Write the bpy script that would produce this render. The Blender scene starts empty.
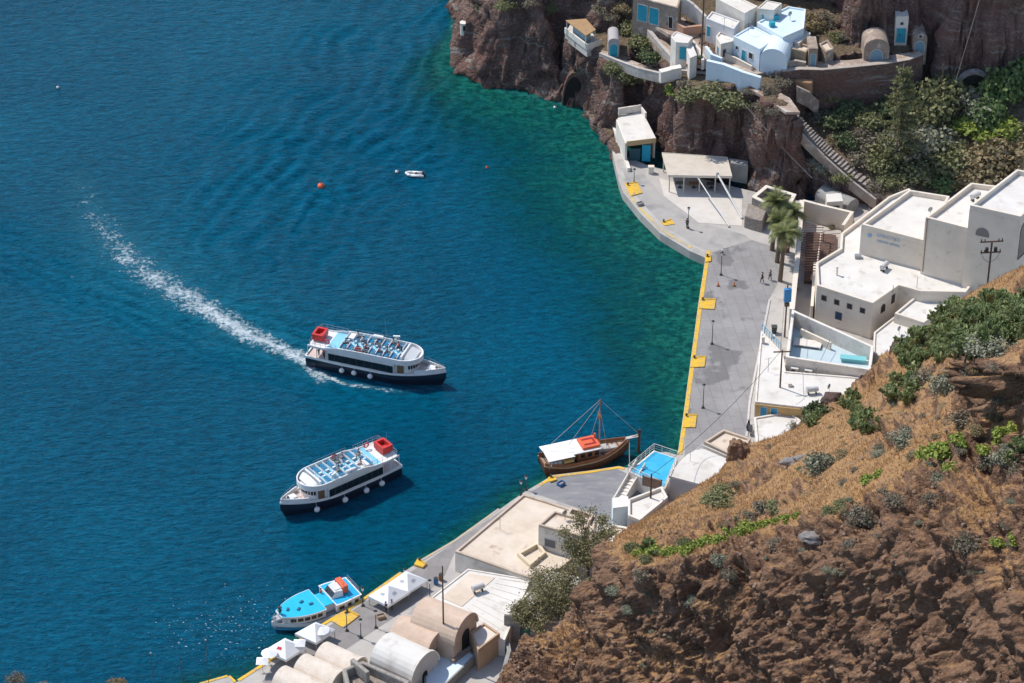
import bpy, bmesh, math, random
import numpy as np
from mathutils import Vector, Matrix, noise as MN
random.seed(7); RNG=np.random.default_rng(7)
sc=bpy.context.scene; COL=sc.collection
R=math.radians; PI=math.pi
# ---------------- camera ----------------
CZ=210.0; TH=R(33.5); F=1024*100/36
def ray(px,py):
    a=(px-512)/F; b=-(py-341.5)/F
    return Vector((a, math.cos(TH)+b*math.sin(TH), -math.sin(TH)+b*math.cos(TH)))
def P(px,py,z=1.3):
    d=ray(px,py); t=(z-CZ)/d.z
    return Vector((d.x*t,d.y*t,z))
def proj(v):
    x,y,z=v[0],v[1],v[2]-CZ
    dz=y*math.cos(TH)-z*math.sin(TH); u=y*math.sin(TH)+z*math.cos(TH)
    return (512+F*x/dz, 341.5-F*u/dz)
def ztop(bx,by,zb,tx,ty):
    """height of the top of a vertical edge whose foot is seen at (bx,by) and whose top at (tx,ty)"""
    p=P(bx,by,zb); d=ray(tx,ty); return CZ+d.z*p.y/d.y
cam=bpy.data.cameras.new('camera'); co=bpy.data.objects.new('camera',cam); COL.objects.link(co)
cam.lens=100; cam.sensor_width=36; cam.clip_end=9000; cam.clip_start=1
co.location=(0,0,CZ); co.rotation_euler=(PI/2-TH,0,0); sc.camera=co
# ---------------- light ----------------
SUN=Vector((-1.95,1.3,3.5)).normalized()
w=bpy.data.worlds.new('World'); sc.world=w; w.use_nodes=True
nt=w.node_tree; bg=nt.nodes['Background']; sk=nt.nodes.new('ShaderNodeTexSky')
sk.sky_type='NISHITA'; sk.sun_disc=False
sk.sun_elevation=math.asin(SUN.z); sk.sun_rotation=math.atan2(SUN.x,SUN.y)
sk.altitude=200; sk.air_density=1.0; sk.dust_density=0.6; sk.ozone_density=1.2
nt.links.new(sk.outputs[0],bg.inputs[0]); bg.inputs[1].default_value=0.15
sl=bpy.data.lights.new('sun','SUN'); so=bpy.data.objects.new('sun',sl); COL.objects.link(so)
sl.energy=3.3; sl.angle=R(0.55); sl.color=(1.0,0.95,0.88)
so.rotation_euler=(-SUN).to_track_quat('-Z','Y').to_euler()
so.location=(0,300,300)
sc.view_settings.view_transform='Standard'; sc.view_settings.look='None'
sc.view_settings.exposure=0.35; sc.view_settings.gamma=1.0
sc.render.engine='CYCLES'
sc.cycles.max_bounces=6; sc.cycles.diffuse_bounces=3; sc.cycles.glossy_bounces=3; sc.cycles.transparent_max_bounces=6
# ---------------- materials ----------------
MATS={}
def mat(name,c,rough=0.85,c2=None,s=0.6,bump=0.0,bs=6.0,spec=0.3,metal=0.0,det=6,lo=0.35,hi=0.65,stretch=None,c3=None,s3=3.0,lo3=.6,hi3=.75,coord='Object',brick=None):
    if name in MATS: return MATS[name]
    m=bpy.data.materials.new(name); m.use_nodes=True; n=m.node_tree.nodes; l=m.node_tree.links
    b=n['Principled BSDF']; b.inputs['Roughness'].default_value=rough
    b.inputs['Specular IOR Level'].default_value=spec; b.inputs['Metallic'].default_value=metal
    b.inputs['Base Color'].default_value=(*c,1)
    tc=n.new('ShaderNodeNewGeometry'); src=tc.outputs['Position']
    if coord=='Object':
        tc=n.new('ShaderNodeTexCoord'); src=tc.outputs['Object']
    if stretch:
        mp=n.new('ShaderNodeMapping'); mp.inputs['Scale'].default_value=stretch; l.new(src,mp.inputs[0]); src=mp.outputs[0]
    out=None
    if c2:
        t=n.new('ShaderNodeTexNoise'); t.inputs['Scale'].default_value=s; t.inputs['Detail'].default_value=det; t.inputs['Roughness'].default_value=.62
        l.new(src,t.inputs['Vector'])
        r=n.new('ShaderNodeMapRange'); r.inputs[1].default_value=lo; r.inputs[2].default_value=hi; l.new(t.outputs[0],r.inputs[0])
        x=n.new('ShaderNodeMix'); x.data_type='RGBA'; x.inputs[6].default_value=(*c,1); x.inputs[7].default_value=(*c2,1)
        l.new(r.outputs[0],x.inputs[0]); out=x.outputs[2]
    if c3:
        t=n.new('ShaderNodeTexNoise'); t.inputs['Scale'].default_value=s3; t.inputs['Detail'].default_value=5
        ad=n.new('ShaderNodeVectorMath'); ad.operation='ADD'; ad.inputs[1].default_value=(13.1,7.7,3.3); l.new(src,ad.inputs[0]); l.new(ad.outputs[0],t.inputs['Vector'])
        r=n.new('ShaderNodeMapRange'); r.inputs[1].default_value=lo3; r.inputs[2].default_value=hi3; l.new(t.outputs[0],r.inputs[0])
        x=n.new('ShaderNodeMix'); x.data_type='RGBA'; x.inputs[7].default_value=(*c3,1)
        if out: l.new(out,x.inputs[6])
        else: x.inputs[6].default_value=(*c,1)
        l.new(r.outputs[0],x.inputs[0]); out=x.outputs[2]
    if brick:
        mp=n.new('ShaderNodeMapping'); mp.inputs['Rotation'].default_value=(0,0,brick[3]); mp.inputs['Scale'].default_value=(brick[0],)*3; l.new(tc.outputs['Position'] if coord!='Object' else tc.outputs['Object'],mp.inputs[0])
        bt=n.new('ShaderNodeTexBrick'); bt.inputs['Color1'].default_value=(1,1,1,1); bt.inputs['Color2'].default_value=(brick[2],)*3+(1,); bt.inputs['Mortar'].default_value=(brick[1],)*3+(1,); bt.inputs['Mortar Size'].default_value=.02; bt.inputs['Scale'].default_value=1; bt.inputs['Brick Width'].default_value=1.6; bt.inputs['Row Height'].default_value=.8; l.new(mp.outputs[0],bt.inputs[0])
        x=n.new('ShaderNodeMix'); x.data_type='RGBA'; x.blend_type='MULTIPLY'; x.inputs[0].default_value=1
        if out: l.new(out,x.inputs[6])
        else: x.inputs[6].default_value=(*c,1)
        l.new(bt.outputs[0],x.inputs[7]); out=x.outputs[2]
    if out: l.new(out,b.inputs['Base Color'])
    if bump:
        t=n.new('ShaderNodeTexNoise'); t.inputs['Scale'].default_value=bs; t.inputs['Detail'].default_value=5; l.new(src,t.inputs['Vector'])
        bp=n.new('ShaderNodeBump'); bp.inputs['Strength'].default_value=1; bp.inputs['Distance'].default_value=bump
        l.new(t.outputs[0],bp.inputs['Height']); l.new(bp.outputs[0],b.inputs['Normal'])
    MATS[name]=m; return m
LK=1.8
def leafmat(name,c,c2,c3=None,rough=.6,trans=.15,scale=1.4):
    c=tuple(x*LK for x in c); c2=tuple(x*LK for x in c2); c3=tuple(x*LK for x in c3) if c3 else None
    """foliage: clump scale variation + variation from leaf to leaf"""
    if name in MATS: return MATS[name]
    m=bpy.data.materials.new(name); m.use_nodes=True; n=m.node_tree.nodes; l=m.node_tree.links
    b=n['Principled BSDF']; b.inputs['Roughness'].default_value=rough; b.inputs['Specular IOR Level'].default_value=.25
    g=n.new('ShaderNodeNewGeometry')
    t=n.new('ShaderNodeTexNoise'); t.inputs['Scale'].default_value=scale; t.inputs['Detail'].default_value=3; l.new(g.outputs['Position'],t.inputs['Vector'])
    r=n.new('ShaderNodeMapRange'); r.inputs[1].default_value=.38; r.inputs[2].default_value=.62; l.new(t.outputs[0],r.inputs[0])
    x=n.new('ShaderNodeMix'); x.data_type='RGBA'; x.inputs[6].default_value=(*c,1); x.inputs[7].default_value=(*c2,1); l.new(r.outputs[0],x.inputs[0])
    y=n.new('ShaderNodeMix'); y.data_type='RGBA'; y.inputs[7].default_value=(*(c3 or c2),1); l.new(x.outputs[2],y.inputs[6])
    r2=n.new('ShaderNodeMapRange'); r2.inputs[1].default_value=.55; r2.inputs[2].default_value=1; r2.inputs[4].default_value=.8; l.new(g.outputs['Random Per Island'],r2.inputs[0]); l.new(r2.outputs[0],y.inputs[0])
    l.new(y.outputs[2],b.inputs['Base Color'])
    if trans:
        ts=n.new('ShaderNodeBsdfTranslucent'); l.new(y.outputs[2],ts.inputs[0]); ms=n.new('ShaderNodeMixShader'); ms.inputs[0].default_value=trans
        l.new(b.outputs[0],ms.inputs[1]); l.new(ts.outputs[0],ms.inputs[2]); l.new(ms.outputs[0],n['Material Output'].inputs[0])
    MATS[name]=m; return m
# ---------------- objects ----------------
def tag(o,label=None,cat=None,group=None,kind=None):
    if label: o['label']=label
    if cat: o['category']=cat
    if group: o['group']=group
    if kind: o['kind']=kind
    return o
def empty(name,loc,label,cat,group=None,rz=0):
    o=bpy.data.objects.new(name,None); COL.objects.link(o); o.location=loc; o.rotation_euler=(0,0,rz)
    o.empty_display_size=.3
    return tag(o,label,cat,group)
def mkobj(name,verts,faces,m,parent=None,smooth=False,off=None):
    me=bpy.data.meshes.new(name)
    if off is not None: verts=[(v[0]-off[0],v[1]-off[1],v[2]-off[2]) for v in verts]
    me.from_pydata([tuple(v) for v in verts],[],faces); 
    if isinstance(m,(list,tuple)):
        for q in m: me.materials.append(q)
    else: me.materials.append(m)
    if smooth: me.shade_smooth()
    o=bpy.data.objects.new(name,me); COL.objects.link(o)
    if parent: o.parent=parent
    return o
class MB:
    def __init__(s): s.v=[]; s.f=[]
    def add(s,v,f):
        k=len(s.v); s.v+= [tuple(a) for a in v]; s.f+=[tuple(i+k for i in q) for q in f]; return s
    def box(s,c,d,rz=0,M=None):
        x,y,z=d[0]/2,d[1]/2,d[2]/2; ca,sa=math.cos(rz),math.sin(rz); vs=[]
        for a,b,e in ((-1,-1,-1),(1,-1,-1),(1,1,-1),(-1,1,-1),(-1,-1,1),(1,-1,1),(1,1,1),(-1,1,1)):
            X,Y=a*x,b*y; vs.append((c[0]+X*ca-Y*sa,c[1]+X*sa+Y*ca,c[2]+e*z))
        return s.add(vs,[(0,3,2,1),(4,5,6,7),(0,1,5,4),(1,2,6,5),(2,3,7,6),(3,0,4,7)])
    def prism(s,poly,z0,z1,top=True,bot=True):
        n=len(poly); a=sum(poly[i][0]*poly[(i+1)%n][1]-poly[(i+1)%n][0]*poly[i][1] for i in range(n))
        if a<0: poly=list(poly)[::-1]
        zz0=z0 if isinstance(z0,(list,tuple)) else [z0]*n; zz1=z1 if isinstance(z1,(list,tuple)) else [z1]*n
        if a<0: zz0=list(zz0)[::-1]; zz1=list(zz1)[::-1]
        vs=[(p[0],p[1],z) for p,z in zip(poly,zz0)]+[(p[0],p[1],z) for p,z in zip(poly,zz1)]
        fs=[(i,(i+1)%n,n+(i+1)%n,n+i) for i in range(n)]
        if top: fs.append(tuple(range(n,2*n)))
        if bot: fs.append(tuple(range(n-1,-1,-1)))
        return s.add(vs,fs)
    def ring(s,poly,w,z0,z1):
        poly=ccw(poly); inn=inset(poly,w); n=len(poly)
        vs=[(p[0],p[1],z0) for p in poly]+[(p[0],p[1],z1) for p in poly]+[(p[0],p[1],z1) for p in inn]+[(p[0],p[1],z0) for p in inn]
        fs=[]
        for i in range(n):
            j=(i+1)%n
            fs+=[(i,j,n+j,n+i),(n+i,n+j,2*n+j,2*n+i),(2*n+i,2*n+j,3*n+j,3*n+i),(3*n+i,3*n+j,j,i)]
        return s.add(vs,fs)
    def tube(s,a,b,r0,r1=None,n=8,cap=True):
        a=Vector(a);b=Vector(b); r1=r0 if r1 is None else r1; d=(b-a).normalized()
        u=d.orthogonal().normalized(); w_=d.cross(u); vs=[]
        for c,r in ((a,r0),(b,r1)):
            for i in range(n):
                t=2*PI*i/n; vs.append(c+u*math.cos(t)*r+w_*math.sin(t)*r)
        fs=[(i,(i+1)%n,n+(i+1)%n,n+i) for i in range(n)]
        if cap: fs+=[tuple(range(n-1,-1,-1)),tuple(range(n,2*n))]
        return s.add(vs,fs)
    def path(s,pts,r,n=6):
        for i in range(len(pts)-1):
            s.tube(pts[i],pts[i+1],r if not isinstance(r,list) else r[i],r if not isinstance(r,list) else r[i+1],n)
        return s
    def ball(s,c,r,n=10,m=6,sz=1):
        vs=[(c[0],c[1],c[2]+r*sz)]
        for j in range(1,m):
            p=PI*j/m
            for i in range(n):
                t=2*PI*i/n; vs.append((c[0]+r*math.sin(p)*math.cos(t),c[1]+r*math.sin(p)*math.sin(t),c[2]+r*sz*math.cos(p)))
        vs.append((c[0],c[1],c[2]-r*sz)); L=len(vs)-1; fs=[]
        for i in range(n): fs.append((0,1+i,1+(i+1)%n))
        for j in range(m-2):
            for i in range(n):
                a=1+j*n+i; b=1+j*n+(i+1)%n; fs.append((a,a+n,b+n,b))
        for i in range(n): fs.append((L,L-n+(i+1)%n,L-n+i))
        return s.add(vs,fs)
    def loft(s,rings,closed=True,cap0=True,cap1=True):
        n=len(rings[0]); vs=[p for r in rings for p in r]; fs=[]
        for j in range(len(rings)-1):
            for i in range(n if closed else n-1):
                a=j*n+i; b=j*n+(i+1)%n; fs.append((a,b,b+n,a+n))
        if cap0: fs.append(tuple(range(n-1,-1,-1)))
        if cap1: fs.append(tuple(range((len(rings)-1)*n,len(rings)*n)))
        return s.add(vs,fs)
    def build(s,name,m,parent=None,smooth=False,world=False,bevel=0):
        off=None
        if world and parent: off=parent.location
        o=mkobj(name,s.v,s.f,m,parent,smooth,off)
        if bevel:
            b=o.modifiers.new('bevel','BEVEL'); b.width=bevel; b.segments=2; b.limit_method='ANGLE'; b.harden_normals=False
        return o
def split_build(mb,name,m,parent=None,world=False,smooth=False,bevel=0):
    """each unconnected piece of mb becomes a part of its own"""
    n=len(mb.v); par=list(range(n))
    def fd(a):
        while par[a]!=a: par[a]=par[par[a]]; a=par[a]
        return a
    for f in mb.f:
        r=fd(f[0])
        for k in f[1:]: par[fd(k)]=r
    g={}
    for f in mb.f: g.setdefault(fd(f[0]),[]).append(f)
    out=[]
    for fs in g.values():
        us=sorted({i for f in fs for i in f}); mp={u:i for i,u in enumerate(us)}
        q=MB(); q.v=[mb.v[u] for u in us]; q.f=[tuple(mp[i] for i in f) for f in fs]
        out.append(q.build(name,m,parent,smooth,world,bevel))
    return out
def ccw(poly):
    n=len(poly); a=sum(poly[i][0]*poly[(i+1)%n][1]-poly[(i+1)%n][0]*poly[i][1] for i in range(n))
    return list(poly) if a>0 else list(poly)[::-1]
def inset(poly,w):
    poly=ccw(poly); n=len(poly); out=[]
    for i in range(n):
        p0=Vector(poly[i-1][:2]);p1=Vector(poly[i][:2]);p2=Vector(poly[(i+1)%n][:2])
        d1=(p1-p0).normalized(); d2=(p2-p1).normalized(); n1=Vector((-d1.y,d1.x)); n2=Vector((-d2.y,d2.x))
        b=(n1+n2); 
        if b.length<1e-4: b=n1
        b.normalize(); k=w/max(.3,b.dot(n1)); out.append(p1+b*k)
    return out
def kids(o): return [c for c in o.children]
def copy_tree(o,parent=None):
    c=o.copy(); COL.objects.link(c)
    if parent: c.parent=parent
    for ch in list(o.children): copy_tree(ch,c)
    return c
def place(first,used,loc,rz=0,label=None,scale=None,group=None):
    o=first if not used else copy_tree(first)
    o.location=loc; o.rotation_euler=(0,0,rz)
    if scale: o.scale=(scale,)*3
    if label: o['label']=label
    if group: o['group']=group
    return o
# shared materials
WHITE=mat('whitewash',(.76,.71,.64),.85,(.66,.60,.52),.5,.012,5,c3=(.50,.44,.37),s3=.9,lo3=.56,hi3=.78)
WHITE2=mat('white_roof_paint',(.70,.665,.61),.85,(.62,.58,.52),.35,.01,4,c3=(.47,.42,.36),s3=.6,lo3=.56,hi3=.78)
CREAM=mat('cream_render',(.74,.66,.55),.88,(.66,.58,.48),.4,.01,5,c3=(.42,.37,.31),s3=.9,lo3=.62,hi3=.8)
TAN=mat('tan_render',(.56,.46,.36),.9,(.46,.37,.28),.5,.01,5,c3=(.34,.25,.18),s3=.7,lo3=.6,hi3=.78)
TERRA=mat('tan_roof_screed',(.58,.47,.36),.9,(.68,.58,.47),.35,.006,4,c3=(.38,.26,.18),s3=.5,lo3=.6,hi3=.74)
OCHRE=mat('ochre_render',(.52,.36,.24),.9,(.44,.30,.20),.7,.01,5,c3=(.60,.46,.34),s3=.8,lo3=.58,hi3=.75)
BLUEW=mat('pale_blue_whitewash',(.62,.74,.80),.85,(.70,.78,.82),.5,.008,5,c3=(.55,.62,.66),s3=1.0,lo3=.6,hi3=.8)
GLASS=mat('dark_glass',(.02,.025,.03),.12,spec=.6)
DARK=mat('interior_shade',(.02,.018,.016),.9)  # near-black paint standing in for the shade inside doorways, niches and caves
BLUEP=mat('blue_paint',(.03,.25,.42),.45,(.04,.30,.48),2)
TEALP=mat('teal_paint',(.02,.30,.40),.5,(.03,.36,.46),2)
YEL=mat('yellow_paint',(.76,.45,.02),.6,(.60,.37,.06),1.2,c3=(.36,.30,.22),s3=2.4,lo3=.53,hi3=.66)
WOODP=mat('pole_wood',(.10,.06,.04),.85,(.15,.10,.07),3)
STEEL=mat('dark_steel',(.05,.05,.05),.5,metal=.3)
GREYM=mat('grey_metal',(.35,.36,.37),.45,metal=.5)
CONC=mat('pale_concrete',(.46,.43,.39),.9,(.38,.35,.32),.3,.01,4,c3=(.28,.26,.24),s3=.5,lo3=.58,hi3=.75)
STONE=mat('rubble_stone',(.22,.18,.15),.95,(.34,.29,.25),2.5,.08,4)
# ---------------- water ----------------
SHORE=[(448,-60),(452,30),(455,62),(470,79),(500,89),(540,99),(580,108),(592,122),(612,150),(619,183),(640,212),(660,232),(690,250),(706,258),(697,330),(688,385),(679,457),(650,462),(621,470),(553,478),(538,486),(525,493),(500,511),(455,543),(419,566),(358,607),(297,645),(239,684),(228,680),(190,692),(60,760)]
SW=np.array([P(a,b,0)[:2] for a,b in SHORE])
def segdist(X,Y,pl):
    best=np.full(X.shape,1e9)
    for i in range(len(pl)-1):
        ax,ay=pl[i]; bx,by=pl[i+1]; dx,dy=bx-ax,by-ay; L=dx*dx+dy*dy+1e-9
        t=np.clip(((X-ax)*dx+(Y-ay)*dy)/L,0,1)
        best=np.minimum(best,np.hypot(X-ax-t*dx,Y-ay-t*dy))
    return best
def segdist_w(X,Y,pl,ws):
    """distance / width along a polyline of varying half width; returns (ratio, parameter)"""
    best=np.full(X.shape,1e9); par=np.zeros(X.shape)
    for i in range(len(pl)-1):
        ax,ay=pl[i]; bx,by=pl[i+1]; dx,dy=bx-ax,by-ay; L=dx*dx+dy*dy+1e-9
        t=np.clip(((X-ax)*dx+(Y-ay)*dy)/L,0,1)
        d=np.hypot(X-ax-t*dx,Y-ay-t*dy)/(ws[i]*(1-t)+ws[i+1]*t)
        m=d<best; best=np.where(m,d,best); par=np.where(m,i+t,par)
    return best,par
def wp(l): return [tuple(P(a,b,0)[:2]) for a,b in l]
xs=np.concatenate([-np.geomspace(5000,101,26),np.arange(-100,62,.42),np.geomspace(63,5000,26)])
ys=np.concatenate([-np.geomspace(3000,20,12),np.linspace(0,228,20),np.arange(230,440,.42),np.geomspace(441,9000,28)])
X,Y=np.meshgrid(xs,ys); 
d=segdist(X,Y,SW)
depth=np.ones_like(X)
# shallow width varies along the shore (wide in the cove, narrow by the lower quay)
cove=np.exp(-((X-P(610,215,0).x)**2+(Y-P(610,215,0).y)**2)/30**2)
cove2=np.exp(-((X-P(665,340,0).x)**2+(Y-P(665,340,0).y)**2)/16**2)
north=np.exp(-((X-P(520,110,0).x)**2+(Y-P(520,110,0).y)**2)/22**2)
wid=(1.6+12*cove+6*cove2+7.5*north)*np.clip(1-(Y-P(455,62,0).y)/14,.12,1)
shal=.72*np.exp(-(d/wid)**1.3)+.30*np.exp(-(d/(wid*2.6))**1.5)
# wake
wake_pl=wp([(312,366),(285,350),(250,335),(205,308),(165,285),(130,260),(105,232),(92,212),(78,180)]); wr,wpar=segdist_w(X,Y,wake_pl,[1.5,2.0,2.8,3.6,4.2,4.6,4.8,4.2,3.6])
wake=np.clip(1-wr,0,1)**.7*np.clip(1.2-wpar/9.3,0,1)
turb=np.exp(-(wr/2.2)**2)*np.clip(1.1-wpar/9,0,1)
def line(pl,w,a0=1,a1=1):
    r,p=segdist_w(X,Y,wp(pl),[w]*len(pl)); return np.exp(-r**2)*(a0+(a1-a0)*p/(len(pl)-1))
side=line([(445,384),(425,390),(400,391),(375,388),(345,384),(318,372)],.55,.25,1)   # bow/side foam
side=np.maximum(side,line([(300,352),(312,372),(322,381)],1.0,.8,.9))
wave_streaks=line([(0,243),(20,250),(50,268),(95,285),(150,305),(200,316),(260,330)],.5,.5,.35)+line([(110,300),(160,322),(210,345),(260,352),(310,365),(340,382)],.5,.3,.6)  # bow-wave lines: foam, plus bright crest reflections put into the colour
slick=line([(70,35),(78,50),(72,64)],1.6,.35,.35)+line([(175,45),(180,70),(178,95),(185,118)],1.4,.5,.3)+line([(345,285),(350,330)],1.0,.35,.35)
foam_and_reflection=np.clip(np.maximum.reduce([wake*1.05,side,wave_streaks*.72,slick*.6]),0,1)
fc=P(235,625,0); glint=np.exp(-(((X-fc.x)/17)**2+((Y-fc.y)/13)**2)); fc=P(470,560,0); glint=np.maximum(glint,.8*np.exp(-(((X-fc.x)/9)**2+((Y-fc.y)/9)**2)))  # mask for the sun glitter that is painted on the sea
fc=P(90,210,0); glint=np.maximum(glint,.75*np.exp(-(((X-fc.x)/7)**2+((Y-fc.y)/10)**2)))
inner=segdist(X,Y,SW[:10]); foam_and_reflection=np.maximum(foam_and_reflection,.40*np.exp(-(inner/.6)**2))
# long diverging boat waves over the upper middle
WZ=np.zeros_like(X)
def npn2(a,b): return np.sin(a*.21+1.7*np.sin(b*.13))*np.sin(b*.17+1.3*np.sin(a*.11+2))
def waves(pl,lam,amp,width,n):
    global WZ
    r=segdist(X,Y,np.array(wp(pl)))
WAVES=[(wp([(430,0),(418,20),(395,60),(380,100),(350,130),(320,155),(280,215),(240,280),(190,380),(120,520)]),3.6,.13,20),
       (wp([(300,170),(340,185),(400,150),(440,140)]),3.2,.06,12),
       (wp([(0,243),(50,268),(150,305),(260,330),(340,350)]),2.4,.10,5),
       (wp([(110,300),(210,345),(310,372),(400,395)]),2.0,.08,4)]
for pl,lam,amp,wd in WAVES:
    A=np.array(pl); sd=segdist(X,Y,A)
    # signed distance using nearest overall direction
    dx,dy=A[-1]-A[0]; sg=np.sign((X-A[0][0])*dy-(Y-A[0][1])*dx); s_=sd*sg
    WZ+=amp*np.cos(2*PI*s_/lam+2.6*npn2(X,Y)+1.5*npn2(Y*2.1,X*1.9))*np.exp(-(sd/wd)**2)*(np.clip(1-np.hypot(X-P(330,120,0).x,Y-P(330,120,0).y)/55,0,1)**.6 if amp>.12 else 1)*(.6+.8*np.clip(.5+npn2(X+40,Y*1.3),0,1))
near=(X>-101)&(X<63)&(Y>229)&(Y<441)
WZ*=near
wv=np.stack([X,Y,WZ],-1).reshape(-1,3); ny,nx=X.shape
idx=np.arange(nx*ny).reshape(ny,nx)
q=np.stack([idx[:-1,:-1],idx[:-1,1:],idx[1:,1:],idx[1:,:-1]],-1).reshape(-1,4)
def gridmesh(name,verts,quads,m,smooth=True):
    me=bpy.data.meshes.new(name); me.vertices.add(len(verts)); me.vertices.foreach_set('co',verts.astype(np.float32).ravel())
    me.loops.add(quads.size); me.loops.foreach_set('vertex_index',quads.astype(np.int32).ravel())
    me.polygons.add(len(quads)); me.polygons.foreach_set('loop_start',np.arange(0,quads.size,quads.shape[1],dtype=np.int32))
    me.update(calc_edges=True); me.validate()
    if smooth: me.shade_smooth()
    if m: me.materials.append(m)
    o=bpy.data.objects.new(name,me); COL.objects.link(o); return o
def attr(o,name,a):
    at=o.data.attributes.new(name,'FLOAT','POINT'); at.data.foreach_set('value',a.astype(np.float32).ravel())
def water_mat():
    m=bpy.data.materials.new('sea_water'); m.use_nodes=True; n=m.node_tree.nodes; l=m.node_tree.links; b=n['Principled BSDF']
    def N(t,**k):
        o=n.new(t)
        for a,v in k.items(): setattr(o,a,v)
        return o
    g=N('ShaderNodeNewGeometry')
    def noise(s,det=5,rgh=.55,st=(1,1,1),rot=0,off=(0,0,0)):
        mp=N('ShaderNodeMapping'); mp.inputs['Scale'].default_value=st; mp.inputs['Rotation'].default_value=(0,0,rot); mp.inputs['Location'].default_value=off; l.new(g.outputs['Position'],mp.inputs[0])
        t=N('ShaderNodeTexNoise'); t.inputs['Scale'].default_value=s; t.inputs['Detail'].default_value=det; t.inputs['Roughness'].default_value=rgh; l.new(mp.outputs[0],t.inputs['Vector']); return t.outputs[0]
    def mr(x,a,b_,c=0,d=1):
        r=N('ShaderNodeMapRange'); r.inputs[1].default_value=a; r.inputs[2].default_value=b_; r.inputs[3].default_value=c; r.inputs[4].default_value=d; l.new(x,r.inputs[0]); return r.outputs[0]
    def mth(op,a,b_):
        r=N('ShaderNodeMath',operation=op)
        for i,v in enumerate((a,b_)):
            if isinstance(v,(int,float)): r.inputs[i].default_value=v
            else: l.new(v,r.inputs[i])
        return r.outputs[0]
    def mix(f,a,b_):
        x=N('ShaderNodeMix',data_type='RGBA')
        for i,v in ((0,f),(6,a),(7,b_)):
            if isinstance(v,tuple): x.inputs[i].default_value=(*v,1)
            else: l.new(v,x.inputs[i])
        return x.outputs[2]
    A=lambda nm: (lambda o:(setattr(o,'attribute_name',nm),o.outputs['Fac'])[1])(N('ShaderNodeAttribute'))
    sh=A('shallow'); fo=A('foam_and_reflection'); tu=A('turb')
    big=noise(.03,3); deep=mix(mr(big,.35,.65),(.0001,.076,.140),(.0001,.096,.170))
    # rocky patches seen through shallow water
    rk=noise(.28,5,.65); rk2=noise(.9,4,.6)
    shn=mth('ADD',sh,mth('MULTIPLY',mth('SUBTRACT',rk,.5),mth('MULTIPLY',sh,1.5)))
    mid=mix(mr(shn,.10,.50),deep,(.001,.070,.085))
    sandy=mix(mr(rk2,.42,.58),(.002,.075,.066),(.010,.150,.115))
    c=mix(mr(shn,.48,.98),mid,sandy)
    c=mix(mth('MULTIPLY',tu,.5),c,(.012,.15,.21))
    rip=mth('ADD',mth('MULTIPLY',noise(.55,5,.6,(1,2.4,1),R(-14)),.6),mth('MULTIPLY',noise(1.5,4,.6,(1,2.2,1),R(15)),.4)); hs=N('ShaderNodeHueSaturation'); l.new(c,hs.inputs['Color']); l.new(mth('ADD',mr(rip,.36,.64,.60,1.40),mth('MULTIPLY',A('swell'),1.5)),hs.inputs['Value']); c=hs.outputs[0]  # light and dark of ripples and swell painted into the water colour
    # foam: lacy noise gated by the attribute
    f1=noise(1.7,8,.72); f2=noise(.45,4,.6,off=(31,5,0))
    lac=mth('ADD',mth('MULTIPLY',f1,.7),mth('MULTIPLY',f2,.3))
    thr=mth('SUBTRACT',.70,mth('MULTIPLY',fo,.34))
    ff=mr(mth('SUBTRACT',lac,thr),-.02,.12); 
    ff=mth('MULTIPLY',ff,mr(fo,.04,.2))
    glint_mask=A('glint'); f3=noise(2.6,2,.5,(1,1.5,1)); fk=mr(mth('SUBTRACT',f3,mth('SUBTRACT',.86,mth('MULTIPLY',glint_mask,.215))),0,.03); ff=mth('MAXIMUM',ff,mth('MULTIPLY',fk,mr(glint_mask,.05,.2)))  # sun glitter painted into the colour as small white flecks
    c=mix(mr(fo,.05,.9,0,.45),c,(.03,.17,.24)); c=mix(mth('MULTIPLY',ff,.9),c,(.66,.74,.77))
    l.new(c,b.inputs['Base Color'])
    l.new(mr(ff,0,1,.14,.7),b.inputs['Roughness']); b.inputs['IOR'].default_value=1.10; b.inputs['Specular IOR Level'].default_value=.18
    w1=noise(.33,4,.55,(1,2.0,1),R(-18)); w2=noise(1.0,5,.6,(1,2.2,1),R(12)); w3=noise(3.2,4,.6,(1,1.6,1),R(-30)); w4=noise(9,3,.6)
    h=mth('ADD',mth('MULTIPLY',w1,.62),mth('ADD',mth('MULTIPLY',w2,.36),mth('ADD',mth('MULTIPLY',w3,.17),mth('MULTIPLY',w4,.045))))
    h=mth('ADD',h,mth('MULTIPLY',ff,.05))
    bp=N('ShaderNodeBump'); bp.inputs['Distance'].default_value=1.9; bp.inputs['Strength'].default_value=1; l.new(h,bp.inputs['Height']); l.new(bp.outputs[0],b.inputs['Normal'])
    return m
wo=gridmesh('water',wv,q,water_mat()); attr(wo,'shallow',shal); attr(wo,'foam_and_reflection',foam_and_reflection); attr(wo,'turb',turb); attr(wo,'glint',glint); attr(wo,'swell',WZ); tag(wo,kind='structure')
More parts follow.
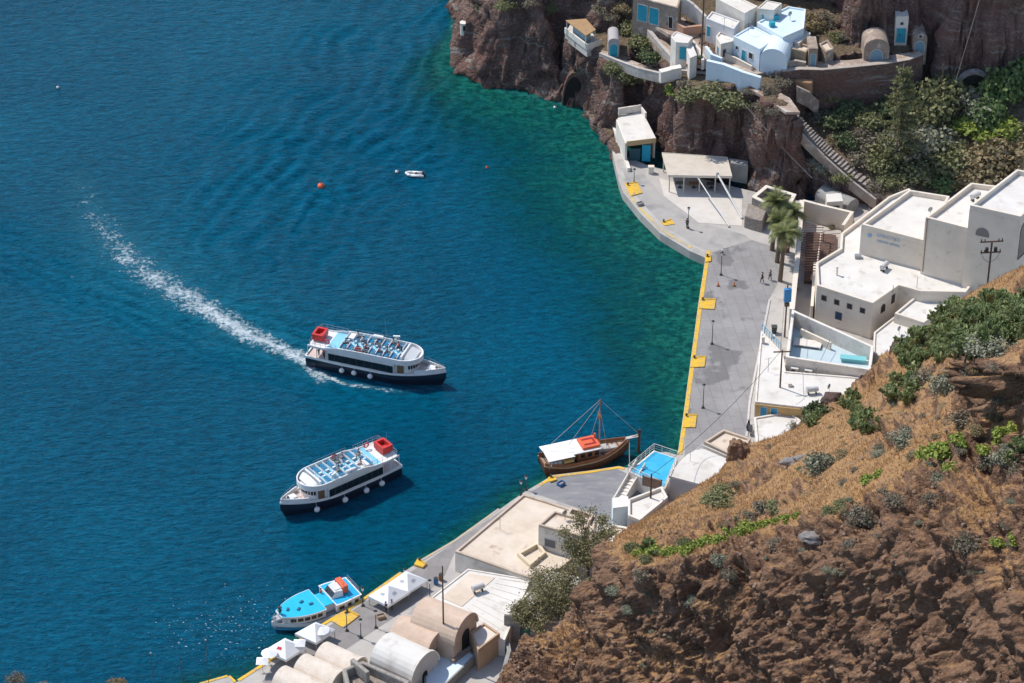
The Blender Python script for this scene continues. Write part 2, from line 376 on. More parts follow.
# ---------------- rock material ----------------
def rockmat(name,c,c2,c3,top=None,topc2=None,bs=1.6,bd=.25,sc_=.35,tlo=.72,thi=.88):
    m=bpy.data.materials.new(name); m.use_nodes=True; n=m.node_tree.nodes; l=m.node_tree.links; b=n['Principled BSDF']; b.inputs['Roughness'].default_value=.95; b.inputs['Specular IOR Level'].default_value=.12
    g=n.new('ShaderNodeNewGeometry')
    def noise(s,det=6,st=None,r=.62):
        t=n.new('ShaderNodeTexNoise'); t.inputs['Scale'].default_value=s; t.inputs['Detail'].default_value=det; t.inputs['Roughness'].default_value=r
        if st:
            mp=n.new('ShaderNodeMapping'); mp.inputs['Scale'].default_value=st; l.new(g.outputs['Position'],mp.inputs[0]); l.new(mp.outputs[0],t.inputs['Vector'])
        else: l.new(g.outputs['Position'],t.inputs['Vector'])
        return t.outputs[0]
    def mr(x,a,b_,c_=0,d_=1):
        r=n.new('ShaderNodeMapRange'); r.inputs[1].default_value=a; r.inputs[2].default_value=b_; r.inputs[3].default_value=c_; r.inputs[4].default_value=d_; l.new(x,r.inputs[0]); return r.outputs[0]
    def mix(f,a,b_):
        x=n.new('ShaderNodeMix'); x.data_type='RGBA'
        for i,v in ((0,f),(6,a),(7,b_)):
            if isinstance(v,tuple): x.inputs[i].default_value=(*v,1)
            else: l.new(v,x.inputs[i])
        return x.outputs[2]
    col=mix(mr(noise(sc_,7),.38,.62),c,c2)
    col=mix(mr(noise(2.2,5,(1,1,2.5)),.5,.72),col,c3)
    if name=='volcanic_rock':
        col=mix(mr(noise(.9,4,(.12,.12,1.0)),.50,.62),col,(.19,.105,.085)); col=mix(mr(noise(1.3,4,(.10,.10,1.0)),.58,.66),col,(.30,.26,.23))
    if top:
        sx=n.new('ShaderNodeSeparateXYZ'); l.new(g.outputs['Normal'],sx.inputs[0])
        at=n.new('ShaderNodeAttribute'); at.attribute_name='grass'
        s1=n.new('ShaderNodeMath'); s1.operation='MULTIPLY_ADD'; s1.inputs[1].default_value=.42; s1.inputs[2].default_value=-.21; l.new(noise(.9,5),s1.inputs[0])
        s2=n.new('ShaderNodeMath'); s2.operation='ADD'; l.new(s1.outputs[0],s2.inputs[0]); l.new(sx.outputs[2],s2.inputs[1])
        s3=n.new('ShaderNodeMath'); s3.operation='MULTIPLY_ADD'; s3.inputs[1].default_value=.5; l.new(at.outputs['Fac'],s3.inputs[0]); l.new(s2.outputs[0],s3.inputs[2])
        tc=mix(mr(noise(1.1,7),.36,.64),top,topc2)
        tc=mix(mr(noise(5.0,4),.48,.75),tc,tuple(x*.62 for x in topc2)); tc=mix(mr(noise(.22,5),.56,.70),tc,(.25,.165,.115)); tc=mix(mr(noise(.5,5,(1,1,1)),.60,.70),tc,(.19,.16,.10))
        col=mix(mr(s3.outputs[0],tlo,thi),col,tc)
    l.new(col,b.inputs['Base Color'])
    v=n.new('ShaderNodeTexVoronoi'); v.inputs['Scale'].default_value=bs*1.2
    wn=n.new('ShaderNodeTexNoise'); wn.inputs['Scale'].default_value=bs; wn.inputs['Detail'].default_value=3; l.new(g.outputs['Position'],wn.inputs['Vector'])
    va=n.new('ShaderNodeVectorMath'); va.operation='MULTIPLY_ADD'; va.inputs[1].default_value=(.8,.8,.8); l.new(wn.outputs['Color'],va.inputs[0]); l.new(g.outputs['Position'],va.inputs[2]); l.new(va.outputs[0],v.inputs['Vector'])
    ad=n.new('ShaderNodeMath'); ad.operation='MULTIPLY_ADD'; ad.inputs[1].default_value=.5; l.new(v.outputs['Distance'],ad.inputs[0]); l.new(noise(bs*2.2,7),ad.inputs[2])
    bp=n.new('ShaderNodeBump'); bp.inputs['Strength'].default_value=1; bp.inputs['Distance'].default_value=bd; l.new(ad.outputs[0],bp.inputs['Height']); l.new(bp.outputs[0],b.inputs['Normal'])
    return m
# ---------------- back cliffs: plateaus with steep flanks ----------------
def poly_sd(X,Y,poly):
    """signed distance, positive inside"""
    ins=np.zeros(X.shape,bool); n=len(poly)
    for i in range(n):
        x0,y0=poly[i]; x1,y1=poly[(i+1)%n]
        c=((y0>Y)!=(y1>Y)); xi=(x1-x0)*(Y-y0)/((y1-y0) if abs(y1-y0)>1e-9 else 1e-9)+x0
        ins^=(c&(X<xi))
    dd=segdist(X,Y,list(poly)+[poly[0]])
    return np.where(ins,dd,-dd)
PLAT=[ # polygon (px,py,z of that reading), base level, slope, level points (px,py,z)x2 -> linear level in x
 ('headland',[(451,20,0),(455,62,0),(470,78,0),(500,88,0),(540,98,0),(566,104,0),(566,25,10),(598,44,10.6),(622,48,11.3),(634,34,12.6),(648,0,14),(660,-60,16),(440,-60,0)],-1,3.6,34,34),
 ('shelf',[(560,102,0),(588,112,0),(600,128,0),(610,133,1.3),(640,112,1.5),(660,150,1.5),(678,166,1.5),(738,168,1.5),(750,186,1.5),(772,190,1.5),(802,196,1.5),(815,176,3),(800,140,8),(792,112,11.5),(812,84,13.5),(812,30,14),(560,-20,10)],-.5,6.0,10.3,14.3),
 ('upper',[(786,78,14.6),(800,70,15),(850,66,15),(905,60,15),(928,54,15),(960,20,15),(960,-60,15),(700,-60,15),(640,-60,15),(660,10,15),(700,58,14.6),(760,78,14.6)],0,7.0,14.9,15.3),
 ('wall',[(832,44,15),(850,52,15.2),(880,52,15.2),(926,46,15.2),(932,97,9),(1130,97,9),(1200,-60,9),(660,-80,15),(668,-14,17),(750,-20,17),(830,0,17)],0,8.0,50,50),
]
gx=np.arange(-30,135,.3); gy=np.arange(334,432,.3); GX,GY=np.meshgrid(gx,gy)
# jitter the outline with noise
def npnoise(X,Y,Z,s,oct_=4,seed=0):
    """value noise, vectorised"""
    out=np.zeros(X.shape); amp=1; tot=0
    for o in range(oct_):
        x=X*s+seed*17.3+o*5.7; y=Y*s+seed*9.1+o*3.3; z=Z*s+seed*4.7
        xi=np.floor(x).astype(np.int64); yi=np.floor(y).astype(np.int64); zi=np.floor(z).astype(np.int64)
        xf=x-xi; yf=y-yi; zf=z-zi; u=xf*xf*(3-2*xf); v=yf*yf*(3-2*yf); w_=zf*zf*(3-2*zf)
        def h(a,b,c):
            k=(a*73856093)^(b*19349663)^(c*83492791); k=(k^(k>>13))*1274126177; k&=0x7fffffff
            k=(k^(k>>16))*2246822519&0x7fffffff
            return (k%65536)/65535.0
        r=0
        for da in (0,1):
            for db in (0,1):
                for dc in (0,1):
                    r=r+h(xi+da,yi+db,zi+dc)*(u if da else 1-u)*(v if db else 1-v)*(w_ if dc else 1-w_)
        out+=amp*(r-.5)*2; tot+=amp; amp*=.5; s*=2.03
    return out/tot
JX=GX+1.5*npnoise(GX,GY,GX*0,.18,3,1); JY=GY+1.5*npnoise(GX,GY,GX*0,.18,3,2)
H=np.full(GX.shape,-3.0)
x0=P(590,50,10).x; x1=P(740,80,14).x
for nm,pl,base,k,za,zb in PLAT:
    W_=[tuple(P(a,b,c)[:2]) for a,b,c in pl]
    jx,jy=(JX,JY) if nm!='upper' else (GX+.25*(JX-GX),GY+.25*(JY-GY))
    sd=poly_sd(jx,jy,W_)
    lev=za+(zb-za)*np.clip((GX-x0)/(x1-x0),0,1)
    Hi=np.where(sd>0,np.minimum(lev,base+k*sd),-3)
    H=np.maximum(H,Hi)
# stair ramp shoulder: knoll top declines towards the right
# garden slope behind the white building
gpoly=[tuple(P(a,b,c)[:2]) for a,b,c in [(792,112,11),(790,82,13),(930,97,9),(1130,97,9),(1160,200,3),(1000,200,3),(885,200,3),(820,178,3),(800,140,8)]]
sdg=poly_sd(GX,GY,gpoly); gz=np.clip(2.6+(GY-346)*.31,2.4,9.5)
H=np.maximum(H,np.where(sdg>-.5,gz,-3))
def hz(x,y):
    i=int(round((y-gy[0])/.3)); j=int(round((x-gx[0])/.3)); i=min(max(i,0),len(gy)-1); j=min(max(j,0),len(gx)-1)
    return float(H[i,j])
# slopes -> displacement strength
gyr,gxr=np.gradient(H,.3); steep=np.clip(np.hypot(gxr,gyr)/2.5,0,1)
n1=npnoise(GX,GY,H,.22,4,3); n2=npnoise(GX,GY,H,.7,4,4); n3=npnoise(GX,GY,H*.6,.35,4,5)
mag=np.hypot(gxr,gyr)+1e-6
nxn=-gxr/mag; nyn=-gyr/mag
n4=1-2*np.abs(npnoise(GX,GY,H*1.3,.28,3,6))
def cells(X,Y,Z,s,seed):
    k=(np.floor(X*s).astype(np.int64)*73856093)^(np.floor(Y*s).astype(np.int64)*19349663)^(np.floor(Z*s).astype(np.int64)*83492791)^(seed*7919)
    k=(k^(k>>13))*1274126177; k&=0x7fffffff; k=(k^(k>>16))*2246822519&0x7fffffff; return (k%65536)/65535.0-.5
wq=npnoise(GX,GY,H,.25,3,61)*3.5; wq2=npnoise(GX,GY,H,.25,3,62)*3.5
cb=cells(GX+wq,GY+wq2,H*.6+wq*.5,.45,1)+.6*cells(GX+wq2,GY+wq,H*.8,.95,2)
amt=steep*(1.5*n1+.9*n2+1.4*(n4-.4)+1.1*cb)
VX=GX+nxn*amt; VY=GY+nyn*amt; VZ=H+.15*n2+steep*.6*n3+(1-steep)*.12*n1
keep=(H>-2.9)
kf=keep[:-1,:-1]|keep[:-1,1:]|keep[1:,1:]|keep[1:,:-1]
idx=np.arange(GX.size).reshape(GX.shape)
q=np.stack([idx[:-1,:-1],idx[:-1,1:],idx[1:,1:],idx[1:,:-1]],-1)[kf]
used=np.unique(q); re=np.zeros(GX.size,np.int64); re[used]=np.arange(len(used))
ROCKB=rockmat('volcanic_rock',(.12,.075,.064),(.22,.145,.12),(.36,.27,.22),(.24,.17,.115),(.13,.105,.065),bs=1.1,bd=.6,sc_=.2,tlo=.80,thi=.92)
cl=gridmesh('terrain',np.stack([VX,VY,VZ],-1).reshape(-1,3)[used],re[q],ROCKB,smooth=False)
gg=np.clip(sdg,0,1); attr(cl,'grass',(gg*.4).reshape(-1)[used]); tag(cl,kind='structure')
# ---------------- foreground hill ----------------
SIL=[(380,900),(430,800),(470,740),(503,690),(520,655),(550,636),(582,612),(598,582),(606,551),(618,535),(644,520),(692,490),(718,474),(734,453),(750,443),(777,435),(800,424),(830,404),(868,379),(880,356),(935,322),(965,298),(1000,277),(1024,266),(1100,232),(1250,190)]
CP=[(430,800,4),(470,740,6),(503,690,9),(545,632,12),(575,606,14),(598,545,17),(640,514,16),(690,484,13),(718,468,11),(750,437,8.5),(800,410,9),(868,374,12),(935,322,20),(1000,277,31),(1100,232,48),(1250,190,75),
    (620,552,24),(700,540,29.5),(800,515,36),(860,480,42),(940,450,50),(1024,430,61),(1024,345,69),(1000,345,62),(985,352,56),(1000,310,50),(1024,302,56),(1024,266,42),(1100,345,84),(1100,400,87),(970,400,51),(1120,400,76),(1250,370,95),
    (540,700,11),(560,760,8.5),(620,683,16),(720,683,21.5),(800,683,28),(900,683,37.5),(1024,683,50.5),(1150,683,68),(1250,683,82),
    (620,600,21),(700,600,27),(800,600,34),(900,600,44),(1024,560,58),(1150,560,74),
    (600,900,6),(800,900,21),(1024,900,42),(1250,900,68),(700,470,14.5),(780,450,20),(850,430,28),(930,390,37),(470,900,2)]
cp=np.array(CP,float)
def tps(p,q):
    r=np.hypot(p[:,None,0]-q[None,:,0],p[:,None,1]-q[None,:,1])/100; return np.where(r>0,r*r*np.log(r+1e-12),0)
n_=len(cp); K=tps(cp,cp)+np.eye(n_)*.02; Pm=np.c_[np.ones(n_),cp[:,:2]/100]
sol=np.linalg.solve(np.block([[K,Pm],[Pm.T,np.zeros((3,3))]]),np.r_[cp[:,2],0,0,0])
def hillz(px,py):
    q_=np.c_[np.ravel(px),np.ravel(py)].astype(float); return tps(q_,cp)@sol[:n_]+np.c_[np.ones(len(q_)),q_/100]@sol[n_:]
us=np.concatenate([np.arange(400,1060,1.25),np.arange(1060,1250,5)])
silx=[a for a,b in SIL]; sily=[b for a,b in SIL]
s0=np.interp(us,silx,sily)
NV=400
vv=np.linspace(0,1,NV)
rows=[]
for t in vv: rows.append(s0+(900-s0)*(t**1.25))
PYm=np.array(rows); PXm=np.tile(us,(NV,1))
Zm=hillz(PXm,PYm).reshape(PXm.shape)
rx=(PXm-512)/F; rb=-(PYm-341.5)/F
dy_=math.cos(TH)+rb*math.sin(TH); dz_=-math.sin(TH)+rb*math.cos(TH); T=(Zm-CZ)/dz_
HX=rx*T; HY=dy_*T
# skirt behind the ridge: falls away to the ground
NS=14; sk_rows=[]
for i in range(NS,0,-1):
    f=i/NS; z=Zm[0]*(1-f)**1.0+(-.5)*f; away=.15+f*Zm[0]*.62
    sk_rows.append((HX[0]+away*-.06,HY[0]+away*.95,z))
HX=np.vstack([np.array([r[0] for r in sk_rows]),HX]); HY=np.vstack([np.array([r[1] for r in sk_rows]),HY]); HZ=np.vstack([np.array([r[2] for r in sk_rows]),Zm])
PYf=np.vstack([np.tile(s0,(NS,1)),PYm]); PXf=np.vstack([np.tile(us,(NS,1)),PXm])
# normals of the base surface
V=np.stack([HX,HY,HZ],-1); du=np.gradient(V,axis=1); dv=np.gradient(V,axis=0); N_=np.cross(dv,du); N_/=np.linalg.norm(N_,axis=-1,keepdims=True)+1e-9
N_*=np.sign(N_[...,2:3]+1e-9)
# where rock shows (image reading of the slope): below the green ridge, and outcrops
RID=[(380,400),(560,520),(600,540),(620,556),(660,556),(700,548),(760,528),(800,520),(840,505),(870,488),(900,470),(930,462),(960,440),(1000,425),(1040,410),(1250,360)]
ridge=np.interp(PXf,[a for a,b in RID],[b for a,b in RID])
jn=npnoise(HX,HY,HZ,.12,3,8)
rock=np.clip((PYf-ridge+22*jn)/14+.2,0,1)
rp=np.clip((npnoise(HX,HY,HZ,.10,4,31)-.20)*7,0,1); rock=np.maximum(rock,rp*.8)
def blob(cx,cy,rx_,ry_): return np.clip(1.4-np.hypot((PXf-cx)/rx_,(PYf-cy)/ry_)+.5*jn,0,1)
rock=np.maximum.reduce([rock,blob(738,450,14,20),blob(1005,385,42,44),blob(905,435,30,18)*.8,blob(930,400,26,14)*.6,blob(735,540,20,12)])
soft=np.maximum.reduce([blob(560,640,30,18),blob(680,665,55,14),blob(940,560,40,22)*0,blob(990,500,50,30)*.8,blob(720,610,30,14)*.6,blob(1015,560,25,30)*.7,blob(650,640,30,12)*.5])
flat=V.reshape(-1,3); rk=rock.ravel()
# rocky displacement: billowed lobes and vertical flutes
HXs,HYs,HZs=HX,HY,HZ
def billow(s,zs,seed,o=4): return 1-2*np.abs(npnoise(HXs,HYs,HZs*zs,s,o,seed))
wx=.6*npnoise(HXs,HYs,HZs,.3,3,41); HXs=HXs+wx; HYs=HYs+.6*npnoise(HX,HY,HZ,.3,3,42)
b1=billow(.13,.7,11,3); b2=billow(.38,.55,12,3); b3=billow(1.0,.8,13,3); b4=npnoise(HXs,HYs,HZs,2.2,3,14)
# ledges: quantised height terraces
led=HZ+1.6*npnoise(HX,HY,HZ,.1,3,21); lf=(led/5.2)%1.0; ledge=np.where(lf<.25,lf/.25,1-(lf-.25)/.75)
b5=npnoise(HXs,HYs,HZs,1.6,2,51); pits=-np.clip(npnoise(HXs,HYs,HZs*.75,.62,2,52)-.12,0,1)
b6=1-2*np.abs(npnoise(HX,HY,HZ*.6,2.6,2,53))
pits2=-np.clip(npnoise(HXs,HYs,HZs*.6,1.25,2,54)-.10,0,1)
fl=1-2*np.abs(npnoise(HX*1.0+.5*npnoise(HX,HY,HZ,.5,2,71),HY*.28,HZ*.22,.48,3,55)); fl2=1-2*np.abs(npnoise(HX*1.0,HY*.3,HZ*.25,2.0,2,56))
cq=npnoise(HX,HY,HZ,.4,3,63)*2.5; cq2=npnoise(HX,HY,HZ,.4,3,64)*2.5; cb=1.5*cells(HX+cq,HY+cq2,HZ*.5,.55,3)+.8*cells(HX+cq2,HY+cq,HZ*.7,1.9,4)
disp=rock*(.30*cb+1.8*(b1-.45)+.8*(b2-.45)+.5*(b3-.45)+1.7*(fl-.45)+.55*(fl2-.45)+.16*b4+.24*(b6-.5)+1.5*pits+2.2*pits2+ 1.0*(ledge-.5)-.1)*(1-.35*soft)*(1+.9*blob(1005,385,42,44)+.5*blob(905,435,30,18))
gr=(1-rock)*(.25*b3*.3+.10*b4+.5*npnoise(HX,HY,HZ,.12,3,15))
edge=np.ones_like(disp); edge[:NS]=np.linspace(0,.7,NS)[:,None]; edge[NS:NS+25]=np.linspace(.7,1,25)[:,None]
V=V+N_*((disp+gr)*edge)[...,None]
idx=np.arange(V.shape[0]*V.shape[1]).reshape(V.shape[:2])
q=np.stack([idx[:-1,:-1],idx[:-1,1:],idx[1:,1:],idx[1:,:-1]],-1).reshape(-1,4)[:,::-1]
ROCKF=rockmat('brown_lava_rock',(.145,.080,.050),(.235,.138,.088),(.32,.21,.14),(.46,.27,.125),(.34,.20,.10),bs=1.8,bd=.3,sc_=.25,tlo=.92,thi=1.06)
hill=gridmesh('hillside',V.reshape(-1,3),q,ROCKF,smooth=False)
attr(hill,'grass',((1-rock)*1.2+soft*.55).ravel()); tag(hill,kind='structure')
from mathutils.bvhtree import BVHTree
HB=BVHTree.FromPolygons([Vector(v) for v in V.reshape(-1,3).tolist()],q.tolist())
CAMV=Vector((0,0,CZ))
def onhill(px,py):
    """point of the hillside seen at that pixel"""
    h=HB.ray_cast(CAMV,ray(px,py).normalized())
    return h[0],h[1]
TB=BVHTree.FromPolygons([Vector(v) for v in cl.data.vertices and [v.co[:] for v in cl.data.vertices]],[tuple(p.vertices) for p in cl.data.polygons])
def ont(px,py):
    h=TB.ray_cast(CAMV,ray(px,py).normalized()); return h[0],h[1]
def downt(x,y,default=1.3):
    h=TB.ray_cast(Vector((x,y,200)),Vector((0,0,-1))); return h[0].z if h[0] else default
QZ=1.3
# ---------------- quays (ground) ----------------
EDGE=[(612,150),(619,181),(623,192),(640,213),(660,233),(690,251),(705,257.5),(706.5,250.5),(698.8,300),(690.5,361),(684,410),(677.5,455),(668,452),(655,452),(636,468),(625,467.5),(619,466),(590,470.5),(553,475),(538,484),(525,491.5),(500,509),(455,541),(419,562),(402,573),(358,604),(324,625),(297,643),(275,658),(239,681),(234,683),(228,676),(200,684),(120,720)]
QW=[P(a,b,QZ) for a,b in EDGE]
poly=[(p.x,p.y) for p in QW]+[(-50,215),(-20,205),(150,205),(150,345),(58,352),(40,352),(20,362)]
mb=MB(); mb.prism(poly,-3,QZ); qy=mb.build('quay_ground',CONC); tag(qy,kind='structure')
def sheet(name,pts,z,m,lvl=QZ):
    mb=MB(); pp=ccw([(P(a,b,lvl).x,P(a,b,lvl).y) for a,b in pts]); mb.add([(x,y,z) for x,y in pp],[tuple(range(len(pp)))])
    o=mb.build(name,m); tag(o,kind='structure'); return o
ASPH=mat('quay_paving',(.25,.235,.225),.9,(.31,.295,.285),.35,.01,5,c3=(.185,.175,.17),s3=.16,lo3=.56,hi3=.60,brick=(.55,.72,.93,R(83)))
ASPH2=mat('old_asphalt',(.19,.19,.20),.9,(.25,.245,.24),.25,.01,5,c3=(.32,.31,.30),s3=.6,lo3=.55,hi3=.8,stretch=(1,3,1))
PALE=mat('pale_terrace_paving',(.62,.57,.51),.85,(.54,.49,.43),.4,.005,4)
sheet('road',[(709,262),(712,252),(752,240),(785,250),(778,283),(769,300),(749,402),(745,437),(735,470),(684,462),(686,430),(694,372),(702,310)],QZ+.004,ASPH)
sheet('paving',[(622,168),(636,165),(662,195),(700,222),(745,235),(752,240),(712,252),(700,248),(664,226),(645,206),(628,186)],QZ+.008,mat('worn_quay_concrete',(.33,.31,.29),.9,(.40,.375,.34),.4,.01,5,c3=(.25,.24,.23),s3=.35,lo3=.55,hi3=.75))
sheet('terrace_ground',[(659,178),(742,200),(742,226),(699,223),(664,196)],QZ+.03,PALE)
sheet('dock',[(541,486),(556,477),(617,469),(628,474),(650,500),(612,530),(590,512),(530,492)],QZ+.012,ASPH2)
sheet('path',[(405,576),(525,495),(530,500),(455,552),(445,575),(420,600),(330,660),(300,690),(262,682),(275,664),(320,632)],QZ+.016,mat('lower_quay_paving',(.21,.195,.185),.9,(.27,.25,.235),.5,.01,5,c3=(.33,.31,.29),s3=.3,lo3=.55,hi3=.75))
# painted yellow kerb along the quay edge and raised white kerb of the road
def strip(name,pts,w,z0,z1,m,kind='structure',side=1,lvl=QZ):
    W=[P(a,b,lvl) for a,b in pts]; mb=MB()
    for i in range(len(W)-1):
        a,b=W[i],W[i+1]; d=(b-a); d.z=0; d.normalize(); nrm=Vector((d.y,-d.x,0))*side
        e=.0015*(i%2)
        mb.prism([(a.x,a.y),(b.x,b.y),(b.x+nrm.x*w,b.y+nrm.y*w),(a.x+nrm.x*w,a.y+nrm.y*w)],z0,z1+e)
    o=mb.build(name,m); 
    if kind: tag(o,kind=kind)
    return o
strip('quay_kerb',[(706.9,250.5),(699.2,300),(690.9,361),(684.4,410),(678,454.5)],.52,QZ+.01,QZ+.06,YEL,side=-1)
strip('quay_kerb',[(624,191),(640,210),(660,230),(690,248.5)],.42,QZ+.01,QZ+.05,mat('faded_yellow',(.60,.44,.14),.8,(.40,.35,.27),1.0,lo=.4,hi=.55),side=-1)
strip('quay_kerb',[(538.5,484.5),(553.5,475.8),(590,471.2),(619,466.6),(625,468.2)],.42,QZ+.01,QZ+.06,YEL,side=1)
strip('quay_kerb',[(402.5,573.5),(358.5,604.5),(324,625.5),(297.5,643.5),(275.5,658.5),(239.5,681.5)],.4,QZ+.01,QZ+.06,YEL,side=1)
strip('quay_kerb',[(234,682.5),(228,676.8),(200,684.8)],.3,QZ+.01,QZ+.06,YEL,side=1)
strip('quay_kerb',[(500,509.5),(455.5,541.5),(419.5,562.5)],.3,QZ+.01,QZ+.045,mat('faded_kerb',(.50,.40,.2),.85,(.42,.38,.33),.8,lo=.4,hi=.55),side=1)
strip('kerb',[(768.5,300),(748.5,402),(745.5,437)],.28,QZ+.01,QZ+.13,mat('white_kerb',(.55,.52,.49),.85,(.45,.42,.39),1.5),side=-1)
# yellow painted mooring pads
def ypad(pts,label,h=.16,notch=True):
    W=[P(a,b,QZ) for a,b in pts]; c=sum(W,Vector())/len(W)
    r=empty('mooring_pad',(c.x,c.y,QZ),label,'mooring pad','yellow mooring pads along the quay')
    pl=[(p.x,p.y) for p in W]
    MB().prism(pl,QZ+.02,QZ+h).build('slab',YEL,r,world=True,bevel=.03)
    b=MB(); e=W[0].lerp(W[-1],.5)
    v=(W[1]-W[0]).normalized(); q=W[0].lerp(W[-1],.18)+v*.35
    b.tube((q.x,q.y,QZ+h),(q.x,q.y,QZ+h+.28),.11,.09,10); b.tube((q.x,q.y,QZ+h+.28),(q.x,q.y,QZ+h+.36),.17,.15,10)
    b.build('bollard',STEEL,r,world=True)
    b=MB(); q0=W[0]+v*.1; q1=W[1]-v*.1; up=(W[3]-W[0]).normalized()
    b.prism([((q0+up*.10).x,(q0+up*.10).y),((q1+up*.10).x,(q1+up*.10).y),((q1+up*.35).x,(q1+up*.35).y),((q0+up*.35).x,(q0+up*.35).y)],QZ+h+.003,QZ+h+.06)
    b.build('step',mat('darker_yellow_paint',(.62,.36,.02),.7,(.4,.26,.05),2),r,world=True)  # step in a darker yellow than the slab
ypad([(700.5,299),(716,299.5),(714.5,310),(699,309)],'yellow mooring pad on the quay edge, nearest the two palms')
ypad([(692,357),(706,356.5),(704.5,367.5),(690,368)],'yellow mooring pad halfway down the main quay edge')
ypad([(684,414.5),(697,415),(695.5,428),(682.5,428)],'yellow mooring pad on the main quay, nearest the tan flat roof')
ypad([(624.5,184),(637,182.5),(642.5,193.5),(631,196.5)],'yellow mooring pad at the quay corner below the boathouse')
ypad([(661,222.5),(671,219),(675,224.5),(664.5,226)],'small yellow mooring pad on the inner quay, before the lamp',h=.1)
ypad([(348,609.5),(360,616),(343.5,628.5),(331,621.5)],'yellow mooring pad beside the blue-roofed tender')
ypad([(418,559.5),(427,565),(423,569),(414,566)],'yellow mooring block at the kink of the lower quay',h=.3)
ypad([(548,478.5),(555,477),(557,481),(550,483)],'small yellow mooring block astern of the wooden boat',h=.25)
ypad([(705,257),(711,256),(711,262),(705,263)],'small mooring block where the inner quay meets the main quay',h=.2)
# ---------------- buildings ----------------
def window(parent,p0,p1,t,zc,w_,h_,fm,shut=None,name='window',arch=False,depth=.06,side=1):
    """on wall from p0 to p1 (world XY), outward normal to the right of travel if side=1"""
    a=Vector((p0[0],p0[1],0)); b=Vector((p1[0],p1[1],0)); d=(b-a).normalized(); nrm=Vector((d.y,-d.x,0))*side
    c=a+(b-a)*t; off=parent.location
    def poly2(w2,h2):
        if not arch: return [(-w2/2,-h2/2),(w2/2,-h2/2),(w2/2,h2/2),(-w2/2,h2/2)]
        r=w2/2; s=h2/2-r; return [(-r,-h2/2),(r,-h2/2)]+[(r*math.cos(PI*i/10),s+r*math.sin(PI*i/10)) for i in range(11)]
    def slab(w2,h2,n0,n1):
        pts=poly2(w2,h2); n=len(pts)
        v=[c+d*x+Vector((0,0,zc+y))+nrm*n0 for x,y in pts]+[c+d*x+Vector((0,0,zc+y))+nrm*n1 for x,y in pts]
        f=[tuple(range(n-1,-1,-1)),tuple(range(n,2*n))]+[(i,(i+1)%n,n+(i+1)%n,n+i) for i in range(n)]
        m=MB(); m.add(v,f); return m
    # frame ring
    po=poly2(w_,h_); pi=poly2(w_-.16,h_-.16); n=len(po); m=MB(); v=[]
    for nn,pp in ((-.02,po),(depth,po),(depth,pi),(-.02,pi)):
        v+=[c+d*x+Vector((0,0,zc+y))+nrm*nn for x,y in pp]
    f=[]
    for i in range(n):
        j=(i+1)%n
        for k in range(3): f.append((k*n+i,k*n+j,(k+1)*n+j,(k+1)*n+i))
    m.add(v,f); fr=m.build(name,fm,parent,world=True)
    pn=slab(w_-.17,h_-.17,-.05,.012); o=mkobj('pane' if not shut else 'door_leaf' if name=='door' else 'shutter',pn.v,pn.f,shut or GLASS,fr,off=off)
    return fr
def building(name,label,cat,roof,zt,zb,wall=WHITE,ph=.45,pw=.3,roofm=WHITE2,parm=None,group=None,parent=None,wallname='wall'):
    W=ccw([(P(a,b,zt).x,P(a,b,zt).y) for a,b in roof]) if not isinstance(roof[0],Vector) else ccw([(v.x,v.y) for v in roof])
    cx=sum(p[0] for p in W)/len(W); cy=sum(p[1] for p in W)/len(W)
    r=parent or empty(name,(cx,cy,zb),label,cat,group)
    MB().prism(W,zb,zt-ph if ph else zt-.06).build(wallname,wall,r,world=True)
    if ph:
        MB().ring(W,pw,zt-ph,zt).build('parapet',parm or wall,r,world=True,bevel=.05)
        i=inset(W,pw+.002); MB().prism([(p.x,p.y) for p in i],zt-ph+.004,zt-ph+.06).build('roof',roofm,r,world=True)
    else:
        MB().prism(W,zt-.06,zt).build('roof',roofm,r,world=True)
    return r,W
WINB=mat('brown_window_frame',(.16,.13,.11),.7)
WINW=mat('pale_window_frame',(.55,.53,.50),.7)
NAVYD=mat('navy_laundry',(.02,.05,.12),.6)
# --- large tiered building ---
zt1=7.0; 
root=empty('tiered_building',P(900,290,QZ),'large cream building in white-roofed tiers stepping up beside the palms','building')
T1=[(817,285),(873,303),(899,285),(921,291),(966,292),(990,262),(909,188),(889,196),(841,233),(840,248),(816,262.5)]
_,W1=building('','','',T1,zt1,QZ,CREAM,.55,.35,WHITE2,parent=root)
b1_=P(861,254,zt1-.5); z2=ztop(861,254,zt1-.5,861.5,224); z3=ztop(923,273,zt1-.5,923,216); z4=ztop(966,287,zt1-.5,968,205)
def quad_from(front0,front1,back,z):
    return [P(*front0,z),P(*front1,z)]+[P(*b,z) for b in back]
T2=[(861.5,224),(923.5,240),(950,196),(909.5,189.5)]
T3=[(925.6,217),(968,228),(1000,186),(971,182.5)]
T4=[(970,205),(1021,216.5),(1062,178),(1017,169)]
for T_,z_ in ((T2,z2),(T3,z3),(T4,z4)):
    building('','','',T_,z_,zt1-.6,CREAM,.75,.35,WHITE2,parent=root,wallname='upper_wall')
f0=P(817,285,zt1); f1=P(873,303,zt1); f2=P(899,285,zt1)
for t in (.14,.37,.60,.83): window(root,f0,f1,t,5.35,.78,.85,WINB)
window(root,f0,f1,.42,3.3,1.0,1.2,WINB,NAVYD,name='door')  # navy panel standing in for small dark blue laundry
window(root,f1,f2,.42,5.0,1.0,1.3,WINB,arch=True); window(root,f1,f2,.8,5.4,.8,1.4,WINB)
g0=P(970,205,z4); g1=P(1021,216.5,z4); window(root,g0,g1,.30,z4-3.6,2.0,1.5,CREAM,mat('grey_shutter',(.22,.20,.19),.8),arch=True)
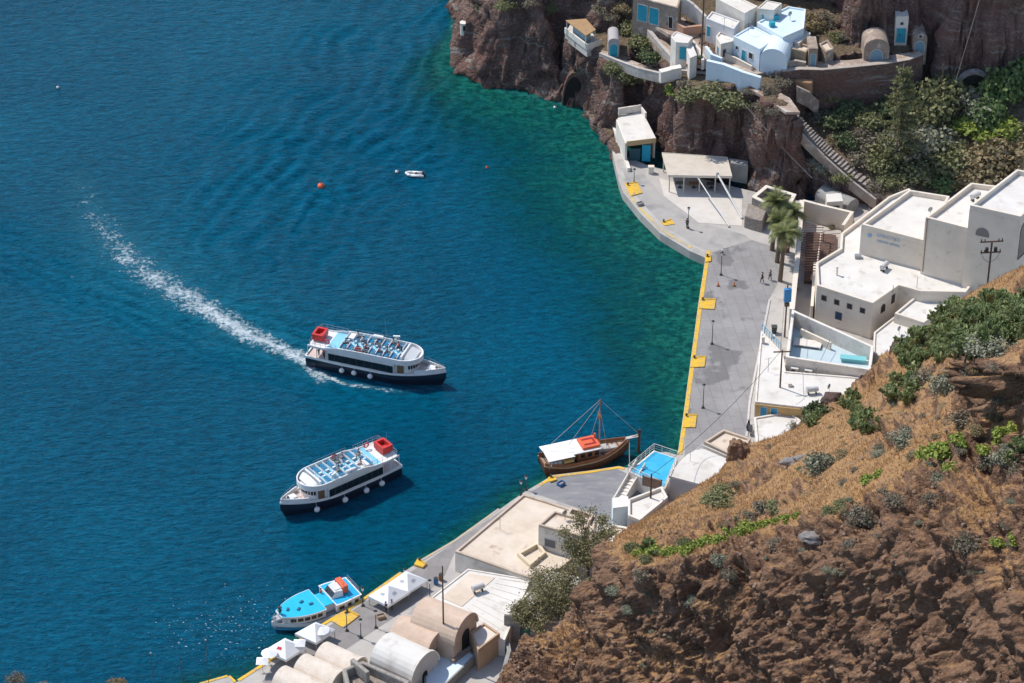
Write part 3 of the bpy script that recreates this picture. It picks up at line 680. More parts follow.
window(root,g1,P(1062,178,z4),.12,z4-4.2,2.2,5.4,STEEL,arch=True)
# blue lettering on the upper wall
def sign_text(txt,size,parent,pos,dirv,m,zup=None):
    cu=bpy.data.curves.new('t','FONT'); cu.body=txt; cu.size=size; cu.extrude=.015; cu.resolution_u=2
    o=bpy.data.objects.new('t',cu); COL.objects.link(o); dg=bpy.context.evaluated_depsgraph_get(); me=bpy.data.meshes.new_from_object(o.evaluated_get(dg)); COL.objects.unlink(o); bpy.data.objects.remove(o)
    me.materials.clear(); me.materials.append(m)
    x=dirv.normalized(); z=Vector((0,0,1)); y=z; n=x.cross(z)
    Mx=Matrix((x,y,n)).transposed().to_4x4(); Mx.translation=pos-parent.location; me.transform(Mx)
    o=bpy.data.objects.new('lettering',me); COL.objects.link(o); o.parent=parent; return o
ROPE=mat('sign_blue',(.25,.42,.58),.7)
s0_=P(861.5,224,z2); s1_=P(923.5,240,z2); dv_=(s1_-s0_); dv_.z=0; dn=dv_.normalized(); nn_=Vector((dn.y,-dn.x,0))
sg=sign_text('ΔΗΜΟΤΙΚΟ',.62,root,s0_+dn*2.3+nn_*.03+Vector((0,0,-1.25)),dn,ROPE)
sg=sign_text('ΛΙΜΑΝΙ ΦΗΡΑ',.5,root,s0_+dn*2.3+nn_*.03+Vector((0,0,-2.1)),dn,ROPE)
b=MB(); c_=s0_+dn*1.3+nn_*.04+Vector((0,0,-1.4)); 
b.tube(c_-nn_*.02,c_+nn_*.03,.30,.30,16); b.build('emblem',ROPE,root,world=True)
# roof fixtures on the lower roof
b=MB(); q=P(858,258,zt1-.5)
b.box((q.x,q.y,q.z+.25),(.9,.6,.5)); b.build('roof_unit',GREYM,root,world=True)
b=MB(); q=P(837,272,zt1); b.tube((q.x,q.y,zt1-.5),(q.x,q.y,zt1+.8),.12,.12,8); b.box((q.x,q.y,zt1+.8),(.35,.35,.15)); b.build('chimney',CREAM,root,world=True)
b=MB(); q=P(893,290,zt1); b.tube((q.x,q.y,zt1-.5),(q.x,q.y,zt1+.7),.05); q=P(917,285,zt1); b.tube((q.x,q.y,zt1-.5),(q.x,q.y,zt1+1.2),.04); split_build(b,'vent_pipe',GREYM,root,world=True)
# --- low annex against the tiers ---
r,W=building('annex_building','low white annex with a flat roof jutting from the big tiered building','building',[(894.6,313),(924,322.5),(967,291),(948,284),(921,291.5)],5.6,QZ,CREAM,.35,.3)
r,W=building('small_house','small cream roofed house wedged between the tiered building and the cactus slope','house',[(874,332),(894,316),(922,325),(915,340),(888,360),(873,352)],4.3,QZ,CREAM,.3,.25)
# --- sunken yard building with thick walls ---
yr=empty('walled_terrace',P(825,350,QZ),'white walled roof terrace with a pale blue floor behind the main quay','terrace building')
YD=[(792,309),(874,346),(871,370),(786,357)]
YW=[(P(a,b,5.2).x,P(a,b,5.2).y) for a,b in YD]
MB().prism(YW,QZ,2.9).build('lower_wall',WHITE,yr,world=True)
MB().ring(YW,.38,2.9,5.2).build('parapet_wall',WHITE,yr,world=True,bevel=.05)
i_=inset(ccw(YW),.383); MB().prism([(p.x,p.y) for p in i_],2.905,2.96).build('floor',mat('grey_blue_floor',(.42,.52,.55),.85,(.50,.58,.60),.6),yr,world=True)
b=MB(); a0=P(800,336,3.0); a1=P(830,350,3.0); dd_=(a1-a0).normalized(); n0=Vector((-dd_.y,dd_.x,0))*.3
b.prism([(a0.x,a0.y),(a1.x,a1.y),((a1+n0).x,(a1+n0).y),((a0+n0).x,(a0+n0).y)],2.96,4.1); b.build('inner_wall',CREAM,yr,world=True,bevel=.03)
b=MB(); a0=P(800,345,3.0); b.box((a0.x+1,a0.y,3.3),(3.6,1.6,.12),R(-14)); 
for s in (-1.6,1.6): b.box((a0.x+1+s,a0.y-s*.25,3.12),(.1,1.4,.3),R(-14))
b.build('bench',WHITE,yr,world=True)
b=MB(); a0=P(853,361,3.0); b.box((a0.x,a0.y,3.5),(3.4,1.0,.12),R(-10)); b.box((a0.x,a0.y,3.2),(3.1,.7,.55),R(-10)); b.build('counter',mat('turquoise_top',(.18,.48,.50),.5),yr,world=True)
b=MB()
w0=P(786,357,5.2); w1=P(871,370,5.2); dw=(w1-w0).normalized(); nw=Vector((dw.y,-dw.x,0))
for t in (1.3,3.1):
    c=w0+dw*t+nw*.32; ac=empty('air_conditioner',(c.x,c.y,3.6),'air conditioner on the white terrace wall, '+('nearer the quay' if t<2 else 'nearer the slope'),'air conditioner','air conditioners on the terrace wall',rz=math.atan2(dw.y,dw.x))
    m_=MB(); m_.box((0,0,0),(1.0,.5,.75)); m_.build('casing',mat('ac_casing',(.62,.58,.52),.6),ac,bevel=.03)
    m_=MB(); m_.tube((-.15,-.25,0),(-.15,-.28,0),.28,.28,14); m_.build('fan_grille',mat('ac_fan',(.12,.11,.10),.6),ac)
    m_=MB(); m_.box((-.35,0,-.45),(.06,.5,.15)); m_.box((.35,0,-.45),(.06,.5,.15)); split_build(m_,'bracket',STEEL,ac)
# --- white roofs and shop with blue doors by the quay ---
sr,W=building('quay_shop','flat white roofed shop with two blue doors facing the quay','shop',[(761,330),(783,353),(786,371),(872,378),(850,395),(803,407),(755,401.5)],3.9,QZ,WHITE,.22,.25,WHITE2)
p0=P(755,401.5,3.9); p1=P(803,407,3.9); 
TANW=mat('tan_shopfront',(.55,.38,.17),.85,(.48,.33,.15),1)
a=(p1-p0); a.z=0; ad=a.normalized(); an=Vector((ad.y,-ad.x,0)); 
b=MB(); q0=p0+ad*.1+an*.003; q1=p1-ad*.1+an*.003; b.prism([(q0.x,q0.y),(q1.x,q1.y),((q1+an*.05).x,(q1+an*.05).y),((q0+an*.05).x,(q0+an*.05).y)],QZ+.02,3.6); b.build('shopfront',TANW,sr,world=True)
for t in (.19,.41): window(sr,p0+an*.055,p1+an*.055,t,2.35,.95,1.9,WINW,BLUEP,name='door')
b=MB(); q0=p0+an*.06; q1=p1+an*.06; b.prism([(q0.x,q0.y),(q1.x,q1.y),((q1+an*.12).x,(q1+an*.12).y),((q0+an*.12).x,(q0+an*.12).y)],3.42,3.62); b.build('lintel',TANW,sr,world=True)
b=MB(); 
for (a1_,b1__,w2,h2) in ((763,342,.4,1.0),(773,337,.5,.4),(790,385,.5,.5)):
    q=P(a1_,b1__,3.9); b.box((q.x,q.y,3.75+h2/2),(w2,w2,h2))
split_build(b,'roof_vent',CREAM,sr,world=True)
r,W=building('white_terrace_house','low white flat-roofed house between the shopfront and the brown slope','house',[(754,417),(790,411),(801,420),(792,445),(757,450)],2.5,QZ,WHITE,.25,.3)
# pale blue raised walkway wall with railing
wl=empty('blue_railing',P(763,330,QZ),'blue sloping railing on the white wall beside the main quay','railing')
b=MB(); pts=[P(762,330,3.3),P(770,338,3.5),P(781,350,3.9)]
for i in range(9):
    q=pts[0].lerp(pts[2],i/8); b.tube((q.x,q.y,q.z-.2),(q.x,q.y,q.z+.9),.03,.03,6)
split_build(b,'baluster',BLUEP,wl,world=True); b=MB(); b.tube(pts[0]+Vector((0,0,.9)),pts[2]+Vector((0,0,.9)),.05); b.tube(pts[0]+Vector((0,0,.4)),pts[2]+Vector((0,0,.4)),.03); b.build('handrail',BLUEP,wl,world=True)
# --- long passage walls, steps and pergola between palms and tiered building ---
def wallthing(name,label,cat,pts,w_,z0,z1,m=WHITE,lvl=None,cap=None):
    lvl=z1 if lvl is None else lvl; W=[P(a,b,lvl) for a,b in pts]; c=W[0]
    r=empty(name,(c.x,c.y,z0),label,cat); b=MB(); b2=MB()
    for i in range(len(W)-1):
        a,e=W[i],W[i+1]; d=(e-a); d.z=0; d.normalize(); n=Vector((-d.y,d.x,0))*w_/2; a_=a-d*w_*.5*(i>0); k=.002*(i%2)
        b.prism([((a_+n).x,(a_+n).y),((a_-n).x,(a_-n).y),((e-n).x,(e-n).y),((e+n).x,(e+n).y)],z0,z1-.08+k)
        n=n*1.12; b2.prism([((a_+n).x,(a_+n).y),((a_-n).x,(a_-n).y),((e-n).x,(e-n).y),((e+n).x,(e+n).y)],z1-.078+k,z1+k)
    b.build('wall_body',m,r,world=True); b2.build('coping',cap or m,r,world=True); return r
wallthing('passage_wall','long white wall rising behind the brown pergola toward the palms','wall',[(792,309),(797,262),(802,200)],.6,QZ,4.6,CREAM)
wallthing('courtyard_wall','cream courtyard wall running from the pergola top to the tiered building','wall',[(803,200),(822,205),(852,212),(843,225)],.4,QZ,4.4,CREAM)
wallthing('garden_wall','cream garden wall beside the white passage left of the tiered building','wall',[(812,306),(815,262)],.35,QZ,3.2,CREAM)
pg=empty('pergola',P(812,270,QZ),'pergola with rows of brown timber slats between white beams','pergola')
z_=4.3; A=P(803,225,z_);B=P(822,225,z_);C_=P(816,271,z_);D=P(797.5,270,z_)
b=MB()
for i in range(19):
    t=i/18; p=A.lerp(D,t); q=B.lerp(C_,t); b.tube(p+Vector((-.3,0,0)),q+Vector((.3,0,0)),.055,.055,4)
b.build('slats',mat('brown_timber',(.16,.075,.05),.8,(.22,.12,.08),2),pg,world=True)
b=MB(); u=Vector((0,0,-.16)); b.tube(A+u,D+u,.09,.09,4); b.tube(B+u,C_+u,.09,.09,4); b.build('beam',WHITE,pg,world=True)
for q in (A,B,C_,D,A.lerp(D,.5),B.lerp(C_,.5)):
    b=MB(); b.tube((q.x,q.y,QZ),(q.x,q.y,z_-.25),.1,.1,8); split_build(b,'post',WHITE,pg,world=True)
pf=empty('terrace_floor',P(812,250,QZ),'red-brown tiled floor under the timber pergola','floor')
MB().prism([(P(a,b,QZ).x,P(a,b,QZ).y) for a,b in ((806,235),(836,238),(834,286),(804,284))],QZ+.04,QZ+.5).build('slab',mat('terracotta_floor',(.10,.06,.05),.85,(.14,.09,.07),1.5),pf,world=True)
b=MB(); A2=P(826,240,3.4)
pg2=empty('pergola',P(836,240,QZ),'small pergola with a fan of brown slats against the cream parapet','pergola')
for i in range(7):
    p=P(824+i*.3,231+i*3.6,3.6); q=P(842-i*1.6,229+i*4.2,3.6); b.tube(p,q,.05,.05,4)
split_build(b,'slat',MATS['brown_timber'],pg2,world=True)
b=MB(); 
for a_ in ((824,231),(826,252),(842,230)):
    q=P(*a_,3.6); b.tube((q.x,q.y,QZ),(q.x,q.y,3.6),.06)
split_build(b,'post',MATS['brown_timber'],pg2,world=True)
# small white kiosk beyond the pergola
kr,W=building('kiosk','small white kiosk with a green door behind the pergola','kiosk',[(826,194),(841,193),(843,201),(827,202)],4.6,QZ,CREAM,0,.2,WHITE2)
window(kr,W[0],W[1],.5,2.9,1.5,2.2,WINW,mat('green_door',(.05,.10,.08),.7),name='door')
# grey domed cistern
cr=empty('vaulted_cistern',P(836,190,QZ),'grey weathered barrel-vaulted cistern at the foot of the stairs','cistern')
def vault(parent,p0,p1,wd,zs,zb,m,wm,rise=None,open_front=False,n=14,name='vault_roof',th=.0,ends=True,zadd=0):
    """barrel vault with ridge line p0->p1 (world XY), springers at zs, walls down to zb"""
    a=Vector((p0[0],p0[1],0)); b_=Vector((p1[0],p1[1],0)); d=(b_-a).normalized(); n_=Vector((-d.y,d.x,0)); r=wd/2; rise=rise or r
    rings=[]
    for c,e in ((a,0),(b_,0)):
        rings.append([c+n_*(r*math.cos(PI*i/n))+Vector((0,0,zs+rise*math.sin(PI*i/n))) for i in range(n+1)])
    m_=MB(); m_.loft([rings[0],rings[1]],closed=True); o=m_.build(name,m,parent,world=True,smooth=False)
    w_=MB(); k=.02
    w_.prism([((a+n_*(r-k)+d*k).x,(a+n_*(r-k)+d*k).y),((a-n_*(r-k)+d*k).x,(a-n_*(r-k)+d*k).y),((b_-n_*(r-k)-d*k).x,(b_-n_*(r-k)-d*k).y),((b_+n_*(r-k)-d*k).x,(b_+n_*(r-k)-d*k).y)],zb,zs+.01)
    w_.build('wall',wm,parent,world=True)
    return d,n_
GREYP=mat('grey_render',(.34,.33,.31),.9,(.25,.24,.22),.8,.02,4)
q0=P(822,186,3.4); q1=P(853,200,3.4); vault(cr,q0,q1,3.0,2.2,1.0,GREYP,GREYP,rise=1.2)
# stone parapet box by the palms
st=empty('stone_enclosure',P(770,195,QZ),'open stone enclosure with pale coping behind the palms','enclosure')
EW=ccw([(P(a,b,4.4).x,P(a,b,4.4).y) for a,b in ((752,197),(766,185.5),(796,194.5),(786,213))])
MB().ring(EW,.45,QZ,4.3).build('wall',STONE,st,world=True); MB().ring(inset(EW,-.06),.55,4.303,4.45).build('coping',CREAM,st,world=True)
MB().prism([(p.x,p.y) for p in inset(EW,.46)],QZ+.05,QZ+1.2).build('fill',STONE,st,world=True)
s2=empty('stone_wall',P(752,232,QZ),'low dark rubble wall at the end of the pale terrace','wall')
MB().prism([(P(a,b,3.2).x,P(a,b,3.2).y) for a,b in ((744.5,216),(762,221),(768,207),(748,203))],QZ,3.2).build('wall_body',STONE,s2,world=True,bevel=.1)
# --- pavilion with flat tan roof ---
pv=empty('pavilion',P(699,190,QZ),'open pavilion with a flat beige roof on thin posts under the cliff','pavilion')
zr=4.3; RF=[P(a,b,zr) for a,b in ((662.6,153),(727,157.5),(731.5,176),(668.5,175))]
MB().prism([(p.x,p.y) for p in RF],zr-.28,zr).build('roof',mat('beige_roof',(.60,.53,.44),.9,(.52,.45,.37),.6,.01,4),pv,world=True,bevel=.03)
MB().ring([(p.x,p.y) for p in inset([(p.x,p.y) for p in RF],-.08)],.07,zr-.34,zr+.06).build('fascia',CREAM,pv,world=True)
for u_ in (.02,.25,.5,.75,.98):
    for e,v_ in ((RF[3].lerp(RF[2],u_),.3),(RF[0].lerp(RF[1],u_),-.3)):
        if v_<0 and u_ not in(.02,.98): continue
        b=MB(); b.tube((e.x,e.y+v_,QZ),(e.x,e.y+v_,zr-.28),.09,.09,6); split_build(b,'post',WINW,pv,world=True)
for lab,u_,mm in (('green cafe table under the beige pavilion roof',.2,(.10,.12,.10)),('brown cafe table in the middle of the pavilion',.42,(.25,.13,.07)),('dark cafe table at the right end of the pavilion',.7,(.06,.06,.07))):
    e=RF[3].lerp(RF[2],u_)+Vector((0,1.6,0)); t=empty('cafe_table',(e.x,e.y,QZ+.04),lab,'table','tables under the pavilion'); tm=mat('table_%d'%int(u_*100),mm,.6)
    m_=MB(); m_.box((0,0,.75),(1.4,.9,.06)); m_.build('tabletop',tm,t,bevel=.01); m_=MB(); m_.tube((0,0,0),(0,0,.72),.06); m_.box((0,0,.02),(.5,.5,.04)); m_.build('pedestal',STEEL,t)
# timber stack wall behind
b=empty('backdrop_wall',P(745,180,QZ),'grey plastered wall between the pavilion and the rock knoll','wall')
MB().prism([(P(a,c,4.3).x,P(a,c,4.3).y) for a,c in ((729,158),(748,161),(748,166),(731,163))],QZ,4.3).build('wall_body',GREYP,b,world=True)
# two pale gangway booms leaning from the pavilion
for (a,b_,lab,rr) in (((698,178,4.2),(729,226,1.5),'thin pale boom leaning from the pavilion roof to the terrace, the left of two',.10),((717.5,174,4.6),(742,218,1.4),'thick pale boom leaning from the pavilion roof past the terrace, the right of two',.17)):
    p=P(*a);q=P(*b_); t=empty('boom',q,lab,'boom','booms leaning on the pavilion'); m_=MB(); m_.tube(p,q,rr*.8,rr,8); m_.build('spar',mat('pale_spar',(.62,.60,.56),.5),t,world=True); m_=MB(); m_.ball(p,rr*1.5); m_.tube(q+Vector((0,0,-.25)),q+Vector((0,0,.02)),rr*1.8,rr*1.5,10); m_.build('fitting',GREYM,t,world=True)
# --- boathouse with white canopy ---
bh=empty('boathouse',P(640,150,QZ),'boathouse with a white sloping roof and turquoise door at the cove corner','boathouse')
zr=5.0; RB=[P(a,b,zr) for a,b in ((617.5,118),(642,110.5),(656,138),(626.5,141.5))]
pl=[(p.x,p.y) for p in RB]
MB().prism(pl,zr-.22,zr).build('roof',WHITE2,bh,world=True,bevel=.03)
fa,fb=RB[3],RB[2]; d=(fb-fa).normalized(); n=Vector((d.y,-d.x,0))
m_=MB(); m_.prism([((fa+n*.02).x,(fa+n*.02).y),((fb+n*.02).x,(fb+n*.02).y),((fb+n*.12).x,(fb+n*.12).y),((fa+n*.12).x,(fa+n*.12).y)],zr-.75,zr+.05); m_.build('fascia',mat('tan_fascia',(.52,.38,.2),.8),bh,world=True)
m_=MB(); a,b_=RB[0],RB[3]; n2=Vector((.3,0,0)); m_.prism([(a.x-.2,a.y),(a.x+.1,a.y),(b_.x+.1,b_.y),(b_.x-.2,b_.y)],0.2,zr-.25); m_.build('side_wall',WHITE,bh,world=True)
m_=MB(); a,b_=RB[1],RB[2]; m_.prism([(a.x-.4,a.y+.3),(a.x-.05,a.y+.3),(b_.x-.05,b_.y+.6),(b_.x-.35,b_.y+.6)],QZ,zr-.25); m_.build('side_wall',CREAM,bh,world=True)
m_=MB(); c=RB[0].lerp(RB[1],.5); m_.box((c.x,c.y+.1,3.1),(3.4,.3,3.6),R(0)); m_.build('rear_wall',CREAM,bh,world=True)
m_=MB(); a,b_=RB[0],RB[1]; m_.box(((a+b_)/2+Vector((0,.3,.6))),(3.6,.25,1.1),R(18)); m_.box((b_.x+.1,b_.y-1.2,zr+.45),(.25,2.4,.9),R(18)); split_build(m_,'upstand',WHITE,bh,world=True)
m_=MB(); c=fa.lerp(fb,.68)+Vector((0,-.1,0)); m_.box((c.x,c.y,2.7),(1.25,.12,2.7),R(-8)); m_.build('door',mat('turquoise_canvas',(.01,.32,.48),.5),bh,world=True)
m_=MB(); c=fa.lerp(fb,.3); m_.box((c.x,c.y+.6,2.3),(1.6,.1,2.0)); m_.build('door',mat('dark_teal_door',(.03,.10,.12),.6),bh,world=True)
cd=empty('quay_cabinet',P(651,173,QZ),'small white cabinet standing before the turquoise boathouse door','cabinet'); m_=MB(); m_.box((0,0,.55),(.8,.6,1.1)); m_.build('body',WHITE,cd,bevel=.02); m_=MB(); m_.box((0,0,1.13),(.9,.7,.06)); m_.build('lid',CREAM,cd)
wallthing('sea_wall','narrow white sea wall running down beside the boathouse','wall',[(613,124),(621,145),(629,168)],.45,-1,1.9,WHITE)
# --- lower quay: pool terrace group ---
pt=empty('blue_terrace',P(650,470,QZ),'square terrace with a bright blue floor and white railing at the quay tip','terrace')
PW=ccw([(P(a,b,3.6).x,P(a,b,3.6).y) for a,b in ((628,471),(654,449.5),(678,457.5),(665,489))])
MB().prism(PW,-1,3.5).build('base',WHITE,pt,world=True)
MB().prism([(p.x,p.y) for p in inset(PW,.28)],3.503,3.56).build('floor',mat('bright_blue_floor',(.03,.36,.60),.5,(.06,.44,.66),.8),pt,world=True)
m_=MB(); n=len(PW)
for i in range(n):
    a=Vector((*PW[i],0)); b_=Vector((*PW[(i+1)%n],0)); L=(b_-a).length; k=max(2,int(L/.9))
    for j in range(k): c=a.lerp(b_,j/k); m_.tube((c.x,c.y,3.5),(c.x,c.y,4.5),.035,.035,5)
    for zz in (3.85,4.18,4.5): m_.tube((a.x,a.y,zz),(b_.x,b_.y,zz),.035 if zz>4.2 else .02,None,5)
m_.build('railing',WHITE,pt,world=True)
m_=MB(); a=P(640,462,3.6); b_=P(666,471,3.6); m_.tube(P(641,467,4.4),P(660,474,4.4),.05); m_.build('rope',BLUEP,pt,world=True)
m_=MB(); a=P(643,475,5.1); b_=P(661.5,480,5.1); d=(b_-a).normalized(); n=Vector((-d.y,d.x,0))*.06
wb=empty('timber_screen',P(652,488,3.5),'brown timber screen standing behind the blue terrace','screen')
m_.prism([((a+n).x,(a+n).y),((b_+n).x,(b_+n).y),((b_-n).x,(b_-n).y),((a-n).x,(a-n).y)],3.58,5.0); m_.build('panel',mat('brown_screen',(.25,.16,.11),.85,(.20,.12,.08),2),wb,world=True)
m_=MB(); m_.tube((a.x,a.y,3.57),(a.x,a.y,5.15),.07); m_.tube((b_.x,b_.y,3.57),(b_.x,b_.y,5.15),.07); split_build(m_,'post',WOODP,wb,world=True)
# white curved-roof building
wv_=empty('white_vault_building',P(695,470,QZ),'broad white building with a shallow curved roof between blue terrace and slope','building')
a=P(702,444.5,5.4);b_=P(731,457,5.4);c=P(712,484,5.4);d_=P(669,472.5,5.4)
rings=[]
for t in np.linspace(0,1,9):
    l=a.lerp(d_,t); r_=b_.lerp(c,t); h=.9*math.sin(PI*t)
    rings.append([(l.x,l.y,4.9+h),(r_.x,r_.y,4.9+h),(r_.x,r_.y,4.7+h*.5-.1),(l.x,l.y,4.7+h*.5-.1)])
m_=MB(); m_.loft(rings); m_.build('roof',WHITE2,wv_,world=True)
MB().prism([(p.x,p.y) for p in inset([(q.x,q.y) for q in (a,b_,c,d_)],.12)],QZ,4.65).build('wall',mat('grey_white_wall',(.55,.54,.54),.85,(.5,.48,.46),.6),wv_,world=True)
m_=MB(); m_.tube((a.x,a.y,5.35),(d_.x,d_.y,5.3),.05); m_.tube((a.x,a.y,5.35),(b_.x,b_.y,5.35),.05)
for t in np.linspace(0,1,7): q=a.lerp(d_,t); m_.tube((q.x,q.y,4.9),(q.x,q.y,5.35),.03)
m_.build('railing',WHITE,wv_,world=True)
building('flat_roof_house','low house with a tan flat roof at the foot of the main quay','house',[(704,441.5),(723.5,429),(751,438),(738,458)],4.2,QZ,CREAM,.4,.3,TERRA,TAN)
# walls/steps below
gw=empty('white_house',P(640,510,QZ),'white house with stepped walls below the brown timber screen','house')
zt_=4.6; Hh=[(628,499),(662,486),(668,497),(640,520),(628,515)]
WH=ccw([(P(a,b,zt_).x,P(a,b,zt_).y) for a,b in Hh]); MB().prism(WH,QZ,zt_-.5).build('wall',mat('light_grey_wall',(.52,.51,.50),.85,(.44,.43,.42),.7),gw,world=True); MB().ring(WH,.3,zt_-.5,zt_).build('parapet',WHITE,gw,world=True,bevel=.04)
MB().prism([(p.x,p.y) for p in inset(WH,.31)],zt_-.49,zt_-.42).build('roof',WHITE2,gw,world=True)
ws=empty('white_staircase',P(630,500,QZ),'white outdoor staircase climbing from the grey dock to the blue terrace','staircase')
m_=MB(); p=P(617,505,QZ); q=P(640,480,QZ); d=(q-p); d.z=0; L=d.length; d.normalize(); n=Vector((-d.y,d.x,0)); N_s=12
for i in range(N_s):
    c=p+d*(L*(i+.5)/N_s); h=.18*(i+1); m_.box((c.x,c.y,QZ+h/2),(L/N_s+.01,1.1,h),math.atan2(d.y,d.x))
m_.build('steps',WHITE,ws,world=True)
for s in (-1,1):
    m_=MB(); a=p+n*.63*s; b_=q+n*.63*s; k=n*.07; m_.prism([((a+k).x,(a+k).y),((b_+k).x,(b_+k).y),((b_-k).x,(b_-k).y),((a-k).x,(a-k).y)],QZ,[QZ+.6,QZ+2.9,QZ+2.9,QZ+.6]); m_.build('side_wall',WHITE,ws,world=True)
building('white_wall_block','tall narrow white block at the corner of the grey dock','building',[(612,498),(628,496),(629,506),(613,508)],4.3,QZ,BLUEW,0,.2,WHITE)
building('white_store','low white store with a thick rim between dock and slope','store',[(596,534),(612,524),(629,527),(634,520),(640,524),(612,548)],2.6,QZ,WHITE,.3,.35,TERRA)
# --- tan terrace roof building ---
zt_=4.3
tr,TW=building('terrace_building','long building with a broad tan flat roof along the lower quay','building',[(455,551),(523.4,493.5),(545,500),(571,508.5),(597,516),(590,545),(560,568),(531,578)],zt_,QZ,WHITE,.3,.3,TERRA,TAN)
b=MB(); q=P(545,568,4.1); b.ring([(P(a,c,4.6).x,P(a,c,4.6).y) for a,c in ((517,553),(538,541),(546,552),(530,565))],.35,4.06,4.6); b.build('roof_kerb',mat('yellowish_render',(.66,.56,.40),.9),tr,world=True)
b=MB(); b.ring([(P(a,c,4.7).x,P(a,c,4.7).y) for a,c in ((571,507),(594,514),(590,521),(566,514))],.3,4.06,4.7); b.build('roof_kerb',TAN,tr,world=True)
wz=7.6
wc,WW=building('white_cube_house','white cube house with one grey window rising from the tan terrace roof','house',[(538.5,524.5),(554.6,510.5),(589.5,520.5),(584,537)],wz,QZ,WHITE,.35,.25,TERRA,TAN)
w0_=P(538.5,524.5,wz); w1_=P(584,537,wz); window(wc,w0_,w1_,.26,wz-2.3,1.5,1.25,WINW,mat('grey_louvre',(.20,.21,.21),.6,(.10,.10,.10),9,stretch=(1,1,6))); 
# lamp posts / white roof next to it
zt_=3.7
wr,WR=building('white_roof_building','long low building with a ridged white and tan flat roof on the lower quay','building',[(430,598),(468,568.5),(531,579),(505,640),(478,636),(455,620)],zt_,QZ,WHITE,.18,.22,WHITE2)
b=MB(); b.prism([(P(a,c,zt_).x,P(a,c,zt_).y) for a,c in ((441,597),(469,573),(495,577),(462,606))],3.585,3.64); b.build('roof_patch',TERRA,wr,world=True)
b=MB()
for i in range(9):
    t=i/8; a=P(500,578,zt_).lerp(P(462,612,zt_),t); e=P(528,582,zt_).lerp(P(500,637,zt_),t); b.tube((a.x,a.y,3.6),(e.x,e.y,3.6),.06,.06,4)
b.build('roof_batten',WHITE,wr,world=True)
rn,WN=building('whitewashed_ruin','whitewashed ruined roof with a ragged edge under the grey-green tree','house',[(504,614),(520,600),(549,570),(580,577),(585,592),(560,622)],5.2,QZ,mat('grey_stone_wall',(.23,.21,.20),.95,(.32,.30,.28),1.5,.05,4),.3,.3,mat('flaking_whitewash',(.62,.60,.57),.9,(.34,.30,.27),.9,.02,4,lo=.45,hi=.58),WHITE)
window(rn,P(504,614,5.2),P(560,622,5.2),.38,2.6,1.1,2.1,STEEL,mat('dark_green_door',(.03,.16,.12),.6),name='door')
wallthing('boundary_wall','white boundary wall climbing from the tan roof beside the slope','wall',[(604,549),(616,535),(630,526)],.35,QZ,3.4,WHITE)
wallthing('ramp_wall','white ramp wall at the slope edge below the utility pole','wall',[(646,514),(665,493)],.35,QZ,4.2,WHITE)
# --- vaulted houses ---
def vaulted(label,pa,pb,zr,wd,zs,m,wm=None,rise=None,name='vaulted_house',door=None,group=None,zb=QZ):
    a=P(*pa,zr); b_=P(*pb,zr); a.z=b_.z=0; r=empty(name,(a.x,a.y,zb),label,'house',group)
    d,n=vault(r,a,b_,wd,zs,zb,m,wm or m,rise=rise or (zr-zs))
    e=b_+d*.0; R_=wd/2
    # raised arch rim on the landward gable
    rg=[]; ri=(rise or zr-zs); N=14
    o_=[];i_=[]
    for i in range(N+1):
        t=PI*i/N; o_.append((math.cos(t)*(R_+.12),math.sin(t)*(ri+.14))); i_.append((math.cos(t)*(R_-.12),math.sin(t)*(ri-.14)))
    v=[];
    for pts in (o_,i_):
        for dd in (-.15,.2): v+=[e+d*dd+n*x+Vector((0,0,zs+y)) for x,y in pts]
    M_=N+1; f=[]
    for i in range(N):
        f+=[(i,i+1,M_+i+1,M_+i),(2*M_+i,2*M_+i+1,3*M_+i+1,3*M_+i),(i,i+1,2*M_+i+1,2*M_+i),(M_+i,M_+i+1,3*M_+i+1,3*M_+i)]
    mm=MB(); mm.add(v,f); mm.build('arch_rim',wm or m,r,world=True)
    s=e+n*R_; t_=e-n*R_
    if door: 
        ww,hh,dm=door; window(r,(s.x+d.x*.02,s.y+d.y*.02),(t_.x+d.x*.02,t_.y+d.y*.02),.5,zb+hh/2+.02,ww,hh,wm or m,dm,name='door',arch=True,side=1 if (t_-s).cross(d).z<0 else -1)
    return r
OCHV=mat('ochre_vault',(.62,.47,.36),.9,(.54,.40,.30),.8,.01,5,c3=(.68,.56,.45),s3=.6,lo3=.6,hi3=.8)
vaulted('large tan barrel-vaulted house with a dark arched doorway','%s'and(421,600),(465,617),7.2,5.0,4.9,OCHV,OCHV,door=(1.9,4.2,DARK))
vaulted('smaller tan barrel-vaulted house beside the white vault',(398,618),(436,634),5.6,4.2,3.6,OCHV,OCHV,door=(1.2,2.2,DARK))
vaulted('big white barrel-vaulted house on the lower quay',(383,636),(424,655),5.7,5.2,3.3,WHITE2,WHITE,door=(1.2,2.2,DARK))
CRV=mat('cream_vault',(.72,.63,.53),.9,(.63,.54,.44),.8,.012,4,c3=(.45,.40,.34),s3=.8,lo3=.6,hi3=.8)
vaulted('cream barrel vault nearest the white vaulted house, first of three',(322,644),(357,660),4.4,3.3,2.9,CRV)
vaulted('cream barrel vault between its two twins by the tents',(301,656),(338,673),4.4,3.3,2.9,CRV)
vaulted('cream barrel vault at the bottom edge, behind the lowest tent',(280,668),(318,686),4.4,3.3,2.9,CRV)
building('terrace_annex','cream flat terrace with a rim in front of the large tan vault','terrace',[(470,632),(484,622),(500,633),(478,650)],4.4,QZ,OCHRE,.3,.25,CREAM)
sr_=empty('stone_ruin',P(375,675,QZ),'roofless grey stone ruin at the bottom of the picture','ruin')
SRW=ccw([(P(a,b,5).x,P(a,b,5).y) for a,b in ((342,668),(363,659.5),(410,680),(395,700),(350,700))])
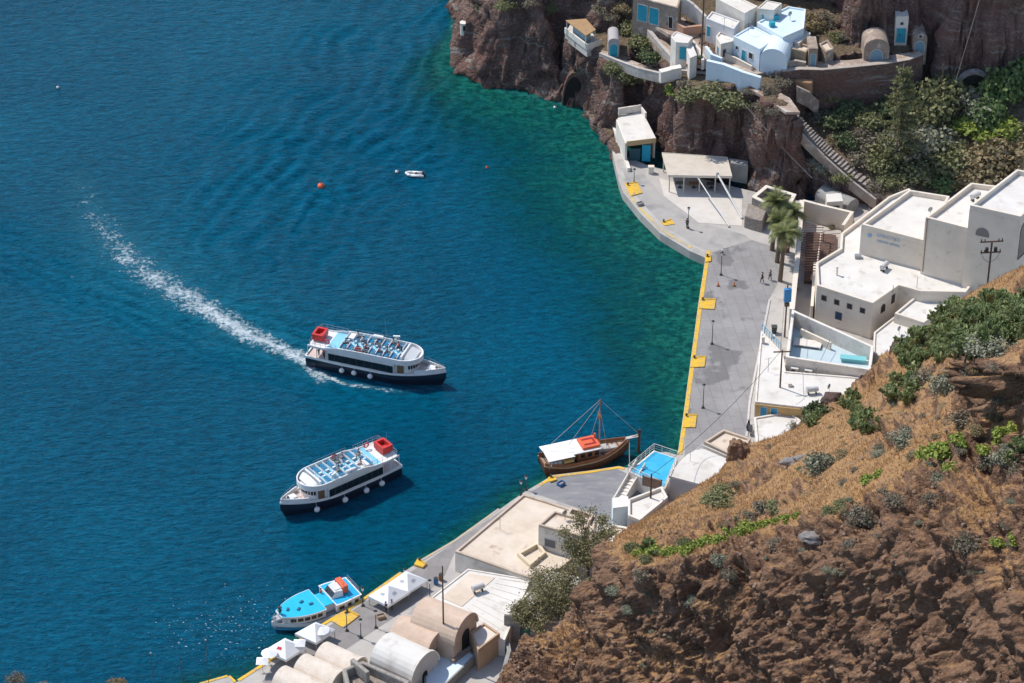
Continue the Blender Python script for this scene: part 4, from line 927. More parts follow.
MB().ring(SRW,.5,QZ,4.9).build('wall',mat('ruin_stone',(.26,.23,.20),.95,(.36,.33,.29),1.5,.08,3),sr_,world=True,bevel=.15)
m_=MB(); m_.prism([(p.x,p.y) for p in inset(SRW,.55)],QZ+.02,QZ+2.4); m_.build('rubble',STONE,sr_,world=True)
m_=MB(); c=P(360,668,5); m_.box((c.x,c.y,4.6),(.5,3,1.6),R(40)); m_.build('inner_wall',MATS['ruin_stone'],sr_,world=True,bevel=.1)
building('grey_yard_block','low grey yard block with a pale blue top beside the white vault','building',[(424,661),(458,640),(476,655),(440,690),(424,690)],2.6,QZ,GREYP,.2,.25,BLUEW)
# timber fence in front of ruin
wallthing('rubble_wall','broken stone wall below the large tan vault','wall',[(452,660),(480,640),(503,628)],.4,QZ,2.9,STONE)
wallthing('shed_wall','grey shed wall beside the green door at the slope foot','wall',[(504,620),(509,650),(500,684)],.4,QZ,3.0,GREYP)
NAVY=mat('navy_hull',(.008,.014,.032),.3,spec=.5)
BWHITE=mat('boat_white',(.78,.78,.77),.4,(.70,.69,.67),.8)
CREAMD=mat('foredeck_buff',(.62,.50,.45),.7,(.55,.44,.39),1.5)
LBLUE=mat('light_blue_deck',(.20,.50,.66),.6,(.26,.56,.70),1.2)
SEATB=mat('seat_blue',(.015,.17,.33),.5)
REDP=mat('red_paint',(.62,.035,.03),.45,(.52,.05,.04),1.5)
ORGP=mat('orange_red',(.72,.13,.05),.55,(.62,.12,.05),1.5)
def hullw(x,L,B,taper=.58,p=1.7,stern=.9):
    t=x/L
    s=stern+(1-stern)*min(1,t/.25)
    if t<taper: return B/2*s
    u=(t-taper)/(1-taper); return B/2*s*max(0,(1-u**p))
def hull(L,B,fb,bowr,rub=.12,draft=.7,**k):
    """lofted hull; returns MB of the sides and a sheer function"""
    sheer=lambda x: fb+bowr*max(0,(x/L-.45)/.55)**2
    rings=[]; N=26
    for i in range(N+1):
        x=L*i/N; w_=max(.02,hullw(x,L,B,**k)); zt=sheer(x); wl=max(.015,w_*(.9 if x<L*.6 else .9-.35*((x/L-.6)/.4)))
        xb=x-(.0 if x<L*.6 else .9*((x/L-.6)/.4)**2)
        rings.append([(x,w_,zt),(x,w_*1.0,zt*.6),(xb,wl,0),(xb,wl*.7,-draft),(xb,-wl*.7,-draft),(xb,-wl,0),(x,-w_,zt*.6),(x,-w_,zt)])
    m=MB(); m.loft(rings); return m,sheer
def outline(L,B,x0,x1,n=14,sc_=1.0,**k):
    xs=[x0+(x1-x0)*i/n for i in range(n+1)]
    up=[(x,hullw(x,L,B,**k)*sc_) for x in xs]; return up+[(x,-y) for x,y in up[::-1]]
def rail(mb,pts,h,r=.03,step=1,mids=(.5,)):
    for p in pts[::step]: mb.tube(p,(p[0],p[1],p[2]+h),r,None,5)
    for f in (1,)+mids:
        for i in range(len(pts)-1): mb.tube((pts[i][0],pts[i][1],pts[i][2]+h*f),(pts[i+1][0],pts[i+1][1],pts[i+1][2]+h*f),r*.9,None,5,cap=False)
def ferry(loc,rz,L,label,fenders,rows,firstx):
    r=empty('passenger_ferry',loc,label,'ferry','white and navy passenger ferries in the bay',rz); B=5.0
    K=dict(taper=.56,p=2.0)
    def X(x): return x-L/2
    def sh(m):
        m.v=[(v[0]-L/2,v[1],v[2]) for v in m.v]; return m
    m,sheer=hull(L,B,1.65,.75,**K); h=sh(m).build('hull',NAVY,r,smooth=False)
    # white rubbing band along the sheer
    m=MB(); N=30
    for s in (1,-1):
        rg=[]
        for i in range(N+1):
            x=L*i/N; w_=hullw(x,L,B,**K)+.07; z=sheer(x); rg.append([(x,s*w_,z-.05),(x,s*w_,z+.28),(x,s*max(0,w_-.16),z+.28),(x,s*max(0,w_-.16),z-.05)])
        m.loft(rg)
    m.box((0,0,1.75),(.16,B*.9,.33)); sh(m).build('rubbing_band',BWHITE,r)
    # deck
    m=MB(); o=outline(L,B,.1,L*.985,26,.97,**K); n=len(o); m.add([(x,y,sheer(x)+.02) for x,y in o],[(i,i+1,n-2-i,n-1-i) for i in range(n//2-1)]); sh(m).build('foredeck',CREAMD,r)
    # bow bulwark
    m=MB(); rg=[]
    for i in range(19):
        t=i/18; x=L*(.80+.195*math.sin(PI*t)); s=1 if t<.5 else -1; w_=hullw(x,L,B,**K)*s
        if abs(t-.5)<.02: w_=0
        z=sheer(x)+.2; rg.append([(x,w_,z),(x,w_,z+.55),(x-.12,w_*.93,z+.55),(x-.12,w_*.93,z)])
    m.loft(rg); sh(m).build('bow_bulwark',BWHITE,r)
    m=MB(); m.box((L*.9,0,sheer(L*.9)+.35),(1.3,1.1,.6)); sh(m).build('anchor_locker',BWHITE,r,bevel=.1)
    m=MB(); m.tube((L*.93,0,2.6),(L*.93,0,3.0),.16,.16,10); m.ball((L*.955,0,2.75),.18); sh(m).build('windlass',STEEL,r)
    # lower cabin
    xa,xb=L*.17,L*.66; ysd=B/2*.985
    m=MB(); m.box(((xa+xb)/2,0,2.7),(xb-xa,2*ysd-.12,1.7)); sh(m).build('lower_cabin',BWHITE,r)
    m=MB(); 
    for s in (1,-1): m.box(((xa+xb)/2,s*(ysd-.02),2.62),(xb-xa-.25,.10,1.12))
    for i in range(1,1): pass
    sp=split_build(sh(m),'window_band',mat('smoked_glass',(.010,.012,.016),.12,spec=.6),r)
    m=MB()
    for s in (1,-1):
        for i in range(1,9):
            x=xa+(xb-xa)*i/9; m.box((x,s*(ysd+.035),2.62),(.05,.02,1.12))
    sh(m).build('mullions',mat('dark_mullion',(.05,.055,.06),.4),r)
    # stern well columns and dark companionway
    m=MB()
    for s in (1,-1):
        for x in (.35,1.6,2.9): m.tube((x,s*2.15,1.7),(x,s*2.15,3.75),.06,None,6)
    split_build(sh(m),'stern_post',BWHITE,r)
    m=MB(); m.box((xa-.04,0,2.6),(.06,1.6,1.5)); sh(m).build('stern_door',mat('warm_brown_door',(.22,.12,.07),.6),r)
    # wheelhouse (rounded front)
    wx0,wx1=L*.66,L*.80; N=12; w_=[]
    pts=[(wx0,1.95),(wx1-1.2,1.85)]+[(wx1-1.2+1.2*math.sin(PI*i/N),1.85*math.cos(PI*i/N)) for i in range(1,N)]+[(wx1-1.2,-1.85),(wx0,-1.95)]
    m=MB(); m.prism(pts,1.75,3.72); sh(m).build('wheelhouse',BWHITE,r)
    m=MB()
    for i in range(1,N-1):
        a0=PI*(i+.12)/N; a1=PI*(i+.88)/N; q=lambda a,z,k: (wx1-1.2+(1.2+k)*math.sin(a),(1.85+k)*math.cos(a),z)
        m.add([q(a0,2.75,.03),q(a1,2.75,.03),q(a1,3.4,.03),q(a0,3.4,.03),q(a0,2.75,-.03),q(a1,2.75,-.03),q(a1,3.4,-.03),q(a0,3.4,-.03)],[(0,1,2,3),(7,6,5,4),(0,4,5,1),(1,5,6,2),(2,6,7,3),(3,7,4,0)])
    split_build(sh(m),'windscreen',GLASS,r)
    m=MB()
    for s in (1,-1): m.box((wx0+.75,s*1.93,2.65),(.9,.06,1.7))
    split_build(sh(m),'side_door',mat('door_amber',(.20,.12,.06),.5),r)
    # upper deck slab and bulwark
    ux0,ux1=.5,L*.83
    def upl(k=0):
        o=[(ux0,2.4+k)]+[(ux0+(ux1-2.6-ux0)*i/6,2.55+k) for i in range(1,7)]
        o+=[(ux1-2.6+(2.6+k)*math.sin(PI/2*i/8),(2.55+k)*math.cos(PI/2*i/8)) for i in range(1,9)]
        return o+[(x,-y) for x,y in o[::-1][1:]]
    U=upl(); m=MB(); m.prism(U,3.62,3.84); sh(m).build('upper_deck',BWHITE,r,bevel=.03)
    xf=L*.70; m=MB(); m.prism([(3.0,-2.3),(xf,-2.3),(xf+.6,-1.6),(xf+.6,1.6),(xf,2.3),(3.0,2.3)],3.84,3.88); sh(m).build('deck_floor',LBLUE,r)
    # bulwark: low aft, rising forward in a swoop
    I=upl(-.14); n=len(U); rg=[]
    def bh(x):
        t=(x-3.6)/1.4; t=min(1,max(0,t)); return .12+.55*(t*t*(3-2*t))
    for i in range(n): 
        z=3.8+bh(U[i][0]); rg.append([(U[i][0],U[i][1],3.8),(U[i][0],U[i][1],z),(I[i][0],I[i][1],z),(I[i][0],I[i][1],3.8)])
    m=MB(); m.loft(rg); sh(m).build('upper_bulwark',BWHITE,r)
    # forward fairing / wheelhouse hood
    m=MB(); rg=[]
    for j in range(7):
        t=j/6; rg.append([(xf+.5+(ux1-1.0-xf)*t*.8+.5*math.cos(a)*0, 2.05*math.cos(a)*(1-.25*t), 3.9+ (.75-.5*t)*math.sin(a)**.5 if 0<math.sin(a) else 3.9) for a in [PI*i/12 for i in range(13)]])
    m.loft(rg); sh(m).build('hood',mat('boat_grey_white',(.62,.64,.64),.45),r)
    m=MB(); m.box((xf+.1,0,4.35),(.25,3.9,.8)); sh(m).build('front_console',BWHITE,r,bevel=.06)
    # benches: rows across in two banks
    for i in range(rows):
        x=firstx+i*.98
        for s in (1,-1):
            bn=MB(); bn.box((x,s*1.22,4.22),(.42,1.75,.07)); bn.box((x,s*1.22,4.03),(.30,1.5,.32)); o=sh(bn).build('bench',BWHITE,r)
            bk=MB(); bk.box((x-.23,s*1.22,4.42),(.06,1.75,.36)); sh(bk).build('backrest',BWHITE,o)
            bs=MB(); bs.box((x+.03,s*(1.22+.12),4.285),(.44,1.4,.06)); sh(bs).build('cushion',SEATB,o)
    # guard rails on the upper deck
    m=MB(); pts=[(x,2.42,3.9) for x in np.linspace(.8,4.4,6)]; rail(m,pts,.85,.025); rail(m,[(p[0],-p[1],p[2]) for p in pts],.85,.025); rail(m,[(.7,y,3.9) for y in np.linspace(-2.3,2.3,6)],.85,.025)
    for s_ in (1,-1):
        m3=MB(); rail(m3,[(x,2.48*s_,4.45) for x in np.linspace(5.5,L*.62,8)],.45,.02,mids=()); sh(m3).build('side_rail',GREYM,r)
    split_build(sh(m),'guard_rail',GREYM,r) if False else sh(m).build('guard_rail',GREYM,r)
    # lower side grab rail, bow rail
    m=MB(); rail(m,[(L*(.82+.165*math.sin(PI*t)),hullw(L*(.82+.165*math.sin(PI*t)),L,B,**K)*(1 if t<.5 else -1)*(0 if t==.5 else 1),sheer(L*.9)+.7) for t in np.linspace(0,1,13)],.4,.02,mids=()); sh(m).build('bow_rail',GREYM,r)
    # red frame box at stern
    m=MB(); cx=1.35; z0=4.55
    for y0 in (-1,1): m.box((cx,y0*.95,z0),(1.5,.35,.95)); 
    m.box((cx-.62,0,z0),(.28,1.6,.95)); m.box((cx+.62,0,z0),(.28,1.6,.95)); m.box((cx,0,z0-.3),(1.0,1.6,.25)); sh(m).build('stern_box',REDP,r)
    m=MB()
    for sx_ in (-.5,.5):
        for sy_ in (-.8,.8): m.tube((cx+sx_,sy_,3.8),(cx+sx_,sy_,4.15),.06)
    split_build(sh(m),'box_leg',STEEL,r)
    # lifebuoys
    for (x,y) in ((2.9,-1.6),(7.4,-2.0)):
        t_=MB(); N=14; rg=[]
        for i in range(N):
            a=2*PI*i/N; rg.append([(x+math.cos(a)*(.32+.09*math.cos(b)),y+.09*math.sin(b),4.55+math.sin(a)*(.32+.09*math.cos(b))) for b in [2*PI*k/6 for k in range(6)]])
        rg.append(rg[0]); t_.loft(rg,cap0=False,cap1=False); sh(t_).build('lifebuoy',REDP,r)
    # radar mast and antennas, raft canister
    m=MB(); mx=L*.60; m.tube((mx,2.2,4.5),(mx,2.2,5.3),.07); m.box((mx,2.2,5.3),(.9,.25,.14),R(20)); m.tube((mx+.3,2.2,4.5),(mx+.3,2.2,5.0),.05); m.tube((mx-.5,2.2,4.5),(mx+.1,2.2,5.2),.04); sh(m).build('radar_mast',BWHITE,r)
    m=MB(); m.tube((mx-1.4,2.3,4.4),(mx-1.6,2.3,7.6),.025,.01,5); m.tube((.9,0,5.0),(.8,0,6.6),.025,.01,5); split_build(sh(m),'antenna',GREYM,r)
    m=MB(); m.tube((mx-3.0,2.15,4.62),(mx-1.8,2.15,4.62),.28,None,12); m.ball((mx-3.0,2.15,4.62),.28); sh(m).build('raft_canister',BWHITE,r)
    m=MB(); m.box((5.3,1.5,4.2),(1.3,1.4,.35)); sh(m).build('deck_locker',BWHITE,r,bevel=.05)
    for x in fenders:
        m=MB(); w_=hullw(x*L,L,B,**K); m.ball((x*L,-w_-.26,.95),.36,12,8,1.05); m.tube((x*L,-w_-.2,1.25),(x*L,-w_-.02,1.9),.025); sh(m).build('fender',BWHITE,r,smooth=True)
    return r
# ---------------- people ----------------
def skin(name,pts,edges,rad,m,parent,root=0,sub=1):
    me=bpy.data.meshes.new(name); me.from_pydata(pts,edges,[]); o=bpy.data.objects.new(name,me); COL.objects.link(o)
    md=o.modifiers.new('s','SKIN'); md.use_smooth_shade=True
    for i,v in enumerate(me.skin_vertices[0].data): v.radius=(rad[i] if isinstance(rad[i],tuple) else (rad[i],rad[i])); v.use_root=(i==root)
    s=o.modifiers.new('u','SUBSURF'); s.levels=sub; s.render_levels=sub
    dg=bpy.context.evaluated_depsgraph_get(); nm=bpy.data.meshes.new_from_object(o.evaluated_get(dg)); nm.materials.clear(); nm.materials.append(m)
    COL.objects.unlink(o); bpy.data.objects.remove(o); q=bpy.data.objects.new(name,nm); COL.objects.link(q); q.parent=parent; return q
SKIN=mat('skin',(.45,.25,.17),.6)
def person(loc,rz,label,shirt,trous,hair=(.03,.02,.015),pose='stand',group=None,h=1.72):
    r=empty('person',loc,label,'person',group,rz)
    sm=mat('cloth_%.2f%.2f%.2f'%shirt,shirt,.85); tm=mat('cloth_%.2f%.2f%.2f'%trous,trous,.85); hm=mat('hair_%.2f'%hair[0],hair,.7)
    k=h/1.72
    if pose=='stand' or pose=='walk':
        f=.22 if pose=='walk' else .03
        J=dict(pel=(0,0,.93),bel=(.0,0,1.12),ch=(0,0,1.32),nk=(0,0,1.46),hd=(.02,0,1.55),tp=(.02,0,1.68),
          sl=(0,.17,1.40),sr=(0,-.17,1.40),el=(-f*.5,.24,1.13),er=(f*.4,-.24,1.13),hl=(f*.1+.05,.25,.90),hr=(f*.9,-.24,.92),gl=(.01,.27,.80),gr_=(f*.95+.03,-.25,.82),
          jl=(0,.09,.88),jr=(0,-.09,.88),kl=(f*.6,.10,.50),kr=(-f*.2,-.10,.50),al=(f*.9,.10,.09),ar=(-f*1.1,-.10,.10),tl=(f*.9+.16,.12,.035),tr=(-f*1.1+.15,-.12,.04))
    else: # seated facing +x
        J=dict(pel=(0,0,.10),bel=(-.02,0,.28),ch=(0,0,.48),nk=(.03,0,.62),hd=(.06,0,.71),tp=(.06,0,.84),
          sl=(0,.17,.56),sr=(0,-.17,.56),el=(.08,.24,.30),er=(.08,-.24,.30),hl=(.32,.18,.20),hr=(.32,-.18,.20),gl=(.42,.14,.18),gr_=(.42,-.14,.18),
          jl=(.04,.09,.10),jr=(.04,-.09,.10),kl=(.45,.11,.12),kr=(.45,-.11,.12),al=(.44,.11,-.30),ar=(.44,-.11,-.30),tl=(.60,.13,-.36),tr=(.60,-.13,-.36))
    RD=dict(pel=(.14,.11),bel=(.13,.10),ch=(.155,.11),nk=.055,hd=.088,tp=.07,sl=.06,sr=.06,el=.042,er=.042,hl=.032,hr=.032,gl=.03,gr_=.03,jl=.085,jr=.085,kl=.06,kr=.06,al=.042,ar=.042,tl=.035,tr=.035)
    E_=[('pel','bel'),('bel','ch'),('ch','nk'),('nk','hd'),('hd','tp'),('ch','sl'),('ch','sr'),('sl','el'),('sr','er'),('el','hl'),('er','hr'),('hl','gl'),('hr','gr_'),('pel','jl'),('pel','jr'),('jl','kl'),('jr','kr'),('kl','al'),('kr','ar'),('al','tl'),('ar','tr')]
    def part(nm,names,sc_,m):
        ns=list(names); ed=[(ns.index(a),ns.index(b)) for a,b in E_ if a in ns and b in ns]
        return skin(nm,[tuple(c*k for c in J[n]) for n in ns],ed,[tuple(q*sc_ for q in RD[n]) if isinstance(RD[n],tuple) else RD[n]*sc_ for n in ns],m,r)
    part('body',list(J),1.0,SKIN)
    part('shirt',['pel','bel','ch','sl','sr','el','er'],1.14,sm)
    part('trousers',['pel','jl','jr','kl','kr','al','ar'],1.15,tm)
    m=MB(); t=J['hd']; m.ball(((t[0]-.015)*k,0,(t[2]+.075)*k),.105*k,10,6,1.0); m.build('hair',hm,r,smooth=True)
    return r
PCOL=[((.55,.12,.10),(.05,.06,.10)),((.60,.55,.50),(.10,.12,.18)),((.08,.10,.14),(.35,.30,.24)),((.62,.40,.38),(.12,.12,.13)),((.12,.28,.40),(.30,.28,.25)),((.65,.62,.58),(.40,.30,.22))]
def aim(px0,px1,z=0):
    a=P(*px0,z);b=P(*px1,z); return (a+b)/2,math.atan2(b.y-a.y,b.x-a.x),(b-a).length
c,rz,L=aim((313,359),(445,386)); print('ferry1',L); L1=L
f1=ferry(c,rz,L,'ferry under way with a white wake, red box at its left end',(.28,.37,.49),9,L*.27)
c2,rz2,L2=aim((392,470),(282,518)); print('ferry2',L2)
f2=ferry(c2,rz2,L2,'ferry lying still without a wake, red box at its upper right end',(.0,),8,L2*.27)
for ch in list(f2.children):
    if ch.name.startswith('fender'): bpy.data.objects.remove(ch)
K=dict(taper=.56,p=2.0)
for x in (.20,.34,.53,.76):
    m=MB(); w_=hullw(x*L2,L2,5.0,**K); m.ball((x*L2-L2/2,w_+.28,.8),.38,12,8,1.05); m.tube((x*L2-L2/2,w_+.2,1.1),(x*L2-L2/2,w_+.02,1.9),.025); m.build('fender',BWHITE,f2,smooth=True)
def onboat(r,L,x,y,z): 
    c_,s_=math.cos(r.rotation_euler.z),math.sin(r.rotation_euler.z); x-=L/2; y*=r.scale[1]; z*=r.scale[2]
    return Vector((r.location.x+x*c_-y*s_,r.location.y+x*s_+y*c_,r.location.z+z))
f1.scale=(1.02,.88,.93); f2.scale=(1.02,.88,.93)
pp=[]
rr=random.Random(3)
SEATS=[(0,-1,.7),(1,1,1.4),(2,-1,1.5),(3,-1,.9),(3,-1,1.8),(4,1,.8),(5,-1,1.1),(6,1,1.6),(6,-1,.8),(7,1,1.0),(2,1,.7),(1,-1,1.2)]
for bi,(r,L,fx,n_,grp) in enumerate(((f1,L1,L1*.27,11,'passengers seated on the ferry with the wake'),(f2,L2,L2*.27,6,'passengers seated on the idle ferry'))):
    for i,(row,s,y) in enumerate(SEATS[:n_]):
        q=onboat(r,L,fx+row*.98+.02,s*y,4.30); cs=PCOL[(i+bi*2)%6]
        if i<3 or bi==1 and i<2:
            p_=person(q,r.rotation_euler.z,'passenger seated on an upper deck bench of the '+('ferry under way' if bi==0 else 'idle ferry'),cs[0],cs[1],pose='sit',group=grp); pp.append(p_)
        else:
            p_=copy_tree(pp[-1 if bi==1 else i%3]); p_.location=q; p_['group']=grp; p_['label']='passenger seated on an upper deck bench of the '+('ferry under way' if bi==0 else 'idle ferry')
for i,(x,y,lab,cs) in enumerate(((1.4,-1.3,'passenger in a pale top standing in the stern well of the moving ferry',5),(2.3,-1.7,'passenger in red standing at the rail of the moving ferry stern',0),(2.4,.2,'passenger in dark blue standing in the stern of the moving ferry',2))):
    q=onboat(f1,L1,x,y,1.7); person(q,rz+1.2*i,lab,*PCOL[cs])
# ---------------- tender with blue roof ----------------
CYAN=mat('cyan_deck',(.01,.42,.66),.45,(.02,.47,.70),1.0); CYAN2=mat('deep_blue_deck',(.005,.10,.30),.5)
c,rz,L=aim((356,599),(272,631)); print('tender',L); L=max(L,11.0)
td=empty('tender_boat',c,'blue-roofed tender boat with an orange box moored by the yellow pad','boat',None,rz); B=4.5; K=dict(taper=.5,p=2.2,stern=.85)
def sh(m): m.v=[(v[0]-L/2,v[1],v[2]) for v in m.v]; return m
m,sheer=hull(L,B,.85,.55,**K); sh(m).build('hull',BWHITE,td)
m=MB(); rg=[]
for s in (1,-1):
    rg=[[(x,s*(hullw(x,L,B,**K)+.06),.25),(x,s*(hullw(x,L,B,**K)+.06),.5),(x,s*hullw(x,L,B,**K)*.9,.5),(x,s*hullw(x,L,B,**K)*.9,.25)] for x in np.linspace(0,L*.97,18)]; m.loft(rg)
sh(m).build('waterline_band',BLUEP,td)
m=MB(); o=outline(L,B,.1,L*.985,20,.96,**K); n=len(o); m.add([(x,y,sheer(x)+.02) for x,y in o],[(i,i+1,n-2-i,n-1-i) for i in range(n//2-1)]); sh(m).build('deck',mat('grey_boat_deck',(.30,.29,.28),.7),td)
# front cabin with cyan roof
o=[(x,y) for x,y in outline(L,B,L*.46,L*.90,12,.93,**K)]
m=MB(); m.prism(o,1.0,2.0); sh(m).build('front_cabin',BWHITE,td)
m=MB(); o2=outline(L,B,L*.45,L*.915,12,.98,**K); m.prism(o2,2.003,2.10); sh(m).build('roof_rim',BWHITE,td)
m=MB(); o3=outline(L,B,L*.455,L*.905,12,.94,**K); m.prism(o3,2.103,2.13); sh(m).build('cabin_roof',CYAN,td)
m=MB()
for s in (1,-1):
    for x in np.linspace(L*.50,L*.78,5): 
        y=hullw(x,L,B,**K)*.93; y2=hullw(x+.6,L,B,**K)*.93; m.add([(x,s*(y+.04),1.3),(x+.6,s*(y2+.04),1.3),(x+.6,s*(y2+.04),1.75),(x,s*(y+.04),1.75),(x,s*(y-.04),1.3),(x+.6,s*(y2-.04),1.3),(x+.6,s*(y2-.04),1.75),(x,s*(y-.04),1.75)],[(0,1,2,3),(7,6,5,4),(0,4,5,1),(1,5,6,2),(2,6,7,3),(3,7,4,0)])
split_build(sh(m),'side_window',mat('amber_window',(.10,.06,.04),.2),td)
# centre bridge with cyan roof and open well
m=MB(); m.box((L*.40,0.25,2.0),(L*.16,2.5,.10)); sh(m).build('walkway_roof',CYAN,td)
m=MB(); m.box((L*.40,0.3,1.45),(L*.15,2.2,1.0)); sh(m).build('walkway_casing',BWHITE,td)
m=MB(); m.prism(outline(L,B,L*.04,L*.33,8,.95,**K),1.0,2.0); sh(m).build('aft_cabin',BWHITE,td)
m=MB(); m.prism(outline(L,B,L*.02,L*.335,8,.99,**K),2.003,2.10); sh(m).build('roof_rim',BWHITE,td)
m=MB(); m.prism(outline(L,B,L*.035,L*.325,8,.90,**K),2.103,2.13); sh(m).build('aft_roof',mat('mid_blue_deck',(.01,.34,.60),.5,(.01,.40,.66),.8),td)
m=MB()
for s in (1,-1):
    for x in (L*.06,L*.15,L*.24): m.box((x+.35,s*(hullw(x,L,B,**K)*.95-.0),1.5),(.65,.12,.42))
split_build(sh(m),'side_window',MATS['amber_window'],td)
# wheelhouse windows on aft roof
x0=L*.20; m=MB(); rg=[[(x0,-1.15,2.13),(x0+1.5,-.95,2.13),(x0+1.5,.95,2.13),(x0,1.15,2.13)],[(x0,-1.05,2.95),(x0+.85,-.8,2.95),(x0+.85,.8,2.95),(x0,1.05,2.95)]]
m.loft(rg); sh(m).build('wheelhouse',BWHITE,td,bevel=.05)
m=MB()
for i in range(4):
    y=-.68+i*.45; a=Vector((x0+1.40,y-.17,2.30)); b_=Vector((x0+1.40,y+.17,2.30)); c3=Vector((x0+.98,y+.15,2.83)); d3=Vector((x0+.98,y-.15,2.83)); k=Vector((.07,0,.05)); m.add([a+k,b_+k,c3+k,d3+k,a-k,b_-k,c3-k,d3-k],[(0,1,2,3),(7,6,5,4),(0,4,5,1),(1,5,6,2),(2,6,7,3),(3,7,4,0)])
split_build(sh(m),'windscreen',GLASS,td)
m=MB(); m.box((x0+.4,0,3.0),(.9,1.3,.06)); sh(m).build('roof_hatch',mat('cream_gel',(.66,.64,.6),.5),td)
m=MB(); m.box((x0-.45,-.1,2.75),(.75,2.0,1.0)); sh(m).build('orange_locker',ORGP,td,bevel=.08)
m=MB(); m.tube((x0-.2,.9,2.9),(x0-.2,.9,4.0),.04); rail(m,[(.3,y,2.1) for y in (-1.4,-.5,.5,1.4)],.7,.02); sh(m).build('aft_rail',GREYM,td)
m=MB(); m.box((L*.92,0,sheer(L*.92)+.25),(.9,.9,.35)); m.tube((L*.955,0,sheer(L)+.1),(L*.955,0,sheer(L)+.55),.1); sh(m).build('bow_hatch',mat('grey_hatch',(.4,.42,.45),.5),td,bevel=.05)
m=MB(); rail(m,[(L*(.80+.18*math.sin(PI*t)),hullw(L*(.80+.18*math.sin(PI*t)),L,B,**K)*.95*(1 if t<.5 else -1)*(0 if t==.5 else 1),sheer(L*.9)) for t in np.linspace(0,1,9)],.6,.025,mids=()); sh(m).build('bow_rail',GREYM,td)
for i,(x,y) in enumerate(((.55,.4),(.62,-.5),(.70,.5),(.80,-.1))):
    m=MB(); m.box((L*x,y,2.2),(.5,.28,.14),.3*i); sh(m).build('roof_vent',mat('teal_vent',(.02,.12,.18),.5),td)
cr_=person(onboat(td,L,L*.90,.1,1.75),rz+1.5,'crewman in dark clothes standing on the bow of the blue-roofed tender',(.03,.04,.08),(.03,.035,.05))
person(onboat(td,L,L*.37,-.9,1.05),rz+3,'crewman in a red top standing in the open well of the tender',(.45,.08,.06),(.06,.06,.08))
# ---------------- wooden caique ----------------
WD=mat('varnished_wood',(.26,.095,.04),.5,(.34,.15,.07),3,stretch=(.4,2,2)); WD2=mat('dark_hull_wood',(.10,.042,.025),.6,(.16,.07,.04),2)
c,rz,L=aim((541,474),(629,455)); print('caique',L); B=3.9; K=dict(taper=.5,p=1.9,stern=.62)
ck=empty('wooden_boat',c+Vector((0,.3,0)),'wooden excursion boat with a white awning and a mast at the grey dock','boat',None,rz)
def sheer2(x): t=x/L; return 1.25+.9*max(0,(t-.5)/.5)**2+.45*max(0,(.25-t)/.25)**2
rings=[]
for i in range(27):
    x=L*i/26; w_=max(.03,hullw(x,L,B,**K)); zt=sheer2(x); wl=w_*(.85 if x<L*.6 else .85-.4*((x/L-.6)/.4)); xb=x-(.0 if x<L*.6 else .8*((x/L-.6)/.4)**2)+(.5*(1-x/(L*.15)) if x<L*.15 else 0)
    rings.append([(x,w_,zt),(x,w_,zt*.55),(xb,wl,0),(xb,wl*.6,-.7),(xb,-wl*.6,-.7),(xb,-wl,0),(x,-w_,zt*.55),(x,-w_,zt)])
m=MB(); m.loft(rings); sh(m).build('hull',WD2,ck)
m=MB()
for s in (1,-1): m.loft([[(x,s*(hullw(x,L,B,**K)+.06),sheer2(x)-.02),(x,s*(hullw(x,L,B,**K)+.06),sheer2(x)+.14),(x,s*max(0,hullw(x,L,B,**K)-.12),sheer2(x)+.14),(x,s*max(0,hullw(x,L,B,**K)-.12),sheer2(x)-.02)] for x in np.linspace(0,L*.995,26)])
sh(m).build('gunwale',mat('buff_gunwale',(.50,.34,.20),.6),ck)
m=MB()
for s in (1,-1): m.loft([[(x,s*(hullw(x,L,B,**K)*.99-.03),sheer2(x)+.1),(x,s*(hullw(x,L,B,**K)*.99-.03),sheer2(x)+.55),(x,s*(hullw(x,L,B,**K)*.99-.10),sheer2(x)+.55),(x,s*(hullw(x,L,B,**K)*.99-.10),sheer2(x)+.1)] for x in np.linspace(0.1,L*.96,22)])
sh(m).build('bulwark',WD,ck)
m=MB(); o=outline(L,B,.1,L*.97,20,.95,**K); n=len(o); m.add([(x,y,sheer2(x)-.0) for x,y in o],[(i,i+1,n-2-i,n-1-i) for i in range(n//2-1)]); sh(m).build('deck',mat('pale_deck_planks',(.42,.33,.25),.8,(.34,.25,.18),4,stretch=(.3,5,1)),ck)
m=MB(); m.box((L*.50,0,2.0),(L*.24,2.5,1.5)); sh(m).build('cabin',WD,ck)
m=MB()
for s in (1,-1):
    for i in range(3): m.box((L*.43+i*.95,s*1.26,2.2),(.55,.06,.6))
split_build(sh(m),'cabin_window',GLASS,ck)
m=MB(); m.box((L*.475,0,2.85),(L*.32,3.1,.12)); sh(m).build('cabin_roof',BWHITE,ck,bevel=.04)
m=MB(); m.box((L*.535,0,3.08),(L*.20,2.3,.34)); cr2=sh(m).build('red_roof',ORGP,ck,bevel=.05)
m=MB(); 
for s in (1,-1): m.box((L*.535,s*.55,3.27),(L*.13,.28,.05))
m.box((L*.59,0,3.27),(.25,.85,.05)); sh(m).build('roof_mark',mat('dark_red',(.30,.02,.02),.5),cr2)
